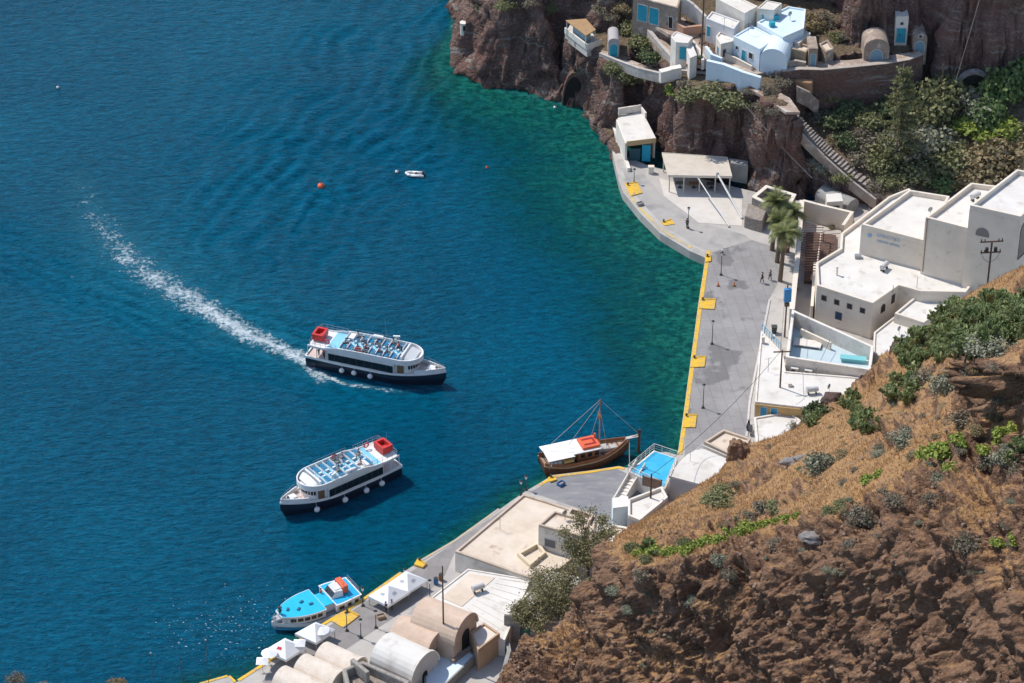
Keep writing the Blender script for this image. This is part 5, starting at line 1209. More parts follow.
# awning
m=MB(); rg=[]
for i in range(9):
    x=L*(.03+.30*i/8); rg.append([(x,-1.75,2.72),(x,-.9,2.90),(x,0,2.97),(x,.9,2.90),(x,1.75,2.72),(x,1.75,2.68),(x,0,2.93),(x,-1.75,2.68)])
m.loft(rg); sh(m).build('awning',mat('awning_canvas',(.80,.79,.77),.8),ck)
m=MB()
for x in (L*.04,L*.18,L*.32):
    for s in (1,-1): m.tube((x,s*1.65,1.5),(x,s*1.65,2.72),.035,None,6)
split_build(sh(m),'awning_post',GREYM,ck)
m=MB()
for i in range(3): m.box((L*.08+i*.55,-1.2,1.75),(.35,.4,.5)); 
split_build(sh(m),'deck_seat',BWHITE,ck)
m=MB(); m.box((L*.27,-1.25,1.95),(1.3,.7,.4)); sh(m).build('deck_cushion',mat('yellow_cushion',(.62,.40,.15),.8),ck,bevel=.06)
m=MB(); m.box((L*.70,0,1.75),(1.3,1.2,.45)); m.box((L*.80,-.3,1.85),(.9,.8,.25)); sh(m).build('fore_hatch',mat('grey_tarpaulin',(.45,.43,.40),.8),ck,bevel=.06)
m=MB(); mx=L*.655; m.tube((mx,0,1.3),(mx+.05,0,9.4),.13,.06,8); m.tube((mx,0,6.4),(mx,0,7.0),.22,.2,8); m.tube((mx,-.7,7.0),(mx,.7,7.0),.04); sh(m).build('mast',WD,ck)
m=MB(); m.tube((L*.95,0,2.3),(L*1.12,0,2.75),.10,.06,8); m.box((L*1.03,0,2.5),(1.6,.5,.05)); sh(m).build('bowsprit',mat('pale_bowsprit',(.50,.46,.42),.7),ck)
m=MB()
for a,b_ in (((mx,0,9.2),(.1,.3,2.8)),((mx,0,8.9),(L*.3,0,3.2)),((mx,0,9.2),(L*1.11,0,2.75)),((mx,0,8),(mx-.6,1.8,1.7)),((mx,0,8),(mx-.6,-1.8,1.7)),((mx,0,8),(mx+.6,1.6,1.8)),((mx,0,8),(mx+.6,-1.6,1.8))): m.tube(a,b_,.028,None,4)
sh(m).build('rigging',mat('rigging_rope',(.35,.34,.32),.8),ck)
m=MB(); m.tube((L*.62,.5,3.2),(L*.62,.5,3.9),.15,.13,8); sh(m).build('vent_pipe',ORGP,ck)
# mooring line
tie=empty('mooring_rope',P(619,466,QZ),'mooring rope running from the wooden boat bow to the white terrace','rope'); m=MB(); a=onboat(ck,L,L*1.0,0,2.3); b_=P(655,470,3.4)
pts=[a.lerp(Vector((b_.x-3,b_.y+2,1.4)),t)+Vector((0,0,-.6*math.sin(PI*t))) for t in np.linspace(0,1,7)]; m.path(pts,.04,5); m.build('rope_line',MATS['rigging_rope'],tie,world=True)
# post standing in the water by the terrace
ps=empty('mooring_post',P(638,452,0),'lone dark mooring post standing in the water off the blue terrace','post'); m=MB(); q=P(638,452,0); 
m.tube((q.x,q.y,-2),(q.x+.1,q.y,3.1),.22,.18,10); m.build('pile',WD2,ps,world=True); m=MB(); m.tube((q.x+.1,q.y,3.1),(q.x+.1,q.y,3.5),.28,.2,10); m.build('cap',STEEL,ps,world=True)
# ---------------- dinghy, buoys ----------------
dg_=empty('dinghy',P(415,175.5,.05),'small white inflatable dinghy floating alone in the bay','dinghy',None,R(-187)); m=MB()
path=[(-1.2,.5,.25),(.5,.5,.25),(1.05,.32,.3),(1.3,0,.36),(1.05,-.32,.3),(.5,-.5,.25),(-1.2,-.5,.25)]
m.path(path,.2,8)
for p in path: m.ball(p,.2,8,6)
m.build('tube',BWHITE,dg_,smooth=True)
m=MB(); m.prism([(-1.1,.4),(.5,.4),(1.0,0),(.5,-.4),(-1.1,-.4)],.05,.15); m.build('floor',mat('grey_floor',(.4,.4,.4),.8),dg_)
m=MB(); m.box((-.15,0,.36),(.28,.9,.06)); m.build('seat',STEEL,dg_)
m=MB(); m.box((-1.25,0,.5),(.3,.3,.5)); m.box((-1.1,0,.25),(.08,.8,.35)); m.build('outboard_motor',STEEL,dg_)
def buoy(px,r,m_,label,kind='buoy'):
    q=P(*px,0); e=empty('buoy',(q.x,q.y,.05),label,'buoy'); m=MB(); m.ball((0,0,r*.35),r,14,9,.9); m.build('float',m_,e,smooth=True)
    m=MB(); m.tube((0,0,r*1.1),(0,0,r*1.7),.04,.04,6); m.tube((0,0,r*1.6),(0,0,r*1.75),.12,.12,8); m.build('lifting_eye',STEEL,e); return e
buoy((321,187.5),.52,ORGP,'big orange mooring buoy left of the inflatable dinghy')
buoy((397,172.5),.28,BWHITE,'tiny pale buoy just left of the inflatable dinghy')
buoy((487,168),.22,ORGP,'tiny reddish buoy between the dinghy and the cove')
buoy((555,108),.25,BWHITE,'tiny white buoy in the green water under the cliff')
buoy((58,88),.25,BWHITE,'tiny white buoy alone near the upper left corner')
# ---------------- roof clutter ----------------
def onroof(px,py,z): return P(px,py,z)
def dish(px,py,z,label,rz=0):
    r=empty('satellite_dish',onroof(px,py,z),label,'satellite dish','satellite dishes on the roofs',rz); m=MB(); m.tube((0,0,0),(0,0,.9),.03); m.build('mast',GREYM,r)
    m=MB(); rings=[[(-.08+.16*(k/3)**2,.38*k/3*math.cos(2*PI*i/14),1.0+.38*k/3*math.sin(2*PI*i/14)) for i in range(14)] for k in (0.2,1,2,3)]; m.loft(rings,cap0=True,cap1=False); m.build('reflector',GREYM,r); m=MB(); m.tube((-.05,0,.8),(.35,0,1.0),.015); m.build('feed_arm',STEEL,r)
def tank(px,py,z,label,rz=0):
    r=empty('water_tank',onroof(px,py,z),label,'water tank','water tanks on the roofs',rz); m=MB(); m.tube((-.75,0,.75),(.75,0,.75),.35,None,14); m.build('drum',mat('tank_grey',(.50,.50,.49),.4),r)
    m=MB(); m.box((-.5,0,.2),(.08,.6,.4)); m.box((.5,0,.2),(.08,.6,.4)); split_build(m,'stand',STEEL,r)
def aerial(px,py,z,label,h=2.2):
    r=empty('aerial',onroof(px,py,z),label,'aerial','aerials on the roofs',.4); m=MB(); m.tube((0,0,0),(0,0,h),.025); m.build('mast',STEEL,r); m=MB(); m.tube((-.5,0,h-.1),(.5,0,h-.1),.015)
    for x in (-.4,-.15,.1,.35): m.tube((x,-.25,h-.08),(x,.25,h-.08),.012)
    m.build('elements',GREYM,r)
dish(829,393,3.7,'satellite dish on the white shop roof near the black boulder',2.5)
tank(812,394,3.7,'grey water tank lying on the white shop roof',.2)
aerial(768,372,3.7,'aerial on the left part of the white shop roof')
aerial(905,250,6.5,'aerial on the lowest roof of the tiered building',2.5)
tank(884,270,6.5,'grey water tank on the lowest roof of the tiered building',1.0)
dish(930,216,z2-.6,'satellite dish on the first upper tier',2.0)
tank(975,200,z3-.6,'grey water tank on the second upper tier',.7)
dish(565,520,7.3,'satellite dish on the white cube house',2.2)
aerial(500,530,4.1,'aerial on the broad tan terrace roof',2.0)
tank(478,592,3.6,'grey water tank on the ridged white roof',.5)
aerial(690,462,5.6,'aerial on the shallow curved white roof',1.6)
dish(899,335,4.0,'satellite dish on the small cream roofed house',2.4)
aerial(748,34,18.3,'aerial on the pale blue house by the cliff path',2.0)
dish(790,20,18.9,'satellite dish on the highest blue roof',2.2)
aerial(724,30,18.9,'aerial on the long white house behind the blue shutter',2.0)
# pipes along walls and the rim of the tiers
pp_=empty('drain_pipe',P(925,218,z3),'brown drain pipe running down the joint between two tiers','pipe'); m=MB(); q=P(925.6,217,z3); m.tube((q.x+.25,q.y-.16,zt1),(q.x+.25,q.y-.16,z3-.2),.07); m.build('pipe_run',mat('rusty_pipe',(.30,.20,.15),.8),pp_,world=True); m=MB(); m.box((q.x+.25,q.y-.16,z3-.2),(.25,.25,.2)); m.build('hopper',MATS['rusty_pipe'],pp_,world=True)
# crates, barrels, nets on the lower quay
def barrel(px,py,label,c):
    r=empty('barrel',P(px,py,QZ+.02),label,'barrel','barrels on the quays'); m=MB(); m.loft([[(rr_*math.cos(2*PI*i/12),rr_*math.sin(2*PI*i/12),z) for i in range(12)] for z,rr_ in ((0,.26),(.3,.29),(.6,.29),(.88,.26))]); m.build('body',mat('barrel_%.2f%.2f'%(c[0],c[2]),c,.5),r); m=MB(); m.tube((0,0,.885),(0,0,.93),.27,.25,12); m.build('lid',STEEL,r)
barrel(436,584,'blue barrel near the ridged white roof on the lower quay',(.03,.12,.30)); barrel(441,580,'rusty barrel beside the blue one on the lower quay',(.25,.10,.05))
def crate(px,py,label,c,rz=.3,st=1):
    r=empty('crate',P(px,py,QZ+.02),label,'crate','crates on the quays',rz); m=MB(); 
    for s in (-1,1): m.box((0,.3*s,.22),(.9,.05,.4)); m.box((.43*s,0,.22),(.05,.56,.4))
    m.box((0,0,.03),(.84,.54,.04)); m.build('box',mat('crate_%.2f%.2f'%(c[0],c[2]),c,.8),r); m=MB(); m.box((0,0,.16),(.76,.48,.2)); m.build('contents',STONE,r)
crate(561,485,'blue crate on the grey dock near the yellow block',(.05,.15,.35),.8); crate(640,205,'grey crate on the inner quay beside the yellow corner pad',(.3,.3,.3),.5); crate(381,618,'wooden crate beside the upper tents',(.32,.2,.12),.4)
for i,(a,b,lab,c) in enumerate((((722,254),(1.0,.35,.5),'short white post by the lamp at the quay head',(.6,.58,.55)),((734,286),(1,1,1),'orange cone on the main quay below the head lamp',(.7,.2,.04)),((718,286),(1,1,1),'orange cone on the main quay near the yellow kerb',(.7,.2,.04)))):
    r=empty('traffic_cone' if i else 'bollard',P(*a,QZ+.01),lab,'cone' if i else 'bollard'); m=MB(); m.tube((0,0,.04),(0,0,.7),.16,.03 if i else .13,10); m.build('cone_body' if i else 'post',mat('c_%.2f'%c[1],c,.6),r); m=MB(); m.box((0,0,.02),(.42,.42,.04)); m.build('base',STEEL,r)
# ---------------- thin sea haze ----------------
hm=bpy.data.materials.new('sea_haze'); hm.use_nodes=True; _n=hm.node_tree.nodes; _n.remove(_n['Principled BSDF']); pv_=_n.new('ShaderNodeVolumePrincipled'); pv_.inputs['Color'].default_value=(.80,.88,1,1); pv_.inputs['Density'].default_value=.000012; pv_.inputs['Anisotropy'].default_value=.2
hm.node_tree.links.new(pv_.outputs[0],_n['Material Output'].inputs['Volume'])
hb=MB(); hb.box((0,3000,104),(12000,13000,222)); ho=hb.build('haze',hm); tag(ho,kind='stuff')
# ---------------- street lamps ----------------
LM=mat('lamp_glass',(.75,.76,.76),.3)
def lamp(px,label,h=3.5,tilt=0):
    q=P(*px,QZ); r=empty('street_lamp',q,label,'street lamp','street lamps along the quays',tilt)
    m=MB(); m.tube((0,0,0),(0,0,.5),.10,.07,10); m.tube((0,0,.5),(0,0,h-.3),.055,.04,8); m.build('post',STEEL,r)
    m=MB(); m.box((0,0,.04),(.4,.4,.08)); m.build('base_plate',STEEL,r)
    m=MB(); m.tube((0,0,h-.32),(0,0,h+.12),.11,.20,8); m.build('lantern',LM,r); m=MB(); m.tube((0,0,h+.12),(0,0,h+.3),.24,.03,8); m.build('cap',STEEL,r)
    return r
lamp((721,275),'lamp standing at the top of the main quay near the inner quay corner')
lamp((712,344),'lamp on the main quay between the first two yellow pads')
lamp((703,408),'lamp on the main quay just above the last yellow pad')
lamp((688,228),'lamp on the inner quay in front of the beige pavilion terrace',3.2)
lamp((634,183),'short lamp beside the yellow corner pad under the boathouse',2.2)
lamp((526,490),'right one of the twin lamps where the tan roof meets the dock',2.0)
lamp((521,495),'globe lamp at the tan roof corner, slightly seaward of its neighbour',2.0)
lamp((363,606),'lamp by the yellow pad beside the tender, on the seaward side',2.6)
lamp((347,631),'thin lamp on the lower quay right of the yellow pad',2.6)
lamp((361,638),'thin lamp on the lower quay closest to the white vault',2.6)
lamp((376,628),'thin lamp on the lower quay between the white vault and the upper tents',2.4)
lamp((430,600),'thin lamp against the end wall of the ridged white roof',2.8)
lamp((405,578),'short lamp at the sea edge near the upper tents',1.2)
# ---------------- tents ----------------
TENT=mat('white_tent_canvas',(.80,.80,.80),.7,(.74,.74,.75),.9)
def tent(pts,label,zt=2.6,marks=True):
    W=[P(a,b,zt) for a,b in pts]; c=sum(W,Vector())/4; r=empty('canopy_tent',(c.x,c.y,QZ),label,'canopy tent','white pyramid tents on the lower quay')
    off=r.location; pk=Vector((0,0,zt+1.25-QZ)); L=[w-off for w in W]
    v=[];f=[]
    for i,w_ in enumerate(L): v.append(tuple(w_))
    v.append(tuple(pk)); 
    for i in range(4): f.append((i,(i+1)%4,4) if True else 0)
    n=len(v); v+=[(a[0],a[1],a[2]-.04) for a in v]; f+=[(b[2]+n,b[1]+n,b[0]+n) for b in f[:4]]
    for i in range(4): f.append((i,i+n,(i+1)%4+n,(i+1)%4))
    mkobj('canopy',v,f,TENT,r)
    m=MB()
    for i in range(4):
        a,b_=L[i],L[(i+1)%4]; a2=a*1.0; m.add([(a.x,a.y,a.z-.01),(b_.x,b_.y,b_.z-.01),(b_.x,b_.y,b_.z-.3),(a.x,a.y,a.z-.3),(a.x*.985,a.y*.985,a.z-.01),(b_.x*.985,b_.y*.985,b_.z-.01),(b_.x*.985,b_.y*.985,b_.z-.3),(a.x*.985,a.y*.985,a.z-.3)],[(0,3,2,1),(4,5,6,7),(2,3,7,6),(0,1,5,4)])
    m.build('valance',TENT,r)
    m=MB()
    for a in L: m.tube((a.x*.95,a.y*.95,0),(a.x*.95,a.y*.95,a.z-.05),.04,None,6)
    split_build(m,'leg',GREYM,r)
    return r
t1=tent([(294.7,633.5),(315.7,622),(335.5,629.5),(316,643)],'white pyramid tent right beside the bow of the tender')
t2=tent([(264.5,650),(285,638),(306.5,647),(286,660)],'white pyramid tent with a small red mark, lowest on the quay')
t3=tent([(368,596),(389,583),(410,592),(388,606)],'white pyramid tent nearer the tender, of the upper pair')
t4=tent([(388,583.5),(406,571),(428,580),(408,592.5)],'white pyramid tent farther from the tender, of the upper pair')
RM=mat('red_print',(.55,.05,.05),.7); GM_=mat('grey_print',(.42,.44,.47),.7)
def onslope(t,i,u,w_,m,nm):
    """small print lying on canopy face i"""
    vs=[Vector(v.co) for v in t.children[0].data.vertices]; a,b_,p=vs[i],vs[(i+1)%4],vs[4]; c=(a+b_)/2*.55+p*.45; x=(b_-a).normalized(); y=(p-(a+b_)/2).normalized(); n=x.cross(y); n*=1 if n.z>0 else -1
    o=[c+x*sx*w_+y*sy*w_*.7+n*k for k in (.012,.03) for sx,sy in ((-1,-.6),(1,-1),(1,.6),(-.7,1))]
    mkobj(nm,o,[(0,1,2,3),(7,6,5,4),(0,4,5,1),(1,5,6,2),(2,6,7,3),(3,7,4,0)],m,t)
onslope(t2,3,0,.3,RM,'logo')
for t in (t3,t4): onslope(t,3,0,.25,GM_,'logo'); onslope(t,2,0,.28,GM_,'logo')
# ---------------- utility poles ----------------
def upole(base,top,zb,label,arms=1,r=.13,armw=2.0,rz=.2,ins=True,parts=True):
    q=P(*base,zb); h=ztop(base[0],base[1],zb,*top)-zb; e=empty('utility_pole',q,label,'utility pole','wooden utility poles',rz)
    m=MB(); m.tube((0,0,-.5),(0,0,h),r,r*.7,8); m.build('pole',WOODP,e)
    for k in range(arms):
        z=h-.35-k*1.1; m=MB(); m.box((0,.12,z),(armw*(1 if k==0 else .9),.12,.14)); o=m.build('crossarm',WOODP,e)
        if ins:
            for x in (-.45,-.25,.25,.45):
                mm=MB(); mm.tube((x*armw,.12,z+.07),(x*armw,.12,z+.28),.05,.07,6); mm.build('insulator',GREYM,o)
    return e,h
e1,h1=upole((784.5,337),(786,284),QZ,'tall utility pole with a blue box at the quay edge near the palms',0)
m=MB(); m.box((0,-.2,h1-1.6),(.95,.5,2.0)); m.build('blue_box',mat('box_blue',(.06,.25,.50),.5),e1,bevel=.04)
m=MB(); m.box((0,-.2,h1-3.1),(.6,.35,.5)); m.build('meter_box',WOODP,e1,bevel=.03)
e2,h2=upole((779,403),(780,350),QZ,'utility pole rising in front of the shop with blue doors',1,armw=2.2,rz=.05,ins=False)
e3,h3=upole((650,517),(651,474),QZ,'bare brown pole standing by the brown timber screen',0,r=.15)
e4,h4=upole((444,660),(444,566),QZ,'tall thin pole in front of the large tan vault',0,r=.11)
e5,h5=upole((701,68),(702,-20),14,'tall dark pole by the white houses at the top of the picture',0,r=.15)
e6,h6=upole((938,124),(941,64),7.0,'weathered wooden pole standing among the garden shrubs',0,r=.14)
# twin arm pole on the slope
hp,_=onhill(1000,290)
dR=ray(989,279); # pole foot hidden just behind the slope edge
zf=ztop(989,279,0,989,279) if False else 22.0
q=P(988,279,22.0); e=empty('utility_pole',q,'two-armed utility pole with a transformer in front of the tallest white tier','utility pole','wooden utility poles',.1)
hh=ztop(988,279,22,993,241)-22; m=MB(); m.tube((0,0,-16),(0,0,hh),.16,.12,8); m.build('pole',WOODP,e)
for z_,w__ in ((hh-.15,2.9),(hh-1.7,2.6)):
    m=MB(); m.box((0,.12,z_),(w__,.14,.16)); o=m.build('crossarm',WOODP,e)
    for x in (-.45,-.3,.3,.45):
        mm=MB(); mm.tube((x*w__,.12,z_+.08),(x*w__,.12,z_+.36),.06,.08,6); mm.build('insulator',STEEL,o)
for x in (-.55,.55):
    m=MB(); m.tube((x,0,hh-1.6),(x,0,hh-.95),.22,.22,10); m.build('transformer',STEEL,e)
m=MB(); m.path([(-1.2,.12,hh-1.7),(-.8,.1,hh-2.6),(0,.05,hh-3.2)],.03,4); m.path([(1.2,.12,hh-1.7),(.8,.1,hh-2.6),(0,.05,hh-3.2)],.03,4); m.build('brace',STEEL,e)
# ---------------- cables ----------------
CB=mat('cable_grey',(.30,.28,.27),.6)
def cable(a,b_,label,sag=.4,r=.035,m_=CB):
    e=empty('cable',a,label,'cable'); m=MB(); pts=[a.lerp(b_,t)+Vector((0,0,-4*sag*t*(1-t))) for t in np.linspace(0,1,13)]; m.path(pts,r,4); m.build('wire',m_,e,world=True)
cable(P(741,100,13.5),P(812,178,5.0),'pale cable slanting across the rock knoll beside the stairs',.3,.05)
cable(P(985,-20,34),P(956,80,14),'pale guy wire slanting down the big brown cliff',.2,.05)
cable(P(938,90,12),P(940,125,7.5),'short wire beside the weathered garden pole',.1,.03)
cable(P(830,340,4.5),P(815,372,4.2),'thin cable lying over the white shop roof',.1,.03,STEEL)
cable(P(780,352,9.5),P(651,475,9.0),'long cable sagging from the shop pole to the brown dock pole',1.2,.03,STEEL)
cable(P(786,285,9.0),P(780,352,9.5),'cable from the blue box pole to the pole by the shop',.5,.03,STEEL)
# ---------------- people on the quay ----------------
person(P(762,283,QZ+.004),2.4,'taller of the two people walking on the quay near the palms, in dark clothes',(.04,.04,.05),(.03,.035,.05),pose='walk',h=1.8)
person(P(770,280,QZ+.004),2.2,'shorter of the two people on the quay near the palms, in grey top',(.16,.15,.15),(.05,.05,.07),pose='walk',h=1.68)
person(P(386,613,QZ+.02),.5,'person in black standing under the edge of the upper tents, on the left',(.03,.03,.035),(.03,.03,.04))
person(P(392,611,QZ+.02),2.7,'person in black standing under the edge of the upper tents, on the right',(.04,.035,.04),(.04,.04,.05))
person(P(687,228.5,QZ+.02),1.0,'person in dark clothes leaning by the lamp on the inner quay',(.05,.05,.06),(.04,.04,.05))
person(P(693,176,QZ+.04),.3,'person in a blue top standing in the shade of the pavilion',(.06,.12,.25),(.05,.05,.06))
person(P(971,210,z2-.6) if False else P(848,206,QZ),1.2,'person in black walking by the cream kiosk behind the pergola',(.02,.02,.02),(.02,.02,.03),pose='walk')
# scooters / bins
def scooter(loc,rz,label,c):
    r=empty('scooter',loc,label,'scooter','scooters parked by the white kerb',rz); pm=mat('scooter_%.2f%.2f'%(c[0],c[2]),c,.35,spec=.5)
    for x in (-.6,.62):
        m=MB(); rg=[]
        for i in range(12):
            a=2*PI*i/12; rg.append([(x+math.cos(a)*(.19+.055*math.cos(b)),.055*math.sin(b),.24+math.sin(a)*(.19+.055*math.cos(b))) for b in [2*PI*k/6 for k in range(6)]])
        rg.append(rg[0]); m.loft(rg,cap0=False,cap1=False); m.tube((x,-.03,.24),(x,.03,.24),.17,.17,12); m.build('wheel',STEEL,r)
    m=MB(); m.loft([[(-.75,-.12,.42),(-.75,.12,.42),(-.75,.10,.72),(-.75,-.10,.72)],[(-.2,-.17,.25),(-.2,.17,.25),(-.2,.15,.74),(-.2,-.15,.74)],[(-.05,-.17,.2),(-.05,.17,.2),(-.05,.17,.3),(-.05,-.17,.3)],[(.3,-.18,.2),(.3,.18,.2),(.3,.18,.3),(.3,-.18,.3)],[(.42,-.18,.3),(.42,.18,.3),(.40,.12,.9),(.40,-.12,.9)],[(.5,-.1,.35),(.5,.1,.35),(.45,.08,.92),(.45,-.08,.92)]]); m.build('body',pm,r,bevel=.03)
    m=MB(); m.box((-.42,0,.78),(.62,.26,.1)); m.build('seat',STEEL,r,bevel=.03)
    m=MB(); m.tube((.62,0,.24),(.40,0,1.0),.03); m.tube((.38,-.3,1.02),(.38,.3,1.02),.02); m.build('handlebar',STEEL,r)
scooter(P(748,428,QZ+.01),1.3,'dark scooter parked by the kerb at the low white house',(.03,.03,.035))
scooter(P(751,433,QZ+.01),1.4,'grey scooter parked against the low white house',(.25,.25,.27))
def bin_(px,label,c):
    r=empty('waste_bin',P(*px,QZ+.01),label,'bin'); pm=mat('bin_%.2f'%c[1],c,.5); m=MB(); m.loft([[(-.28,-.3,.1),(.28,-.3,.1),(.28,.3,.1),(-.28,.3,.1)],[(-.35,-.38,1.0),(.35,-.38,1.0),(.35,.38,1.0),(-.35,.38,1.0)]]); m.build('body',pm,r,bevel=.03); m=MB(); m.box((0,0,1.05),(.78,.82,.1)); m.build('lid',pm,r,bevel=.03)
    m=MB(); m.tube((-.2,.32,.1),(-.2,.38,.1),.1); m.tube((.2,.32,.1),(.2,.38,.1),.1); split_build(m,'wheel',STEEL,r)
bin_((774,333),'dark bin standing at the head of the blue railing',(.05,.06,.05))
# small tables/umbrella items on lower quay bottom
for i,(px,lab) in enumerate((((263,673),'small white square parasol at the bottom left of the quay, lower one'),((270,665),'small white round parasol by the kerb at the bottom left'),((300,655),'small white parasol between the two lower tents'),((322,642),'tiny white parasol right of the tent by the tender'))):
    q=P(*px,QZ+.02); r=empty('parasol',q,lab,'parasol','small white parasols on the lower quay'); m=MB(); m.tube((0,0,0),(0,0,1.9),.03); m.build('pole',GREYM,r); m=MB(); m.tube((0,0,1.75),(0,0,2.1),.95,.05,4 if i%2==0 else 10); m.build('canopy',TENT,r); m=MB(); m.tube((0,0,0),(0,0,.1),.25,.2,10); m.build('base',CONC,r)
# tall thin masts at the bottom left, standing on the quay below the frame
for i,(px,py,h) in enumerate(((156,712,0),(185,716,0),(211,712,0))):
    q=P(px,py,QZ); tp=(653,643,640)[i]; h=ztop(px,py,QZ,px,tp)-QZ
    r=empty('flagpole',q,('bare thin flagpole at the bottom edge, the leftmost of three','bare thin flagpole at the bottom edge, the middle of three','bare thin flagpole at the bottom edge, nearest the quay tip')[i],'flagpole','thin flagpoles at the bottom edge'); m=MB(); m.tube((0,0,-3),(0,0,h),.045,.03,6); m.build('pole',STEEL,r); m=MB(); m.ball((0,0,h),.12); m.build('finial',GREYM,r)
# ---------------- houses on the upper terraces ----------------
STW=mat('old_stone_house',(.36,.29,.23),.95,(.27,.20,.16),1.2,.05,4,c3=(.52,.46,.38),s3=1.0,lo3=.55,hi3=.7)
PATHM=mat('pale_path',(.46,.40,.34),.9,(.36,.30,.25),.9,.02,5)
building('blue_white_house','pale blue-white house with a flat roof and two dark windows above the cliff path','house',[(733.5,36),(760,49),(776,38),(752,25)],18.4,13,BLUEW,.25,.25,BLUEW)
r=[o for o in COL.objects if o.name.startswith('blue_white_house')][0]
a=P(733.5,36,18.4);b_=P(760,49,18.4)
window(r,a,b_,.68,16.6,.9,1.1,WINW); window(r,a,b_,.42,16.0,.9,2.0,WINW,TEALP,name='door'); window(r,a,b_,.15,16.8,.6,.7,WINW)
vv_=empty('arched_house',P(775,60,14.5),'white house with a rounded gable beside the pale blue house','house'); vault(vv_,P(774,49,18.7),P(782,31,18.7),3.9,17.1,13,BLUEW,BLUEW,rise=1.6)
window(vv_,P(766,60,16.5),P(782,60,16.5),.5,15.2,.6,.8,WINW) if False else None
r,W=building('upper_blue_house','large pale blue flat-roofed house behind, highest of the white cluster','house',[(757,22),(788,6),(806,9),(804,28),(783,37)],19.1,13,BLUEW,.3,.25,mat('sky_blue_roof',(.55,.72,.80),.8,(.64,.76,.82),.6,.005,4))
b=MB()
for px_,py_ in ((764,17),(776,18),(772,25)):
    q=P(px_,py_,19.1); b.box((q.x,q.y,19.2),(.8,.6,.8),.3)
split_build(b,'roof_light',TEALP,r,world=True)
building('white_side_house','white flat house tucked against the right end of the blue roof','house',[(789,38),(800,28),(811,33),(799,43)],17.8,13,WHITE,.2,.2)
r,W=building('white_terrace_house','small white house with a bright blue shutter left of the pale blue house','house',[(716,36),(720,31),(738,29),(733,41),(721,44)],17.6,13,WHITE,.25,.25)
window(r,P(716,36,17.6),P(721,44,17.6),.5,15.8,.9,1.6,WINW,BLUEP,name='door'); window(r,P(721,44,17.6),P(733,41,17.6),.3,16,.7,1.4,WINW)
r,W=building('white_rear_house','long low white house with a shaded front wall behind the blue shutter','house',[(706,18),(712,11),(740,21),(734,29)],19.0,13,mat('shaded_white',(.66,.65,.66),.9,(.58,.56,.55),.7),.25,.25,WHITE2)  # shade of the front wall put into its white as a greyer tone
window(r,P(706,18,19),P(734,29,19),.62,17.2,.9,.9,WINW,mat('rose_shutter',(.45,.12,.10),.7)); window(r,P(706,18,19),P(734,29,19),.12,17,.8,1.8,WINW,TEALP,name='door')
building('white_top_house','white house cut off by the top edge of the picture above the cluster','house',[(716,-2),(728,-8),(758,6),(745,13)],20.5,13,WHITE,.25,.25)
building('white_top_annex','small white annex at the top edge beside the round bush','house',[(757,8),(766,0),(782,3),(774,10)],20.6,14,WHITE,.2,.2)
r,W=building('white_cliff_house','narrow white house with a tall turquoise door at the top of the diagonal path','house',[(671,36),(676,31),(693,37),(688,43),(676,42)],17.4,12,WHITE,.2,.2)
window(r,P(676,42,17.4),P(688,43,17.4),.6,15.7,1.1,2.2,WINW,TEALP,name='door')
building('white_block','bright white block joined to the narrow house with turquoise door','building',[(686,47),(692,43),(697,55),(690,58)],16.6,12,WHITE,0,.2)
r,W=building('stone_house','old brown stone house with teal doors at the top edge','house',[(633,-4),(640,-14),(682,-4),(678,8)],19.0,12,STW,.3,.3,TERRA)
a=P(633,-4,19);b_=P(678,8,19)
for t in (.22,.48): window(r,a,b_,t,16.6,1.7,2.8,WINW,TEALP,name='door')
window(r,a,b_,.85,16.3,.8,2.0,WINW,DARK,name='door')  # near-black leaf standing in for the shade inside the doorway
# terrace wall in front of the houses, path walls
def pathwall(name,label,pts,w_,h,m,cat='wall'):
    """pts (px,py,z): z of the wall top"""
    W=[P(*p) for p in pts]; e=empty(name,W[0],label,cat); b=MB(); c=MB()
    for i in range(len(W)-1):
        a,g=W[i],W[i+1]; d=(g-a); d.z=0; d.normalize(); n=Vector((-d.y,d.x,0))*w_/2; k=.002*(i%2); a2=a-d*w_*.4*(i>0)
        Q=[((a2+n).x,(a2+n).y),((a2-n).x,(a2-n).y),((g-n).x,(g-n).y),((g+n).x,(g+n).y)]
        b.prism(Q,[a.z-h,a.z-h,g.z-h,g.z-h],[a.z-.1+k,a.z-.1+k,g.z-.1+k,g.z-.1+k])
        n=n*1.15; Q=[((a2+n).x,(a2+n).y),((a2-n).x,(a2-n).y),((g-n).x,(g-n).y),((g+n).x,(g+n).y)]
        c.prism(Q,[a.z-.098+k]*2+[g.z-.098+k]*2,[a.z+k]*2+[g.z+k]*2)
    b.build('wall_body',m,e,world=True); c.build('coping',m if m is not STW else PATHM,e,world=True); return e
pathwall('terrace_wall','pale blue-white terrace wall below the houses, stepping down toward the stairs',[(707,60,16.7),(724,64,16.6),(742,71,16.4),(761,77,16.0)],.5,4.4,BLUEW)
pathwall('terrace_wall','thin cream parapet in front of the pale blue house',[(725,53,15.9),(737,58,15.7),(752,66,15.5)],.25,1.6,CREAM)
pathwall('path_wall','light parapet of the diagonal path climbing to the stone house',[(638,16,14.5),(648,28,14.2),(660,43,14.0),(672,56,13.8),(682,67,13.4)],.5,2.0,mat('weathered_parapet',(.50,.46,.42),.9,(.38,.33,.29),1.2,.02,4))
pathwall('path_wall','light parapet along the cliff path from the balcony house to the white houses',[(600,52.5,11.2),(618,60,11.6),(640,68,12.2),(662,73,12.8),(682,70,13.4),(702,71,13.6),(722,77,13.7),(745,87,13.6),(763,95,13.2),(783,108,12.6)],.4,1.6,MATS['weathered_parapet'])
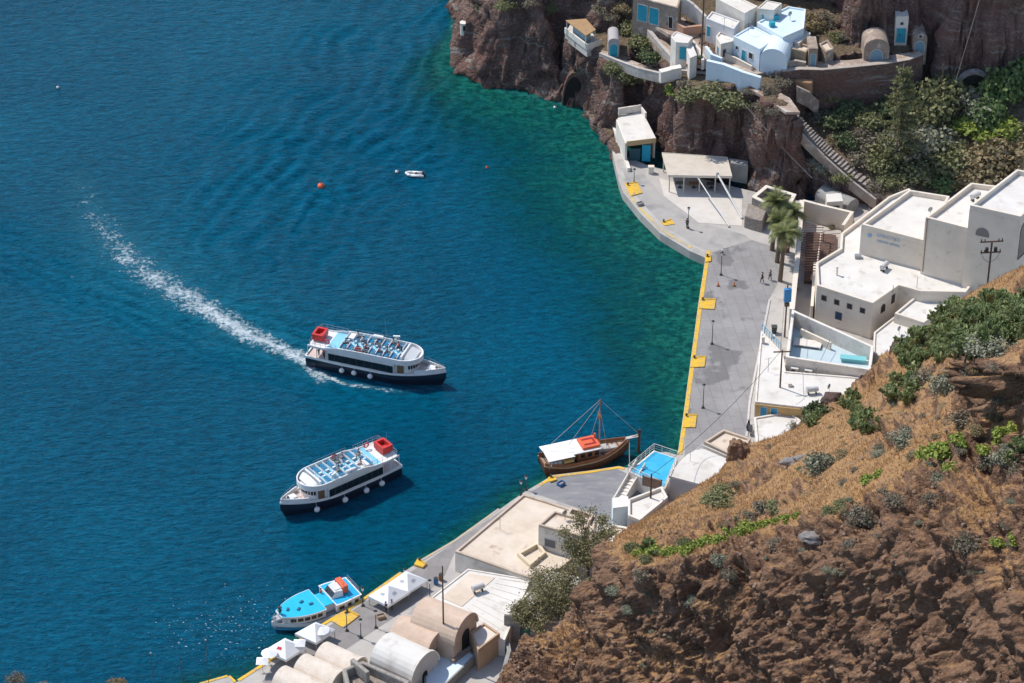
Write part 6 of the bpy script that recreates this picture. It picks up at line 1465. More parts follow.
pathwall('path_wall','white low wall block where the two cliff paths meet',[(660,71,14.2),(672,68,14.4),(681,66,14.6)],.9,1.8,WHITE)
# path surfaces (ground)
pw=pathwall('retaining_wall','long retaining wall with a pale top under the cave houses',[(782,70,15.6),(800,68,15.6),(822,68.5,15.6),(850,66,15.6),(884,62.5,15.6),(908,58.5,15.5),(922,53,15.5)],.7,6.5,STW)
for o in pw.children:
    if o.name.startswith('wall_body'): o.data.materials[0]=ROCKB if True else mat('retaining_rubble',(.13,.08,.065),.95,(.20,.13,.10),1.1,.25,1.6,c3=(.28,.2,.16),s3=1.5)
# stairs going down to the quay
sw=empty('stone_stairs',P(830,150,8),'long stone stairs descending beside the garden to the tiered building','stairs')
sp=[(770,99,13.2),(791,114,11.8),(811,134,9.6),(829,152,7.5),(855,174,5.2),(886,196,3.2)]; W=[P(*p) for p in sp]; b=MB()
for i in range(len(W)-1):
    a,g=W[i],W[i+1]; d=g-a; n_st=max(3,int(abs(a.z-g.z)/.26)); dh=Vector((d.x,d.y,0)).normalized(); L=Vector((d.x,d.y,0)).length/n_st
    for k in range(n_st):
        c=a.lerp(g,(k+.5)/n_st); b.box((c.x,c.y,c.z-.65),(L+.04,1.9,1.4+.002*(k%2)),math.atan2(dh.y,dh.x))
b.build('steps',mat('worn_step_stone',(.34,.29,.25),.9,(.20,.165,.14),1.6,.02,5,lo=.45,hi=.6),sw,world=True)
o=pathwall('stair_parapet','low pale parapet on the rock side of the long stairs',[(765,101,13.6),(786,117,12.0),(806,137,9.9),(824,155,7.9),(848,177,5.5),(876,199,3.6)],.3,1.7,STW)
# balcony house on the left ledge
bal=empty('balcony_house',P(580,40,10.5),'small cliff house with a tan roof and blue-white balcony over the sea','house')
zr=13.3; RF=[P(a,c,zr) for a,c in ((565.5,20),(586,18.5),(596,29.5),(586,35.5))]
MB().prism([(p.x,p.y) for p in RF],zr-.2,zr).build('roof',mat('tan_thatch',(.42,.27,.14),.95,(.34,.21,.11),2,.03,6),bal,world=True,bevel=.03)
b=MB(); D=[P(a,c,10.8) for a,c in ((565,33),(587,50),(601,45),(590,30),(572,22))]; b.prism([(p.x,p.y) for p in D],9.6,10.8); b.build('deck',PALE,bal,world=True)
b=MB(); b.prism([(p.x,p.y) for p in inset([(p.x,p.y) for p in RF],.7)],10.8,zr-.2); b.build('room',mat('blue_grey_room',(.22,.36,.42),.7,(.35,.42,.44),2),bal,world=True)
for a,c in ((0,3),(3,2)):
    b=MB(); p=D[0] if a==0 else D[1]; q=D[1] if a==0 else D[2]; d=(q-p).normalized(); n=Vector((-d.y,d.x,0))*.12; b.prism([((p+n).x,(p+n).y),((q+n).x,(q+n).y),((q-n).x,(q-n).y),((p-n).x,(p-n).y)],10.82,11.75); b.build('balcony_wall',WHITE,bal,world=True)
b=MB()
for q in RF: q2=q.lerp(sum(RF,Vector())/4,.08); b.tube((q2.x,q2.y,10.8),(q2.x,q2.y,zr-.2),.07)
split_build(b,'post',WHITE,bal,world=True)
# white lookout shrine at the headland tip
h0,_=ont(464,26)
if h0:
    ln=empty('cliff_shrine',h0+Vector((0,-.3,-.3)),'small pale shrine perched on the tip of the headland','shrine')
    m=MB(); m.tube((0,0,-1.0),(0,0,1.0),.62,.56,12); m.build('drum',CREAM,ln); m=MB(); m.tube((0,0,1.0),(0,0,1.12),.68,.68,12); m.build('rim',WHITE,ln); m=MB(); m.box((0.05,-.6,.3),(.38,.12,.8)); m.build('niche_shade',DARK,ln)
# cave house facades set in the big cliff
def facade(pl,pr,pb,h,label,name='cave_house',wall=WHITE,doorm=TEALP,arch=True,dw=1.2,dh=2.2,zb=None,win=True,rim=True,fw=.0):
    c=(pl+pr)/2; 
    if zb is None:
        hit,_=ont(c,pb); zb=hit.z if hit else 15
    A=P(pl,pb,zb); B=P(pr,pb,zb); A.y-=fw; B.y-=fw; w_=(B-A).length; d=(B-A).normalized(); nrm=Vector((d.y,-d.x,0)); e=empty(name,(A+B)/2,label,'house','cave houses in the cliff')
    N=12; r=w_/2; pts=[(-r,-1.5),(r,-1.5)]
    if arch: s=h-r*.8; pts+=[(r*math.cos(PI*i/N),s+r*.8*math.sin(PI*i/N)) for i in range(N+1)]
    else: pts+=[(r,h),(-r,h)]
    m=MB(); n=len(pts); M_=(A+B)/2
    v=[M_+d*x+Vector((0,0,y))+nrm*k for k in (-3.5,.3) for x,y in pts]
    m.add(v,[tuple(range(n-1,-1,-1)),tuple(range(n,2*n))]+[(i,(i+1)%n,n+(i+1)%n,n+i) for i in range(n)]); m.build('facade',wall,e,world=True)
    A2=A+nrm*.31; B2=B+nrm*.31
    window(e,A2,B2,.5,zb+dh/2+.05,dw,dh,WINW,doorm,name='door',arch=arch)
    if win: window(e,A2,B2,.5,zb+dh+.75,.6,.6,WINW,arch=False)
    return e
GB=mat('grey_blue_door',(.16,.28,.36),.7,(.22,.34,.40),3)
facade(862,887,63,4.6,'cave house with a stone arch and pale blue arched door','cave_house',STW,GB,dw=1.9,dh=2.9,win=False,fw=1.0)
facade(893.5,906,41,4.4,'cave house with a white gable, round window and blue door, set highest','cave_house',WHITE,TEALP,arch=False,dw=1.5,dh=2.5,fw=.4)
facade(911,925,52,3.6,'cave house with a stone surround and light blue door at the path end','cave_house',STW,GB,dw=1.5,dh=2.4,win=True,fw=.8)
facade(807,816,62,3.0,'tiny stone cave front with a narrow grey-blue door','cave_house',STW,GB,arch=False,dw=.9,dh=2.1,win=False,fw=1.2)
building('old_stone_shed','roofless yellowish stone shed between the white cluster and cave houses','building',[(786,47),(795,41),(812,46),(806,52)],17.4,14,mat('yellow_stone',(.42,.34,.22),.95,(.30,.22,.16),1.5,.05,4),.4,.35,TERRA)
building('old_stone_shed','taller ruined stone shed left of the arched cave house','building',[(818,44),(828,39),(834,48),(826,52)],17.2,14,STW,.3,.35,TERRA)
facade(608,619,56,3.2,'cave house with a whitish frame and dark blue door above the balcony','cave_house',mat('dusty_wall',(.40,.37,.36),.9),TEALP,arch=True,dw=1.3,dh=2.3,win=False,fw=.2)
# ochre rubble roof patch and boulders near the path
orr=empty('rubble_terrace',P(800,75,14.5),'ochre rubble terrace just below the retaining wall top','terrace'); MB().prism([(P(a,c,14.0).x,P(a,c,14.0).y) for a,c in ((784,74),(815,75),(812,83),(788,80))],11.5,14.0).build('fill',mat('ochre_rubble',(.42,.23,.10),.95,(.30,.20,.13),1.4,.06,4),orr,world=True,bevel=.2)
pathwall('broken_wall','broken pale wall running down from the ochre rubble terrace',[(797,86,14.0),(810,92,12.8),(818,100,11)],.5,2.5,STW)
# cave mouth at the cliff foot
for (nm_,cx_,ax_,bx_,pb_,hh_,lab_) in (('cave_mouth',965,955,990,92,3.2,'dark arched cave mouth under a pale rim at the cliff foot'),('sea_cave',574,563,585,106,5.2,'dark sea cave hollow at the waterline below the balcony house')):
  hit,_=ont(cx_,pb_)
  hit=hit if nm_=='cave_mouth' else P(cx_,pb_,-.3)
  if True:
    e=empty(nm_,hit,lab_,'cave')
    for (a,c,pb,h_,dd) in ((ax_,bx_,pb_,hh_,.5 if nm_=='cave_mouth' else .2),):
        A=P(a,pb,hit.z);B=P(c,pb,hit.z); M_=(A+B)/2+Vector((0,-dd,0)); r=(B-A).length/2; N=14
        pts=[(r*math.cos(PI*i/N),h_*math.sin(PI*i/N)) for i in range(N+1)]; m=MB(); n=len(pts)
        m.add([M_+Vector((x,k,y)) for k in (0,1.2) for x,y in pts],[tuple(range(n-1,-1,-1))]+[(i,(i+1)%n,n+(i+1)%n,n+i) for i in range(n)]); m.build('shade_panel',DARK,e,world=True)  # dark panel before the cliff, painted as the shade of the hollow
        p2=[(x*1.12,y*1.15) for x,y in pts]; m=MB(); v=[M_+Vector((x,k,y)) for k in (-.12,.9) for x,y in pts+p2[::-1]]; k2=2*n
        f=[]
        for i in range(n-1):
            j=k2-1-i; f+=[(i,i+1,j-1,j),(k2+i,k2+j,k2+j-1,k2+i+1),(i,k2+i,k2+i+1,i+1),(j,j-1,k2+j-1,k2+j)]
        m.add(v,f); m.build('rim',mat('cave_rim',(.34,.32,.32),.9,(.20,.15,.13),1) if nm_=='cave_mouth' else ROCKB,e,world=True)

# pale trodden ground between the houses
def slabg(name,pts,z,m,h=.5):
    mb=MB(); mb.prism([(P(a,b,z).x,P(a,b,z).y) for a,b in pts],z-h,z); o=mb.build(name,m); tag(o,kind='structure')
PG=mat('trodden_ground',(.40,.31,.25),.95,(.28,.20,.15),.8,.05,3,c3=(.52,.46,.40),s3=.7,lo3=.5,hi3=.65)
slabg('path',[(684,46),(704,32),(716,46),(734,52),(760,62),(768,72),(745,76),(705,66),(686,64)],14.75,PG)
slabg('path',[(646,14),(672,8),(704,14),(700,34),(686,40),(668,34),(655,26)],15.05,PG)
slabg('path',[(640,20),(655,28),(672,48),(684,64),(676,64),(660,50),(642,30)],13.2,PG,1)
slabg('path',[(600,56),(620,63),(642,71),(664,76),(682,74),(682,69),(662,70),(642,64),(620,56),(602,50)],10.9,PG,1)
slabg('path',[(770,66),(800,62),(850,60),(884,56),(912,52),(920,50),(920,55),(884,62),(850,65.5),(800,68),(776,72)],15.3,PG,1)
slabg('path',[(748,80),(764,84),(790,98),(800,112),(786,112),(766,98),(746,87)],14.1,PG,.4)
# small garden and yard walls between the houses
pathwall('yard_wall','pink-orange rough wall before the stone house at the top edge',[(671,18,16.6),(684,27,16.4),(702,25,16.4)],.4,2.0,mat('pink_plaster',(.50,.26,.16),.95,(.40,.27,.20),1.2,.03,4))
pathwall('yard_wall','upper white wall running behind the stone house to the cluster',[(682,-4,19.5),(694,4,18.6),(706,16,17.4)],.4,2.6,WHITE)
pathwall('yard_wall','white stepped wall between the turquoise-door house and the pole',[(692,40,16.6),(700,50,16.2),(703,60,15.8)],.35,1.6,WHITE)
pathwall('yard_wall','short white wall just right of the dark pole',[(706,46,16.8),(712,54,16.5),(722,58,16.3)],.35,1.6,BLUEW)
pathwall('yard_wall','rough brown wall beside the rounded gable',[(786,62,16.2),(796,60,16.3),(806,62,16.2)],.4,1.4,STW)
for (px,py,lab,c) in ((700,64,'large clay jar at the foot of the dark pole',(.45,.22,.12)),(746,62,'clay pot on the terrace before the pale blue house',(.40,.2,.11)),(694,60,'white painted jar beside the stepped wall',(.7,.7,.68)),(668,30,'clay jar before the turquoise-door house',(.42,.2,.12))):
    q=P(px,py,14.8); e=empty('clay_jar',q,lab,'jar','jars between the upper houses'); m=MB(); m.loft([[(r_*math.cos(2*PI*i/10),r_*math.sin(2*PI*i/10),z_) for i in range(10)] for z_,r_ in ((0,.2),(.3,.38),(.6,.36),(.8,.2),(.9,.26))]); m.build('jar_body',mat('jar_%.2f'%c[0],c,.8),e,smooth=True); m=MB(); m.ball((0,0,1.1),.38,8,5,.8); m.build('plant',mat('pot_plant',(.05,.08,.03),.8,(.09,.12,.05),5),e)
# ---------------- vegetation ----------------
def quads(cent,u,v):
    """leaf quads -> verts, faces (numpy)"""
    V=np.stack([cent-u-v,cent+u-v,cent+u+v,cent-u+v],1).reshape(-1,3); Fq=np.arange(len(V)).reshape(-1,4); return V,Fq
def rnddir(n,rg): a=rg.normal(size=(n,3)); return a/np.linalg.norm(a,axis=1,keepdims=True)
def leafcloud(rx,ry,rz,n,ls,seed,lobes=9,up=.0,flat=.0,fill=.55):
    rg=np.random.default_rng(seed); L=rnddir(lobes,rg)*(rg.random((lobes,1))**.4)*.62; L[:,2]=np.abs(L[:,2])*.9; rad=.30+.28*rg.random(lobes)
    k=rg.integers(0,lobes,n); d=rnddir(n,rg); d[:,2]=np.where(d[:,2]<-.25,-d[:,2],d[:,2]); rr_=rad[k]*(1-(1-fill)*rg.random(n)**2)*(1+.17*rg.normal(size=n))
    c=L[k]+d*rr_[:,None]; c*=np.array([rx,ry,rz]); c[:,2]=np.maximum(c[:,2],-.1*rz)
    nrm=d+.9*rg.normal(size=(n,3)); nrm[:,2]+=up; nrm/=np.linalg.norm(nrm,axis=1,keepdims=True)
    t=np.cross(nrm,rnddir(n,rg)); t/=np.linalg.norm(t,axis=1,keepdims=True)+1e-9; b=np.cross(nrm,t); s=ls*(.6+.8*rg.random((n,1)))
    return quads(c,t*s*.5,b*s*(.5 if flat==0 else flat))
def shrubproto(name,label,cat,r,mt,n=900,ls=.16,seed=1,hz_=.8,lobes=9,stem=True,group=None,flat=0,fill=.55,stemn=7):
    e=empty(name,(0,0,-900),label,cat,group)
    V,Fq=leafcloud(r,r,r*hz_,n,ls,seed,lobes,flat=flat,fill=fill); V[:,2]+=r*.12
    o=gridmesh('foliage',V,Fq,mt,smooth=False); o.parent=e
    if stem:
        rg=random.Random(seed); m=MB()
        for i in range(stemn):
            a=rg.random()*2*PI; q=Vector((math.cos(a)*r*.5*rg.random(),math.sin(a)*r*.5*rg.random(),r*hz_*(.4+.4*rg.random()))); m.tube((0,0,-.3),q*.5,r*.035,r*.025,5); m.tube(q*.5,q*1.45,r*.025,r*.008,5)
        m.build('stem',WOODP,e)
    return e
GREENO=leafmat('olive_leaf',(.075,.085,.032),(.115,.115,.05),(.16,.15,.08))
GREENG=leafmat('grey_green_leaf',(.12,.125,.085),(.18,.175,.13),(.09,.10,.06))
GREENB=leafmat('bright_leaf',(.095,.135,.025),(.15,.19,.035),(.22,.21,.05),scale=2)
GREEND=leafmat('dark_leaf',(.035,.05,.022),(.06,.08,.032),(.09,.10,.05))
GREENP=leafmat('pine_leaf',(.045,.08,.025),(.08,.12,.035),(.11,.14,.055))
BROWNG=leafmat('brown_green_leaf',(.13,.095,.05),(.17,.13,.07),(.10,.10,.05))
GREYB=leafmat('dry_brown_leaf',(.20,.15,.12),(.27,.20,.16),(.14,.12,.09))
DRYG=leafmat('dry_shrub',(.10,.085,.06),(.16,.135,.10),(.07,.075,.045))
PADM=leafmat('cactus_pad',(.085,.11,.035),(.17,.19,.085),(.03,.045,.015),rough=.5,trans=0,scale=1.2)  # shade of the gaps and highlights on pads put into the colour mix
PROTO={}
def proto(k,**kw):
    PROTO[k]=[shrubproto(seed=100+i+len(PROTO)*7,**kw) for i in range(3)]
proto('olive',name='shrub',label='x',cat='shrub',r=1,mt=GREENO,n=2200,ls=.085,lobes=16)
proto('grey',name='shrub',label='x',cat='shrub',r=1,mt=GREENG,n=2200,ls=.075,lobes=16)
proto('dark',name='shrub',label='x',cat='shrub',r=1,mt=GREEND,n=2000,ls=.09,lobes=14)
proto('bright',name='succulent_shrub',label='x',cat='shrub',r=1,mt=GREENB,n=900,ls=.15,lobes=12,hz_=.7)
proto('pine',name='shrub',label='x',cat='shrub',r=1,mt=GREENP,n=2200,ls=.09,lobes=18,hz_=1.0)
proto('brown',name='shrub',label='x',cat='shrub',r=1,mt=BROWNG,n=2200,ls=.085,lobes=18)
proto('dry',name='dry_shrub',label='x',cat='shrub',r=1,mt=DRYG,n=900,ls=.07,lobes=10,hz_=.75,fill=.2,stemn=14)
USED={}
def put(k,loc,r,label,group,sz=None):
    i=USED.get(k,0); USED[k]=i+1; p=PROTO[k][i%3]; o=p if i<3 else copy_tree(p)
    o.location=loc; q=random.random(); o.rotation_euler=(0,0,q*6.28); o.scale=(r,r*(.85+.3*random.random()),r*(sz or (.8+.25*random.random()))); o['label']=label; o['group']=group; return o
def bush(px,py,r,k,label,group,sz=None,on='t',dz=0):
    h,_=(ont if on=='t' else onhill)(px,py)
    if h is None: print('miss',px,py); return
    # px,py = visual centre of the bush: pull base towards the camera and down
    d=ray(px,py).normalized(); 
    if on=='h': r*=1.35 if k!='bright' else 1.15
    elif group==G1: r*=1.3
    else: r*=1.15
    return put(k,h+Vector((0,-.15*r,-.12*r+dz)),r,label,group,sz)
G1='shrubs in the garden below the big cliff'
KN={'olive':'olive green','grey':'grey-green','dark':'dark green','bright':'bright green','pine':'fresh green','brown':'brownish','dry':'dry greyish'}
for (px,py,r,k,sz,lab) in [
 (869,122,2.3,'olive',.9,'round olive green shrub left of the conifer in the garden'),(940,103,4.4,'olive',1.0,'largest olive tree-like shrub around the weathered pole'),
 (925,118,3.0,'olive',.9,'olive shrub at the lower left of the weathered pole'),(972,110,3.4,'grey',.9,'grey-green shrub right of the weathered pole'),
 (1000,97,3.4,'pine',1.2,'fresh green shrub under the cave mouth, right side'),(1018,88,4.0,'pine',1.1,'tall fresh green shrub at the right edge of the garden'),(985,118,2.6,'pine',1.1,'fresh green shrub in the middle of the yellow-green ones'),(1002,128,2.6,'bright',.9,'yellow-green shrub below the tall fresh green shrub'),
 (965,126,2.2,'bright',.8,'yellow-green shrub between the grey mounds and the pole'),(985,135,2.4,'bright',.7,'yellow-green shrub above the brown thicket'),(1018,135,2.8,'olive',.8,'olive shrub at the right edge above the brown thicket'),
 (905,150,3.8,'grey',.9,'grey-green mound right of the conifer trunk'),(925,145,4.0,'grey',.85,'widest grey-green mound in the middle of the garden'),(945,160,3.6,'olive',.8,'olive mound above the roof of the second tier'),
 (918,172,3.0,'olive',.7,'olive shrub just above the roof of the first tier'),(985,168,4.2,'brown',.8,'brownish thicket above the second roof tier'),(1010,160,4.5,'brown',.8,'brownish thicket at the right edge of the garden'),(965,178,3.2,'brown',.7,'low brownish shrub between the roof tiers'),(1030,172,4.0,'brown',.8,'brownish shrub touching the right edge above the tallest tier'),
 (940,182,2.2,'pine',.6,'small fresh green shrub against the second roof tier'),(955,172,2.4,'olive',.6,'low olive shrub left of the brownish thicket'),
 (862,140,2.6,'dry',.8,'dry shrub left of the conifer foot'),(880,160,3.0,'olive',.8,'olive shrub at the foot of the conifer'),(860,158,2.4,'dry',.7,'dry shrub beside the stairs, middle of the flight'),(845,140,2.2,'dark',.8,'dark shrub beside the upper part of the stairs'),
 (893,180,2.4,'olive',.7,'olive shrub near the foot of the stairs'),(905,186,1.8,'dry',.7,'dry shrub at the corner of the first roof tier'),(850,112,2.2,'dark',.9,'dark shrub in the shade of the retaining wall'),(835,120,2.4,'dark',.8,'dark shrub beside the broken wall foot'),(890,110,2.6,'dark',1.0,'dark shrub behind the conifer'),(905,125,2.4,'dark',.9,'dark shrub in the gap right of the conifer'),
 (828,97,1.7,'olive',1.0,'round olive shrub in front of the retaining wall'),(875,185,1.6,'dry',.7,'dry shrub right beside the lower stairs'),(820,118,1.8,'dry',.8,'dry shrub at the top of the stair flight'),
 (842,178,1.4,'olive',.8,'olive shrub over the grey vaulted cistern'),(818,166,1.6,'grey',.8,'grey-green shrub on the rock left of the stairs'),(808,150,1.3,'dry',.8,'dry shrub halfway down the knoll by the stairs')]:
    bush(px,py,r,k,lab,G1,sz)
G2='shrubs on the cliff ledges'
for (px,py,r,k,sz,lab) in [
 (621,74,2.2,'olive',.8,'olive shrub on the cliff edge right of the balcony house'),(612,68,1.5,'olive',.8,'small olive shrub at the balcony wall end'),(634,80,1.6,'olive',.8,'olive shrub hanging over the boathouse cliff'),
 (631,30,2.2,'olive',.9,'olive shrub at the upper end of the diagonal path'),(642,44,2.2,'olive',.9,'olive shrub halfway along the diagonal path'),(650,58,2.0,'dark',.8,'dark shrub between the two cliff paths'),
 (672,90,1.6,'bright',.7,'yellow-green shrub under the meeting of the paths'),(684,86,1.6,'dry',.8,'dry shrub below the white wall block'),(690,96,2.0,'olive',.8,'olive shrub over the cliff brow, left of the wide one'),
 (712,94,2.6,'olive',.8,'wide olive shrub on the cliff brow below the terrace wall'),(728,100,2.8,'olive',.75,'widest olive shrub at the centre of the cliff brow'),(742,102,2.0,'olive',.8,'olive shrub on the cliff brow, before the stairs'),(760,108,1.8,'dry',.8,'dry shrub on the brow beside the stairs top'),(773,112,1.5,'dry',.8,'dry shrub left of the stairs top'),(748,92,1.2,'dry',.8,'small dry shrub hugging the path parapet'),
 (768,90,1.6,'dry',.8,'dry shrub beneath the pale terrace wall end'),(780,84,1.7,'dry',.8,'dry shrub by the ochre rubble terrace'),(776,74,1.4,'dry',.8,'dry shrub in front of the rounded gable'),
 (812,26,2.2,'brown',.9,'brownish round bush right of the highest blue house'),(826,22,2.4,'dry',.9,'dry bush beside the brownish round bush'),(803,20,1.6,'olive',.9,'olive bush touching the highest blue house'),(838,38,1.5,'olive',.8,'olive bush above the taller ruined shed'),(845,36,1.4,'dry',.8,'dry bush left of the arched cave house'),
 (900,62,1.2,'olive',.6,'small yellowish plant on the retaining wall under the cave doors'),(478,8,1.6,'dry',.8,'dry bush on the headland at the top edge, leftmost'),(505,6,1.8,'olive',.7,'olive bush on the headland at the top edge'),(530,4,1.6,'dry',.7,'dry bush on the headland before the cliff gap'),(550,8,1.6,'olive',.7,'olive bush above the cliff gap'),(610,18,1.6,'dry',.8,'dry bush above the tan-roofed balcony house'),(600,10,1.8,'dry',.8,'dry bush at the top edge above the balcony house'),(620,8,1.6,'brown',.8,'brownish bush left of the stone house'),
 (697,30,1.0,'dry',.8,'dry little bush in front of the white cluster pole')]:
    bush(px,py,r,k,lab,G2,sz)
# shrubs on the foreground hillside
G3='shrubs on the foreground hillside'
for (px,py,r,k,sz,lab) in [
 (820,470,1.95,'grey',1.1,'large round grey-green shrub in the middle of the orange slope'),(724,492,1.3,'olive',.6,'low olive shrub on the grass slope, right half of the pair'),(714,499,1.3,'olive',.6,'low olive shrub on the grass slope, left half of the pair'),
 (748,517,1.3,'dry',.7,'greyish shrub on the grass above the green band, left of two'),(763,508,1.5,'dry',.7,'greyish shrub on the grass above the green band, right of two'),(735,484,.7,'dry',.6,'small dry shrub above the low olive pair'),
 (816,417,1.9,'dark',1.3,'dark green bush beside the black boulder at the shop roof'),(806,420,1.4,'grey',.9,'grey-green bush at the slope edge under the dark bush'),(795,428,1.0,'dry',.8,'small dry bush at the slope edge by the white terrace'),
 (905,440,1.5,'grey',.7,'grey-green shrub under the left cactus thicket'),(948,388,1.8,'grey',.9,'grey shrub between the cactus thicket and the red rock'),(925,378,1.5,'dry',.8,'dry shrub inside the cactus thicket, lower side'),(985,345,1.8,'grey',.6,'grey-green shrub on top of the red rock'),(1010,345,1.8,'grey',.6,'grey-green shrub at the right edge above the red rock'),
 (860,520,1.5,'dry',1.1,'tall dry shrub on the rock below the big round shrub'),(966,545,1.4,'dry',1.1,'tall dry shrub in the middle of the right rock face'),(915,385,1.3,'dark',.8,'dark shrub at the heart of the cactus thicket'),(960,420,1.3,'dry',.8,'dry shrub below the grey shrub by the red rock'),(1005,455,1.4,'grey',.8,'grey-green shrub near the right edge above the rock face'),(985,465,1.1,'dry',.8,'dry shrub left of the right edge grey-green shrub'),
 (720,560,1.0,'grey',.8,'grey-green shrub hanging below the green band'),(730,575,1.0,'dry',.9,'dry shrub lower under the green band'),(640,575,1.0,'dry',.7,'dry shrub on the rock at the left end of the green band'),(615,590,.8,'grey',.7,'grey-green shrub in the hollow of the left rock'),(775,545,1.1,'dry',.8,'dry shrub right of the green band end'),(690,600,.7,'grey',.8,'little grey-green shrub on the left rock face'),(628,610,.7,'grey',.8,'little grey-green shrub low in the left rock hollow'),
 (842,505,.9,'olive',.7,'small olive shrub above the tall dry shrub'),(828,512,.8,'olive',.7,'small olive shrub by the notch in the rock'),(893,500,1.1,'dry',.8,'dry shrub at the top of the rock face centre'),(930,500,1.0,'dry',.8,'dry shrub at the brow above the rock face'),(775,505,.9,'olive',.6,'small olive shrub at the upper side of the green band'),(700,470,.7,'dry',.5,'tiny dry shrub near the slope edge by the vaulted roof'),(850,545,.8,'dry',.8,'dry shrub low on the central rock face'),
 (1018,470,1.2,'dry',.8,'dry shrub touching the right edge'),(940,480,.9,'grey',.8,'grey-green shrub below the yellow-green tuft'),(880,455,.8,'grey',.6,'small grey-green shrub on the slope under the cactus clump'),(1000,400,.9,'dry',.8,'dry shrub growing out of the red rock')]:
    bush(px,py,r,k,lab,G3,sz,'h')
G4='bright green clumps along the brow of the slope'
lab4='bright green clump in the band along the rocky brow'
for (px,py,r,k) in [(632,549,.9,'olive'),(640,553,.9,'bright'),(650,554,.85,'bright'),(659,550,.9,'bright'),(668,552,.9,'bright'),(678,549,.85,'bright'),(688,548,1.0,'bright'),(698,545,.95,'bright'),(708,541,1.0,'bright'),(717,540,.9,'bright'),(727,535,1.0,'bright'),(737,533,.9,'bright'),(746,529,1.0,'bright'),(756,527,.9,'bright'),(766,524,.9,'bright'),(776,521,.8,'bright'),(786,520,.7,'bright'),(796,516,.7,'bright'),(652,546,.8,'bright'),(684,543,.7,'olive'),(645,560,.7,'olive')]:
    bush(px,py,r,k,(lab4 if k=='bright' else 'olive green tuft at the left end of the bright green band' if px==632 else 'olive green tuft behind the middle of the green band' if px==684 else 'olive tuft under the left end of the green band'),G4,None,'h')
for (px,py,r,lab) in [(868,480,.9,'yellow-green tuft at the brow right of the tall dry shrub'),(878,475,.8,'yellow-green tuft at the brow, just right of its twin'),(930,457,1.3,'bright green clump left of the wide green clump at the brow'),(942,452,1.5,'wide bright green clump at the brow under the red rock'),(950,468,.9,'bright green clump below the wide one at the brow'),(958,443,1.0,'bright green clump right above the wide one'),(1000,437,1.2,'bright green clump near the right edge, left of two'),(1015,430,1.2,'bright green clump near the right edge, right of two'),(1000,545,.8,'yellow-green tuft on the soil ledge of the right rock face'),(1015,540,.8,'yellow-green tuft at the right edge ledge'),(985,452,.9,'bright green clump between the brow clumps and the edge')]:
    bush(px,py,r,'bright',lab,G4,None,'h')
rs=random.Random(9)
for i in range(26):
    t=rs.random(); px=rs.choice((rs.uniform(900,965),rs.uniform(960,1022),rs.uniform(840,905))); py=np.interp(px,[840,905,965,1022],[445,405,375,345])+rs.uniform(-6,75); bush(px,py,rs.uniform(.35,.85),rs.choice(('dry','grey','dry','brown')),'small scrubby bush scattered between the cactus thicket and the rocky brow','scrubby bushes between the thicket and the brow',.7,'h')
for i in range(26):
    px=rs.uniform(640,1020); py=np.interp(px,[620,700,800,900,1024],[560,560,535,500,450])+rs.uniform(8,110); bush(px,py,rs.uniform(.25,.55),rs.choice(('dry','grey','dry')),'small dry tussock clinging to the brown rock face','tussocks on the rock face',.7,'h')
for i in range(30):
    px=rs.uniform(650,860); py=np.interp(px,[650,860],[515,385])+rs.uniform(4,70); bush(px,py,rs.uniform(.2,.4),rs.choice(('dry','brown','olive')),'tiny low bush dotted over the orange grass slope','tiny bushes on the orange slope',.6,'h')
# ---------------- prickly pears ----------------
def pear(seed,n0=9,lv=4):
    rg=random.Random(seed); V=[];Fc=[]
    def pad(base,dirv,nrm,L,W_,t):
        u=dirv; s=u.cross(nrm).normalized(); N=8; k=len(V); c=base+u*L*.5
        for sg in (1,-1):
            V.append(c+nrm*t*sg)
            for i in range(N):
                a=2*PI*i/N; V.append(c+u*math.cos(a)*L*.5+s*math.sin(a)*W_*.5*(1+.15*math.cos(a))+nrm*t*.35*sg)
        for i in range(N):
            j=(i+1)%N; Fc.append((k,k+1+j,k+1+i) ); Fc.append((k+N+1,k+N+2+i,k+N+2+j)); Fc.append((k+1+i,k+1+j,k+N+2+j,k+N+2+i))
        return c+u*L*.42,s
    def grow(base,dirv,nrm,l):
        L=.44*(.8+.4*rg.random()); tip,s=pad(base,dirv,nrm,L,L*.66,.035)
        if l<=0: return
        for i in range(rg.choice((1,2,2,3))):
            d=(dirv*1.0+s*rg.uniform(-.9,.9)+Vector((rg.uniform(-.4,.4),rg.uniform(-.4,.4),rg.uniform(.0,.5)))).normalized()
            n=(nrm+Vector((rg.uniform(-.8,.8),rg.uniform(-.8,.8),rg.uniform(-.4,.4)))); n=(n-d*n.dot(d)).normalized(); grow(tip-d*.03+s*rg.uniform(-.08,.08),d,n,l-1)
    for i in range(n0):
        a=rg.random()*2*PI; r_=rg.random()**.5*.42; b_=Vector((math.cos(a)*r_,math.sin(a)*r_,-.1)); d=Vector((math.cos(a)*r_*.9,math.sin(a)*r_*.9,1)).normalized(); n=Vector((math.cos(a*3),math.sin(a*3),.1)); n=(n-d*n.dot(d)).normalized(); grow(b_,d,n,lv)
    return [tuple(v) for v in V],Fc
PEARS=[]
FRU=mat('cactus_flower',(.60,.48,.10),.7)
for i in range(4):
    e=empty('prickly_pear',(0,0,-900),'x','cactus'); v,f=pear(50+i,8,3+(i%2)); mkobj('pads',v,f,PADM,e)
    m=MB(); 
    for k in range(4): m.tube((math.cos(k*2)*.3,math.sin(k*2)*.3,-.5),(math.cos(k*2)*.25,math.sin(k*2)*.25,.25),.10,.08,6)
    m.build('trunk',mat('cactus_trunk',(.16,.12,.08),.9),e)
    PEARS.append(e)
pn=0
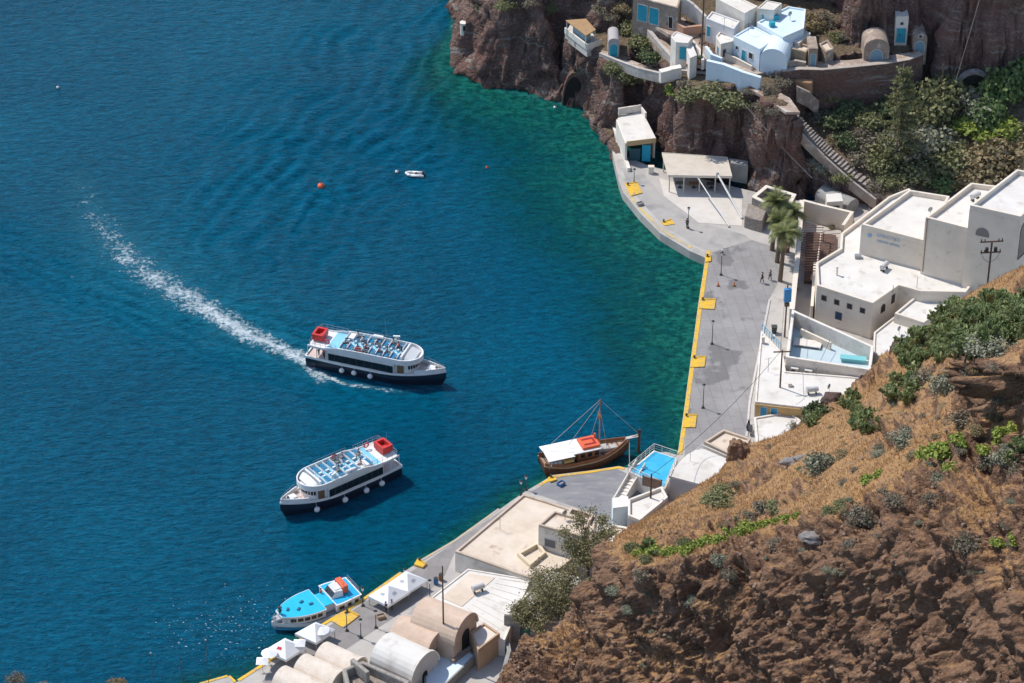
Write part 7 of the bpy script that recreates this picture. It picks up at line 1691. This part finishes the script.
def cactus(px,py,s,label,group):
    global pn
    h,_=onhill(px,py)
    if h is None: return
    e=PEARS[pn%4] if pn<4 else copy_tree(PEARS[pn%4]); pn+=1; e.location=h+Vector((0,-.2,-.15)); e.rotation_euler=(0,0,random.random()*6); e.scale=(s,s,s*(.85+.3*random.random())); e['label']=label; e['group']=group
rc=random.Random(21)
for gy_ in range(304,366,7):
    for gx_ in range(903,1032,9):
        x=gx_+rc.uniform(-4,4); y=gy_+rc.uniform(-3,3)
        lo=np.interp(x,[905,930,960,1000,1024],[338,316,308,304,302]); hi=np.interp(x,[905,925,950,1000,1024],[372,378,362,346,338])
        if y<lo or y>hi: continue
        cactus(x,y,rc.uniform(.85,1.25),'prickly pear clump in the dense cactus thicket on the upper slope','prickly pears of the upper thicket')
for i in range(9):
    cactus(886+rc.uniform(-3,28),366+i*4.2+rc.uniform(-3,3),rc.uniform(.8,1.15),'prickly pear clump on the lower left flank of the thicket','prickly pears of the thicket flank')
for i in range(9):
    cactus(846+rc.uniform(-4,26),403+i*3.6+rc.uniform(-2,2),rc.uniform(.8,1.2),'prickly pear clump in the separate patch on the orange slope','prickly pears of the separate patch')
for (px,py,lab) in ((818,418,'prickly pear under the dark green bush at the slope edge'),(812,426,'prickly pear lowest at the slope edge by the white terrace'),(880,425,'lone prickly pear right of the separate patch')):
    cactus(px,py,.9,lab,'scattered prickly pears')
for (px,py) in ((648,548),(655,556)): cactus(px,py,.7,'prickly pear growing within the left end of the green band','prickly pears in the green band')
for (px,py,lab) in ((1018,452,'small prickly pear at the right edge over the rocks'),(1010,460,'small prickly pear just left of the one at the right edge')): cactus(px,py,.8,lab,'prickly pears above the rock face')
# ---------------- dry grass tufts: uncountable ----------------
rg=np.random.default_rng(5)
pts=[]
gm=((1-rock)*1.0+soft*.5)
ni,nj=V.shape[:2] if False else (0,0)
HV=np.array([v.co[:] for v in hill.data.vertices]).reshape(-1,3) if False else None
co_=np.empty(len(hill.data.vertices)*3,dtype=np.float32); hill.data.vertices.foreach_get('co',co_); co_=co_.reshape(-1,3)
prob=gm.ravel().copy(); prob[:NS*len(us)]=0; pxx=PXf.ravel(); pyy=PYf.ravel(); prob[(pxx>1060)|(pyy>720)]=0
pp_=np.clip(prob,0,1); pp_*= .35+1.3*np.clip(npnoise(HX,HY,HZ,.35,3,77).ravel()+.3,0,1); pp_/=pp_.sum()
sel=rg.choice(len(co_),26000,p=pp_)
base=co_[sel]+rg.normal(size=(len(sel),3))*[.08,.08,0]
nb=4; B=np.repeat(base,nb,0); n=len(B); ang=rg.random(n)*2*PI; d=np.stack([np.cos(ang),np.sin(ang),np.zeros(n)],1); h=(.13+.22*rg.random(n))[:,None]; wd=(.018+.02*rg.random(n))[:,None]
lean=d*h*.5; side=np.stack([-np.sin(ang),np.cos(ang),np.zeros(n)],1)*wd; upv=np.array([[0,0,1.0]])*h
TV=np.stack([B-side+[0,0,-.03],B+side+[0,0,-.03],B+lean+upv],1).reshape(-1,3); TF=np.arange(len(TV)).reshape(-1,3)
DG=leafmat('dry_grass_blades',(.28,.165,.075),(.32,.20,.095),(.20,.135,.07),rough=.8,trans=.2,scale=.8)
gobj=gridmesh('dry_grass',TV,TF,DG,smooth=False); tag(gobj,kind='stuff')
# rubble scattered over the rock face
ICO=[(0,0,1),(.89,0,.45),(.28,.85,.45),(-.72,.53,.45),(-.72,-.53,.45),(.28,-.85,.45),(.72,.53,-.45),(-.28,.85,-.45),(-.89,0,-.45),(-.28,-.85,-.45),(.72,-.53,-.45),(0,0,-1)]
IF=[(0,1,2),(0,2,3),(0,3,4),(0,4,5),(0,5,1),(1,6,2),(2,7,3),(3,8,4),(4,9,5),(5,10,1),(2,6,7),(3,7,8),(4,8,9),(5,9,10),(1,10,6),(11,7,6),(11,8,7),(11,9,8),(11,10,9),(11,6,10)]
pr=rk.copy(); pr[:NS*len(us)]=0; pr[(pxx>1060)|(pyy>720)]=0; pr*=np.clip(npnoise(HX,HY,HZ,.3,3,78).ravel()+.35,0,1); pr/=pr.sum(); sel=rg.choice(len(co_),2600,p=pr); ICOa=np.array(ICO); IFa=np.array(IF)
sz=(.07+.22*rg.random(len(sel))**3)[:,None,None]; SV=(co_[sel][:,None,:]+ICOa[None]*sz*(.7+.6*rg.random((len(sel),12,1)))*np.array([1,1,.8])).reshape(-1,3); SF=(IFa[None]+12*np.arange(len(sel))[:,None,None]).reshape(-1,3)
so_=gridmesh('loose_stones',SV,SF,rockmat('loose_stone',(.17,.10,.07),(.26,.17,.12),(.33,.27,.22),bs=3,bd=.05,sc_=1.2),smooth=False); tag(so_,kind='stuff')
# boulders
def boulder(px,py,r,label,mt,on='h',sq=(1,1,.7)):
    h,_=(onhill if on=='h' else ont)(px,py)
    if h is None: return
    bm=bmesh.new(); bmesh.ops.create_icosphere(bm,subdivisions=3,radius=1)
    for v in bm.verts:
        f=1+.35*MN.noise(v.co*1.1+Vector((px,py,0)))+.15*MN.noise(v.co*3.1); v.co=Vector((v.co.x*sq[0],v.co.y*sq[1],v.co.z*sq[2]))*f*r
    me=bpy.data.meshes.new('boulder'); bm.to_mesh(me); bm.free(); me.materials.append(mt); o=bpy.data.objects.new('boulder',me); COL.objects.link(o); o.location=h+Vector((0,0,r*.2)); tag(o,label,'boulder','boulders')
BLK=rockmat('black_boulder',(.06,.04,.038),(.10,.065,.055),(.15,.11,.09),bs=2,bd=.12); GRB=rockmat('grey_boulder',(.16,.14,.13),(.24,.22,.21),(.30,.28,.27),bs=2,bd=.1)
boulder(832,402,1.35,'black boulder at the slope edge against the white shop roof',BLK); boulder(738,455,1.3,'dark rock pillar beside the tan flat roof',ROCKF,sq=(1,1,1.5)); boulder(792,463,1.0,'flat grey boulder left of the big round shrub',GRB,sq=(1.3,.8,.35)); boulder(800,459,.6,'pale flat stone touching the grey boulder',GRB,sq=(1.3,.8,.4)); boulder(812,540,1.6,'grey slab in the notch of the rock face',GRB,sq=(.8,.6,.3)); boulder(900,352,1.3,'dark boulder above the small cream house',BLK)
# shoreline rocks under the cliff
shp=wp([(590,118),(597,127),(604,136),(611,146),(616,158)]); k_=0
for i in range(9):
    t=i/8*3.99; a=Vector((*shp[int(t)],0)); b_=Vector((*shp[int(t)+1],0)); c=a.lerp(b_,t%1)
    bm=bmesh.new(); bmesh.ops.create_icosphere(bm,subdivisions=2,radius=1)
    for v in bm.verts: v.co=v.co*(1+.4*MN.noise(v.co*1.3+Vector((i*3,0,0))))*(1.0+.5*((i*7)%3)/2)
    me=bpy.data.meshes.new('shore_rock'); bm.to_mesh(me); bm.free(); me.materials.append(ROCKB); o=bpy.data.objects.new('shore_rock',me); COL.objects.link(o); o.location=c+Vector((.4,0,.3)); tag(o,'brown shore rock at the waterline left of the boathouse','rock','shore rocks beside the boathouse')
# ---------------- trees ----------------
def tree(name,label,base,h,crown,lm,bark,seed,nb=9,leaves=5000,ls=.16,group=None,spread=1.0,lift=.35):
    """airy tree: limbs + leaf clumps around the limb ends"""
    rg=random.Random(seed); ng=np.random.default_rng(seed); e=empty(name,base,label,'tree',group); m=MB(); tips=[]
    top=Vector((0,0,h*lift)); m.tube((0,0,-1),top,.22,.17,8)
    for i in range(nb):
        a=2*PI*i/nb+rg.uniform(-.3,.3); rr_=crown*spread*rg.uniform(.45,.9); end=Vector((math.cos(a)*rr_,math.sin(a)*rr_,h*rg.uniform(.6,.95))); mid=top.lerp(end,.5)+Vector((rg.uniform(-.3,.3),rg.uniform(-.3,.3),.3)); m.tube(top,mid,.12,.07,6); m.tube(mid,end,.07,.03,5); tips.append((end,1)); tips.append((mid,.6))
        for k in range(3):
            q=mid.lerp(end,rg.random())+Vector((rg.uniform(-1,1),rg.uniform(-1,1),rg.uniform(-.2,1)))*crown*.28; m.tube(mid.lerp(end,.4),q,.04,.02,5); tips.append((q,.8))
    m.build('trunk',bark,e)
    T=np.array([t[0] for t in tips]); W_=np.array([t[1] for t in tips]); k=ng.integers(0,len(T),leaves); c=T[k]+ng.normal(size=(leaves,3))*np.array([1,1,.75])*(crown*.145*W_[k])[:,None]
    nrm=rnddir(leaves,ng); t_=np.cross(nrm,rnddir(leaves,ng)); t_/=np.linalg.norm(t_,axis=1,keepdims=True)+1e-9; b_=np.cross(nrm,t_); s=ls*(.6+.8*ng.random((leaves,1)))
    V_,F_=quads(c,t_*s*.5,b_*s*.3); o=gridmesh('crown',V_,F_,lm,smooth=False); o.parent=e; return e
TMR=leafmat('tamarisk_leaf',(.10,.10,.045),(.14,.13,.06),(.17,.13,.08),trans=.1)
tree('tamarisk_tree','tall airy grey-green tree beside the white cube house',P(588,590,1.5),9.3,3.6,TMR,WOODP,3,12,9500,.16)
tree('tamarisk_tree','wide airy grey-green tree leaning over the whitewashed ruin',P(560,628,1.5),7.6,4.4,TMR,WOODP,4,14,11000,.16)
tree('tamarisk_tree','low airy tree spreading toward the green door at the slope foot',P(535,640,1.5),5.2,3.2,TMR,WOODP,6,10,9000,.16)
# conifer
def conifer(base,h,label):
    e=empty('conifer_tree',base,label,'tree'); m=MB(); m.tube((0,0,-.5),(0,0,h),.22,.05,8); mat('pale_bark',(.30,.22,.17),.9)
    rg=random.Random(5); ng=np.random.default_rng(5); C=[]; m2=m
    z=h*.16
    while z<h*.98:
        L=2.9*(1-z/h)**.7+.35; 
        for k in range(6):
            a=rg.random()*6.28; end=Vector((math.cos(a)*L,math.sin(a)*L,z+.25*L)); m2.tube((0,0,z),end,.04,.015,4)
            for t in np.linspace(.25,1,11): C.append((Vector((0,0,z)).lerp(end,t),.24))
        z+=h*.055
    m2.build('trunk',MATS['pale_bark'],e)
    T=np.array([c[0] for c in C]); n=len(T)*9; k=np.repeat(np.arange(len(T)),9); c=T[k]+ng.normal(size=(n,3))*[.22,.22,.12]; nrm=rnddir(n,ng); nrm[:,2]+=.8; nrm/=np.linalg.norm(nrm,axis=1,keepdims=True); t_=np.cross(nrm,rnddir(n,ng)); t_/=np.linalg.norm(t_,axis=1,keepdims=True)+1e-9; b_=np.cross(nrm,t_); s=.16*(.6+.8*ng.random((n,1)))
    V_,F_=quads(c,t_*s,b_*s*.35); o=gridmesh('crown',V_,F_,GREENO,smooth=False); o.parent=e
hc,_=ont(895,168); conifer(hc,ztop(895,168,hc.z,893,64)-hc.z,'tall sparse conifer with a pale trunk in the middle of the garden')
# palms
PALMG=leafmat('palm_frond',(.06,.075,.022),(.10,.11,.035),(.15,.13,.06),rough=.5,trans=.1)
DEADF=leafmat('dead_frond',(.24,.17,.10),(.30,.22,.13),(.17,.12,.07),rough=.8,trans=.1)
def palm(base,h,label,seed,R_=2.3):
    rg=random.Random(seed); e=empty('palm_tree',base,label,'palm tree','palm trees at the head of the quay'); m=MB()
    pts=[(math.sin(t*1.3)*.25,0,h*t) for t in np.linspace(0,1,9)]; m.path(pts,[.34-.10*t for t in np.linspace(0,1,9)],9); m.build('trunk',mat('palm_bark',(.12,.085,.06),.95,(.17,.12,.08),4,.04,8),e)
    top=Vector(pts[-1])
    def frond(mb,el,az,L):
        d=Vector((math.cos(az)*math.cos(el),math.sin(az)*math.cos(el),math.sin(el))); p=top.copy(); N=9; P_=[p.copy()]
        for i in range(N): d=(d+Vector((0,0,-.17))).normalized(); p=p+d*L/N; P_.append(p.copy())
        side=Vector((-math.sin(az),math.cos(az),0)); 
        for i in range(1,N+1):
            a=P_[i]; u=(P_[i]-P_[i-1]).normalized(); lw=.75*math.sin(PI*min(1,(i+1)/(N+1.5)))+.12
            for s in (-1,1):
                for k in range(2):
                    a2=P_[i-1].lerp(P_[i],.25+.5*k); tip=a2+side*s*lw+u*lw*.6+Vector((0,0,-.22*lw)); w2=u*.07; mb.add([a2-w2,a2+w2,tip],[(0,1,2)])
        for i in range(N): mb.tube(P_[i],P_[i+1],.03,None,4,cap=False)
    mb=MB()
    for i in range(34): frond(mb,rg.uniform(.1,1.35),rg.random()*6.28,R_*rg.uniform(.8,1.1))
    mb.build('crown',PALMG,e); mb=MB()
    for i in range(18): frond(mb,rg.uniform(-1.0,-.1),rg.random()*6.28,R_*rg.uniform(.6,.85))
    mb.build('dead_fronds',DEADF,e)
palm(P(780,281,QZ),ztop(780,281,QZ,778,233)-QZ,'palm nearest the quay with a thick bare trunk',1,2.7)
palm(P(772,250,QZ),ztop(772,250,QZ,767,203)-QZ,'palm crown just left of the stone enclosure, farthest left',2,2.6)
palm(P(777,262,QZ),ztop(777,262,QZ,772,222)-QZ,'palm crown in the middle of the dense palm cluster',4,2.5)
palm(P(787,252,QZ),ztop(787,252,QZ,784,214)-QZ,'palm on the right, closest to the passage wall',3,2.5)
# small bushes around the white passage
for (px,py,r,k,lab) in ((806,212,.9,'olive','small plant in the courtyard behind the pergola'),(843,212,.8,'dark','dark small plant beside the kiosk'),(850,216,.7,'olive','olive small plant right of the kiosk'),(832,228,.6,'brown','brownish climbing plant on the small pergola'),(795,290,.5,'olive','little green plant at the foot of the passage wall')):
    put(k,P(px,py,QZ),r,lab,'small plants around the pergola')
# near foliage tips poking over the bottom edge at lower left, on a nearby knoll
kn=MB(); 
kc=P(60,760,120); ring_=[]
for j,(rr_,zz) in enumerate(((.4,0),(3,-.5),(7,-3.5),(12,-12),(17,-30))):
    ring_.append([(kc.x+3+math.cos(2*PI*i/24)*rr_*1.6,kc.y+math.sin(2*PI*i/24)*rr_,kc.z-4.5+zz+.5*MN.noise(Vector((i*.9,j*1.7,0)))) for i in range(24)])
kn.loft(ring_,cap0=True,cap1=False); o=kn.build('near_knoll',ROCKF); tag(o,kind='structure')
def tip(px,py,z,r,k,lab):
    put(k,P(px,py,z),r,lab,'plants poking over the bottom edge')
tip(17,684,118,.75,'dry','dark dry plant tip poking up at the bottom left corner'); tip(44,690,118,.55,'dry','small dry tip right of the corner plant at the bottom edge'); tip(116,687,118,.6,'brown','brown plant tip poking over the bottom edge, right of the others')
for k,l in PROTO.items():
    for i,o in enumerate(l):
        if i>=USED.get(k,0):
            for c in list(o.children): bpy.data.objects.remove(c)
            bpy.data.objects.remove(o)
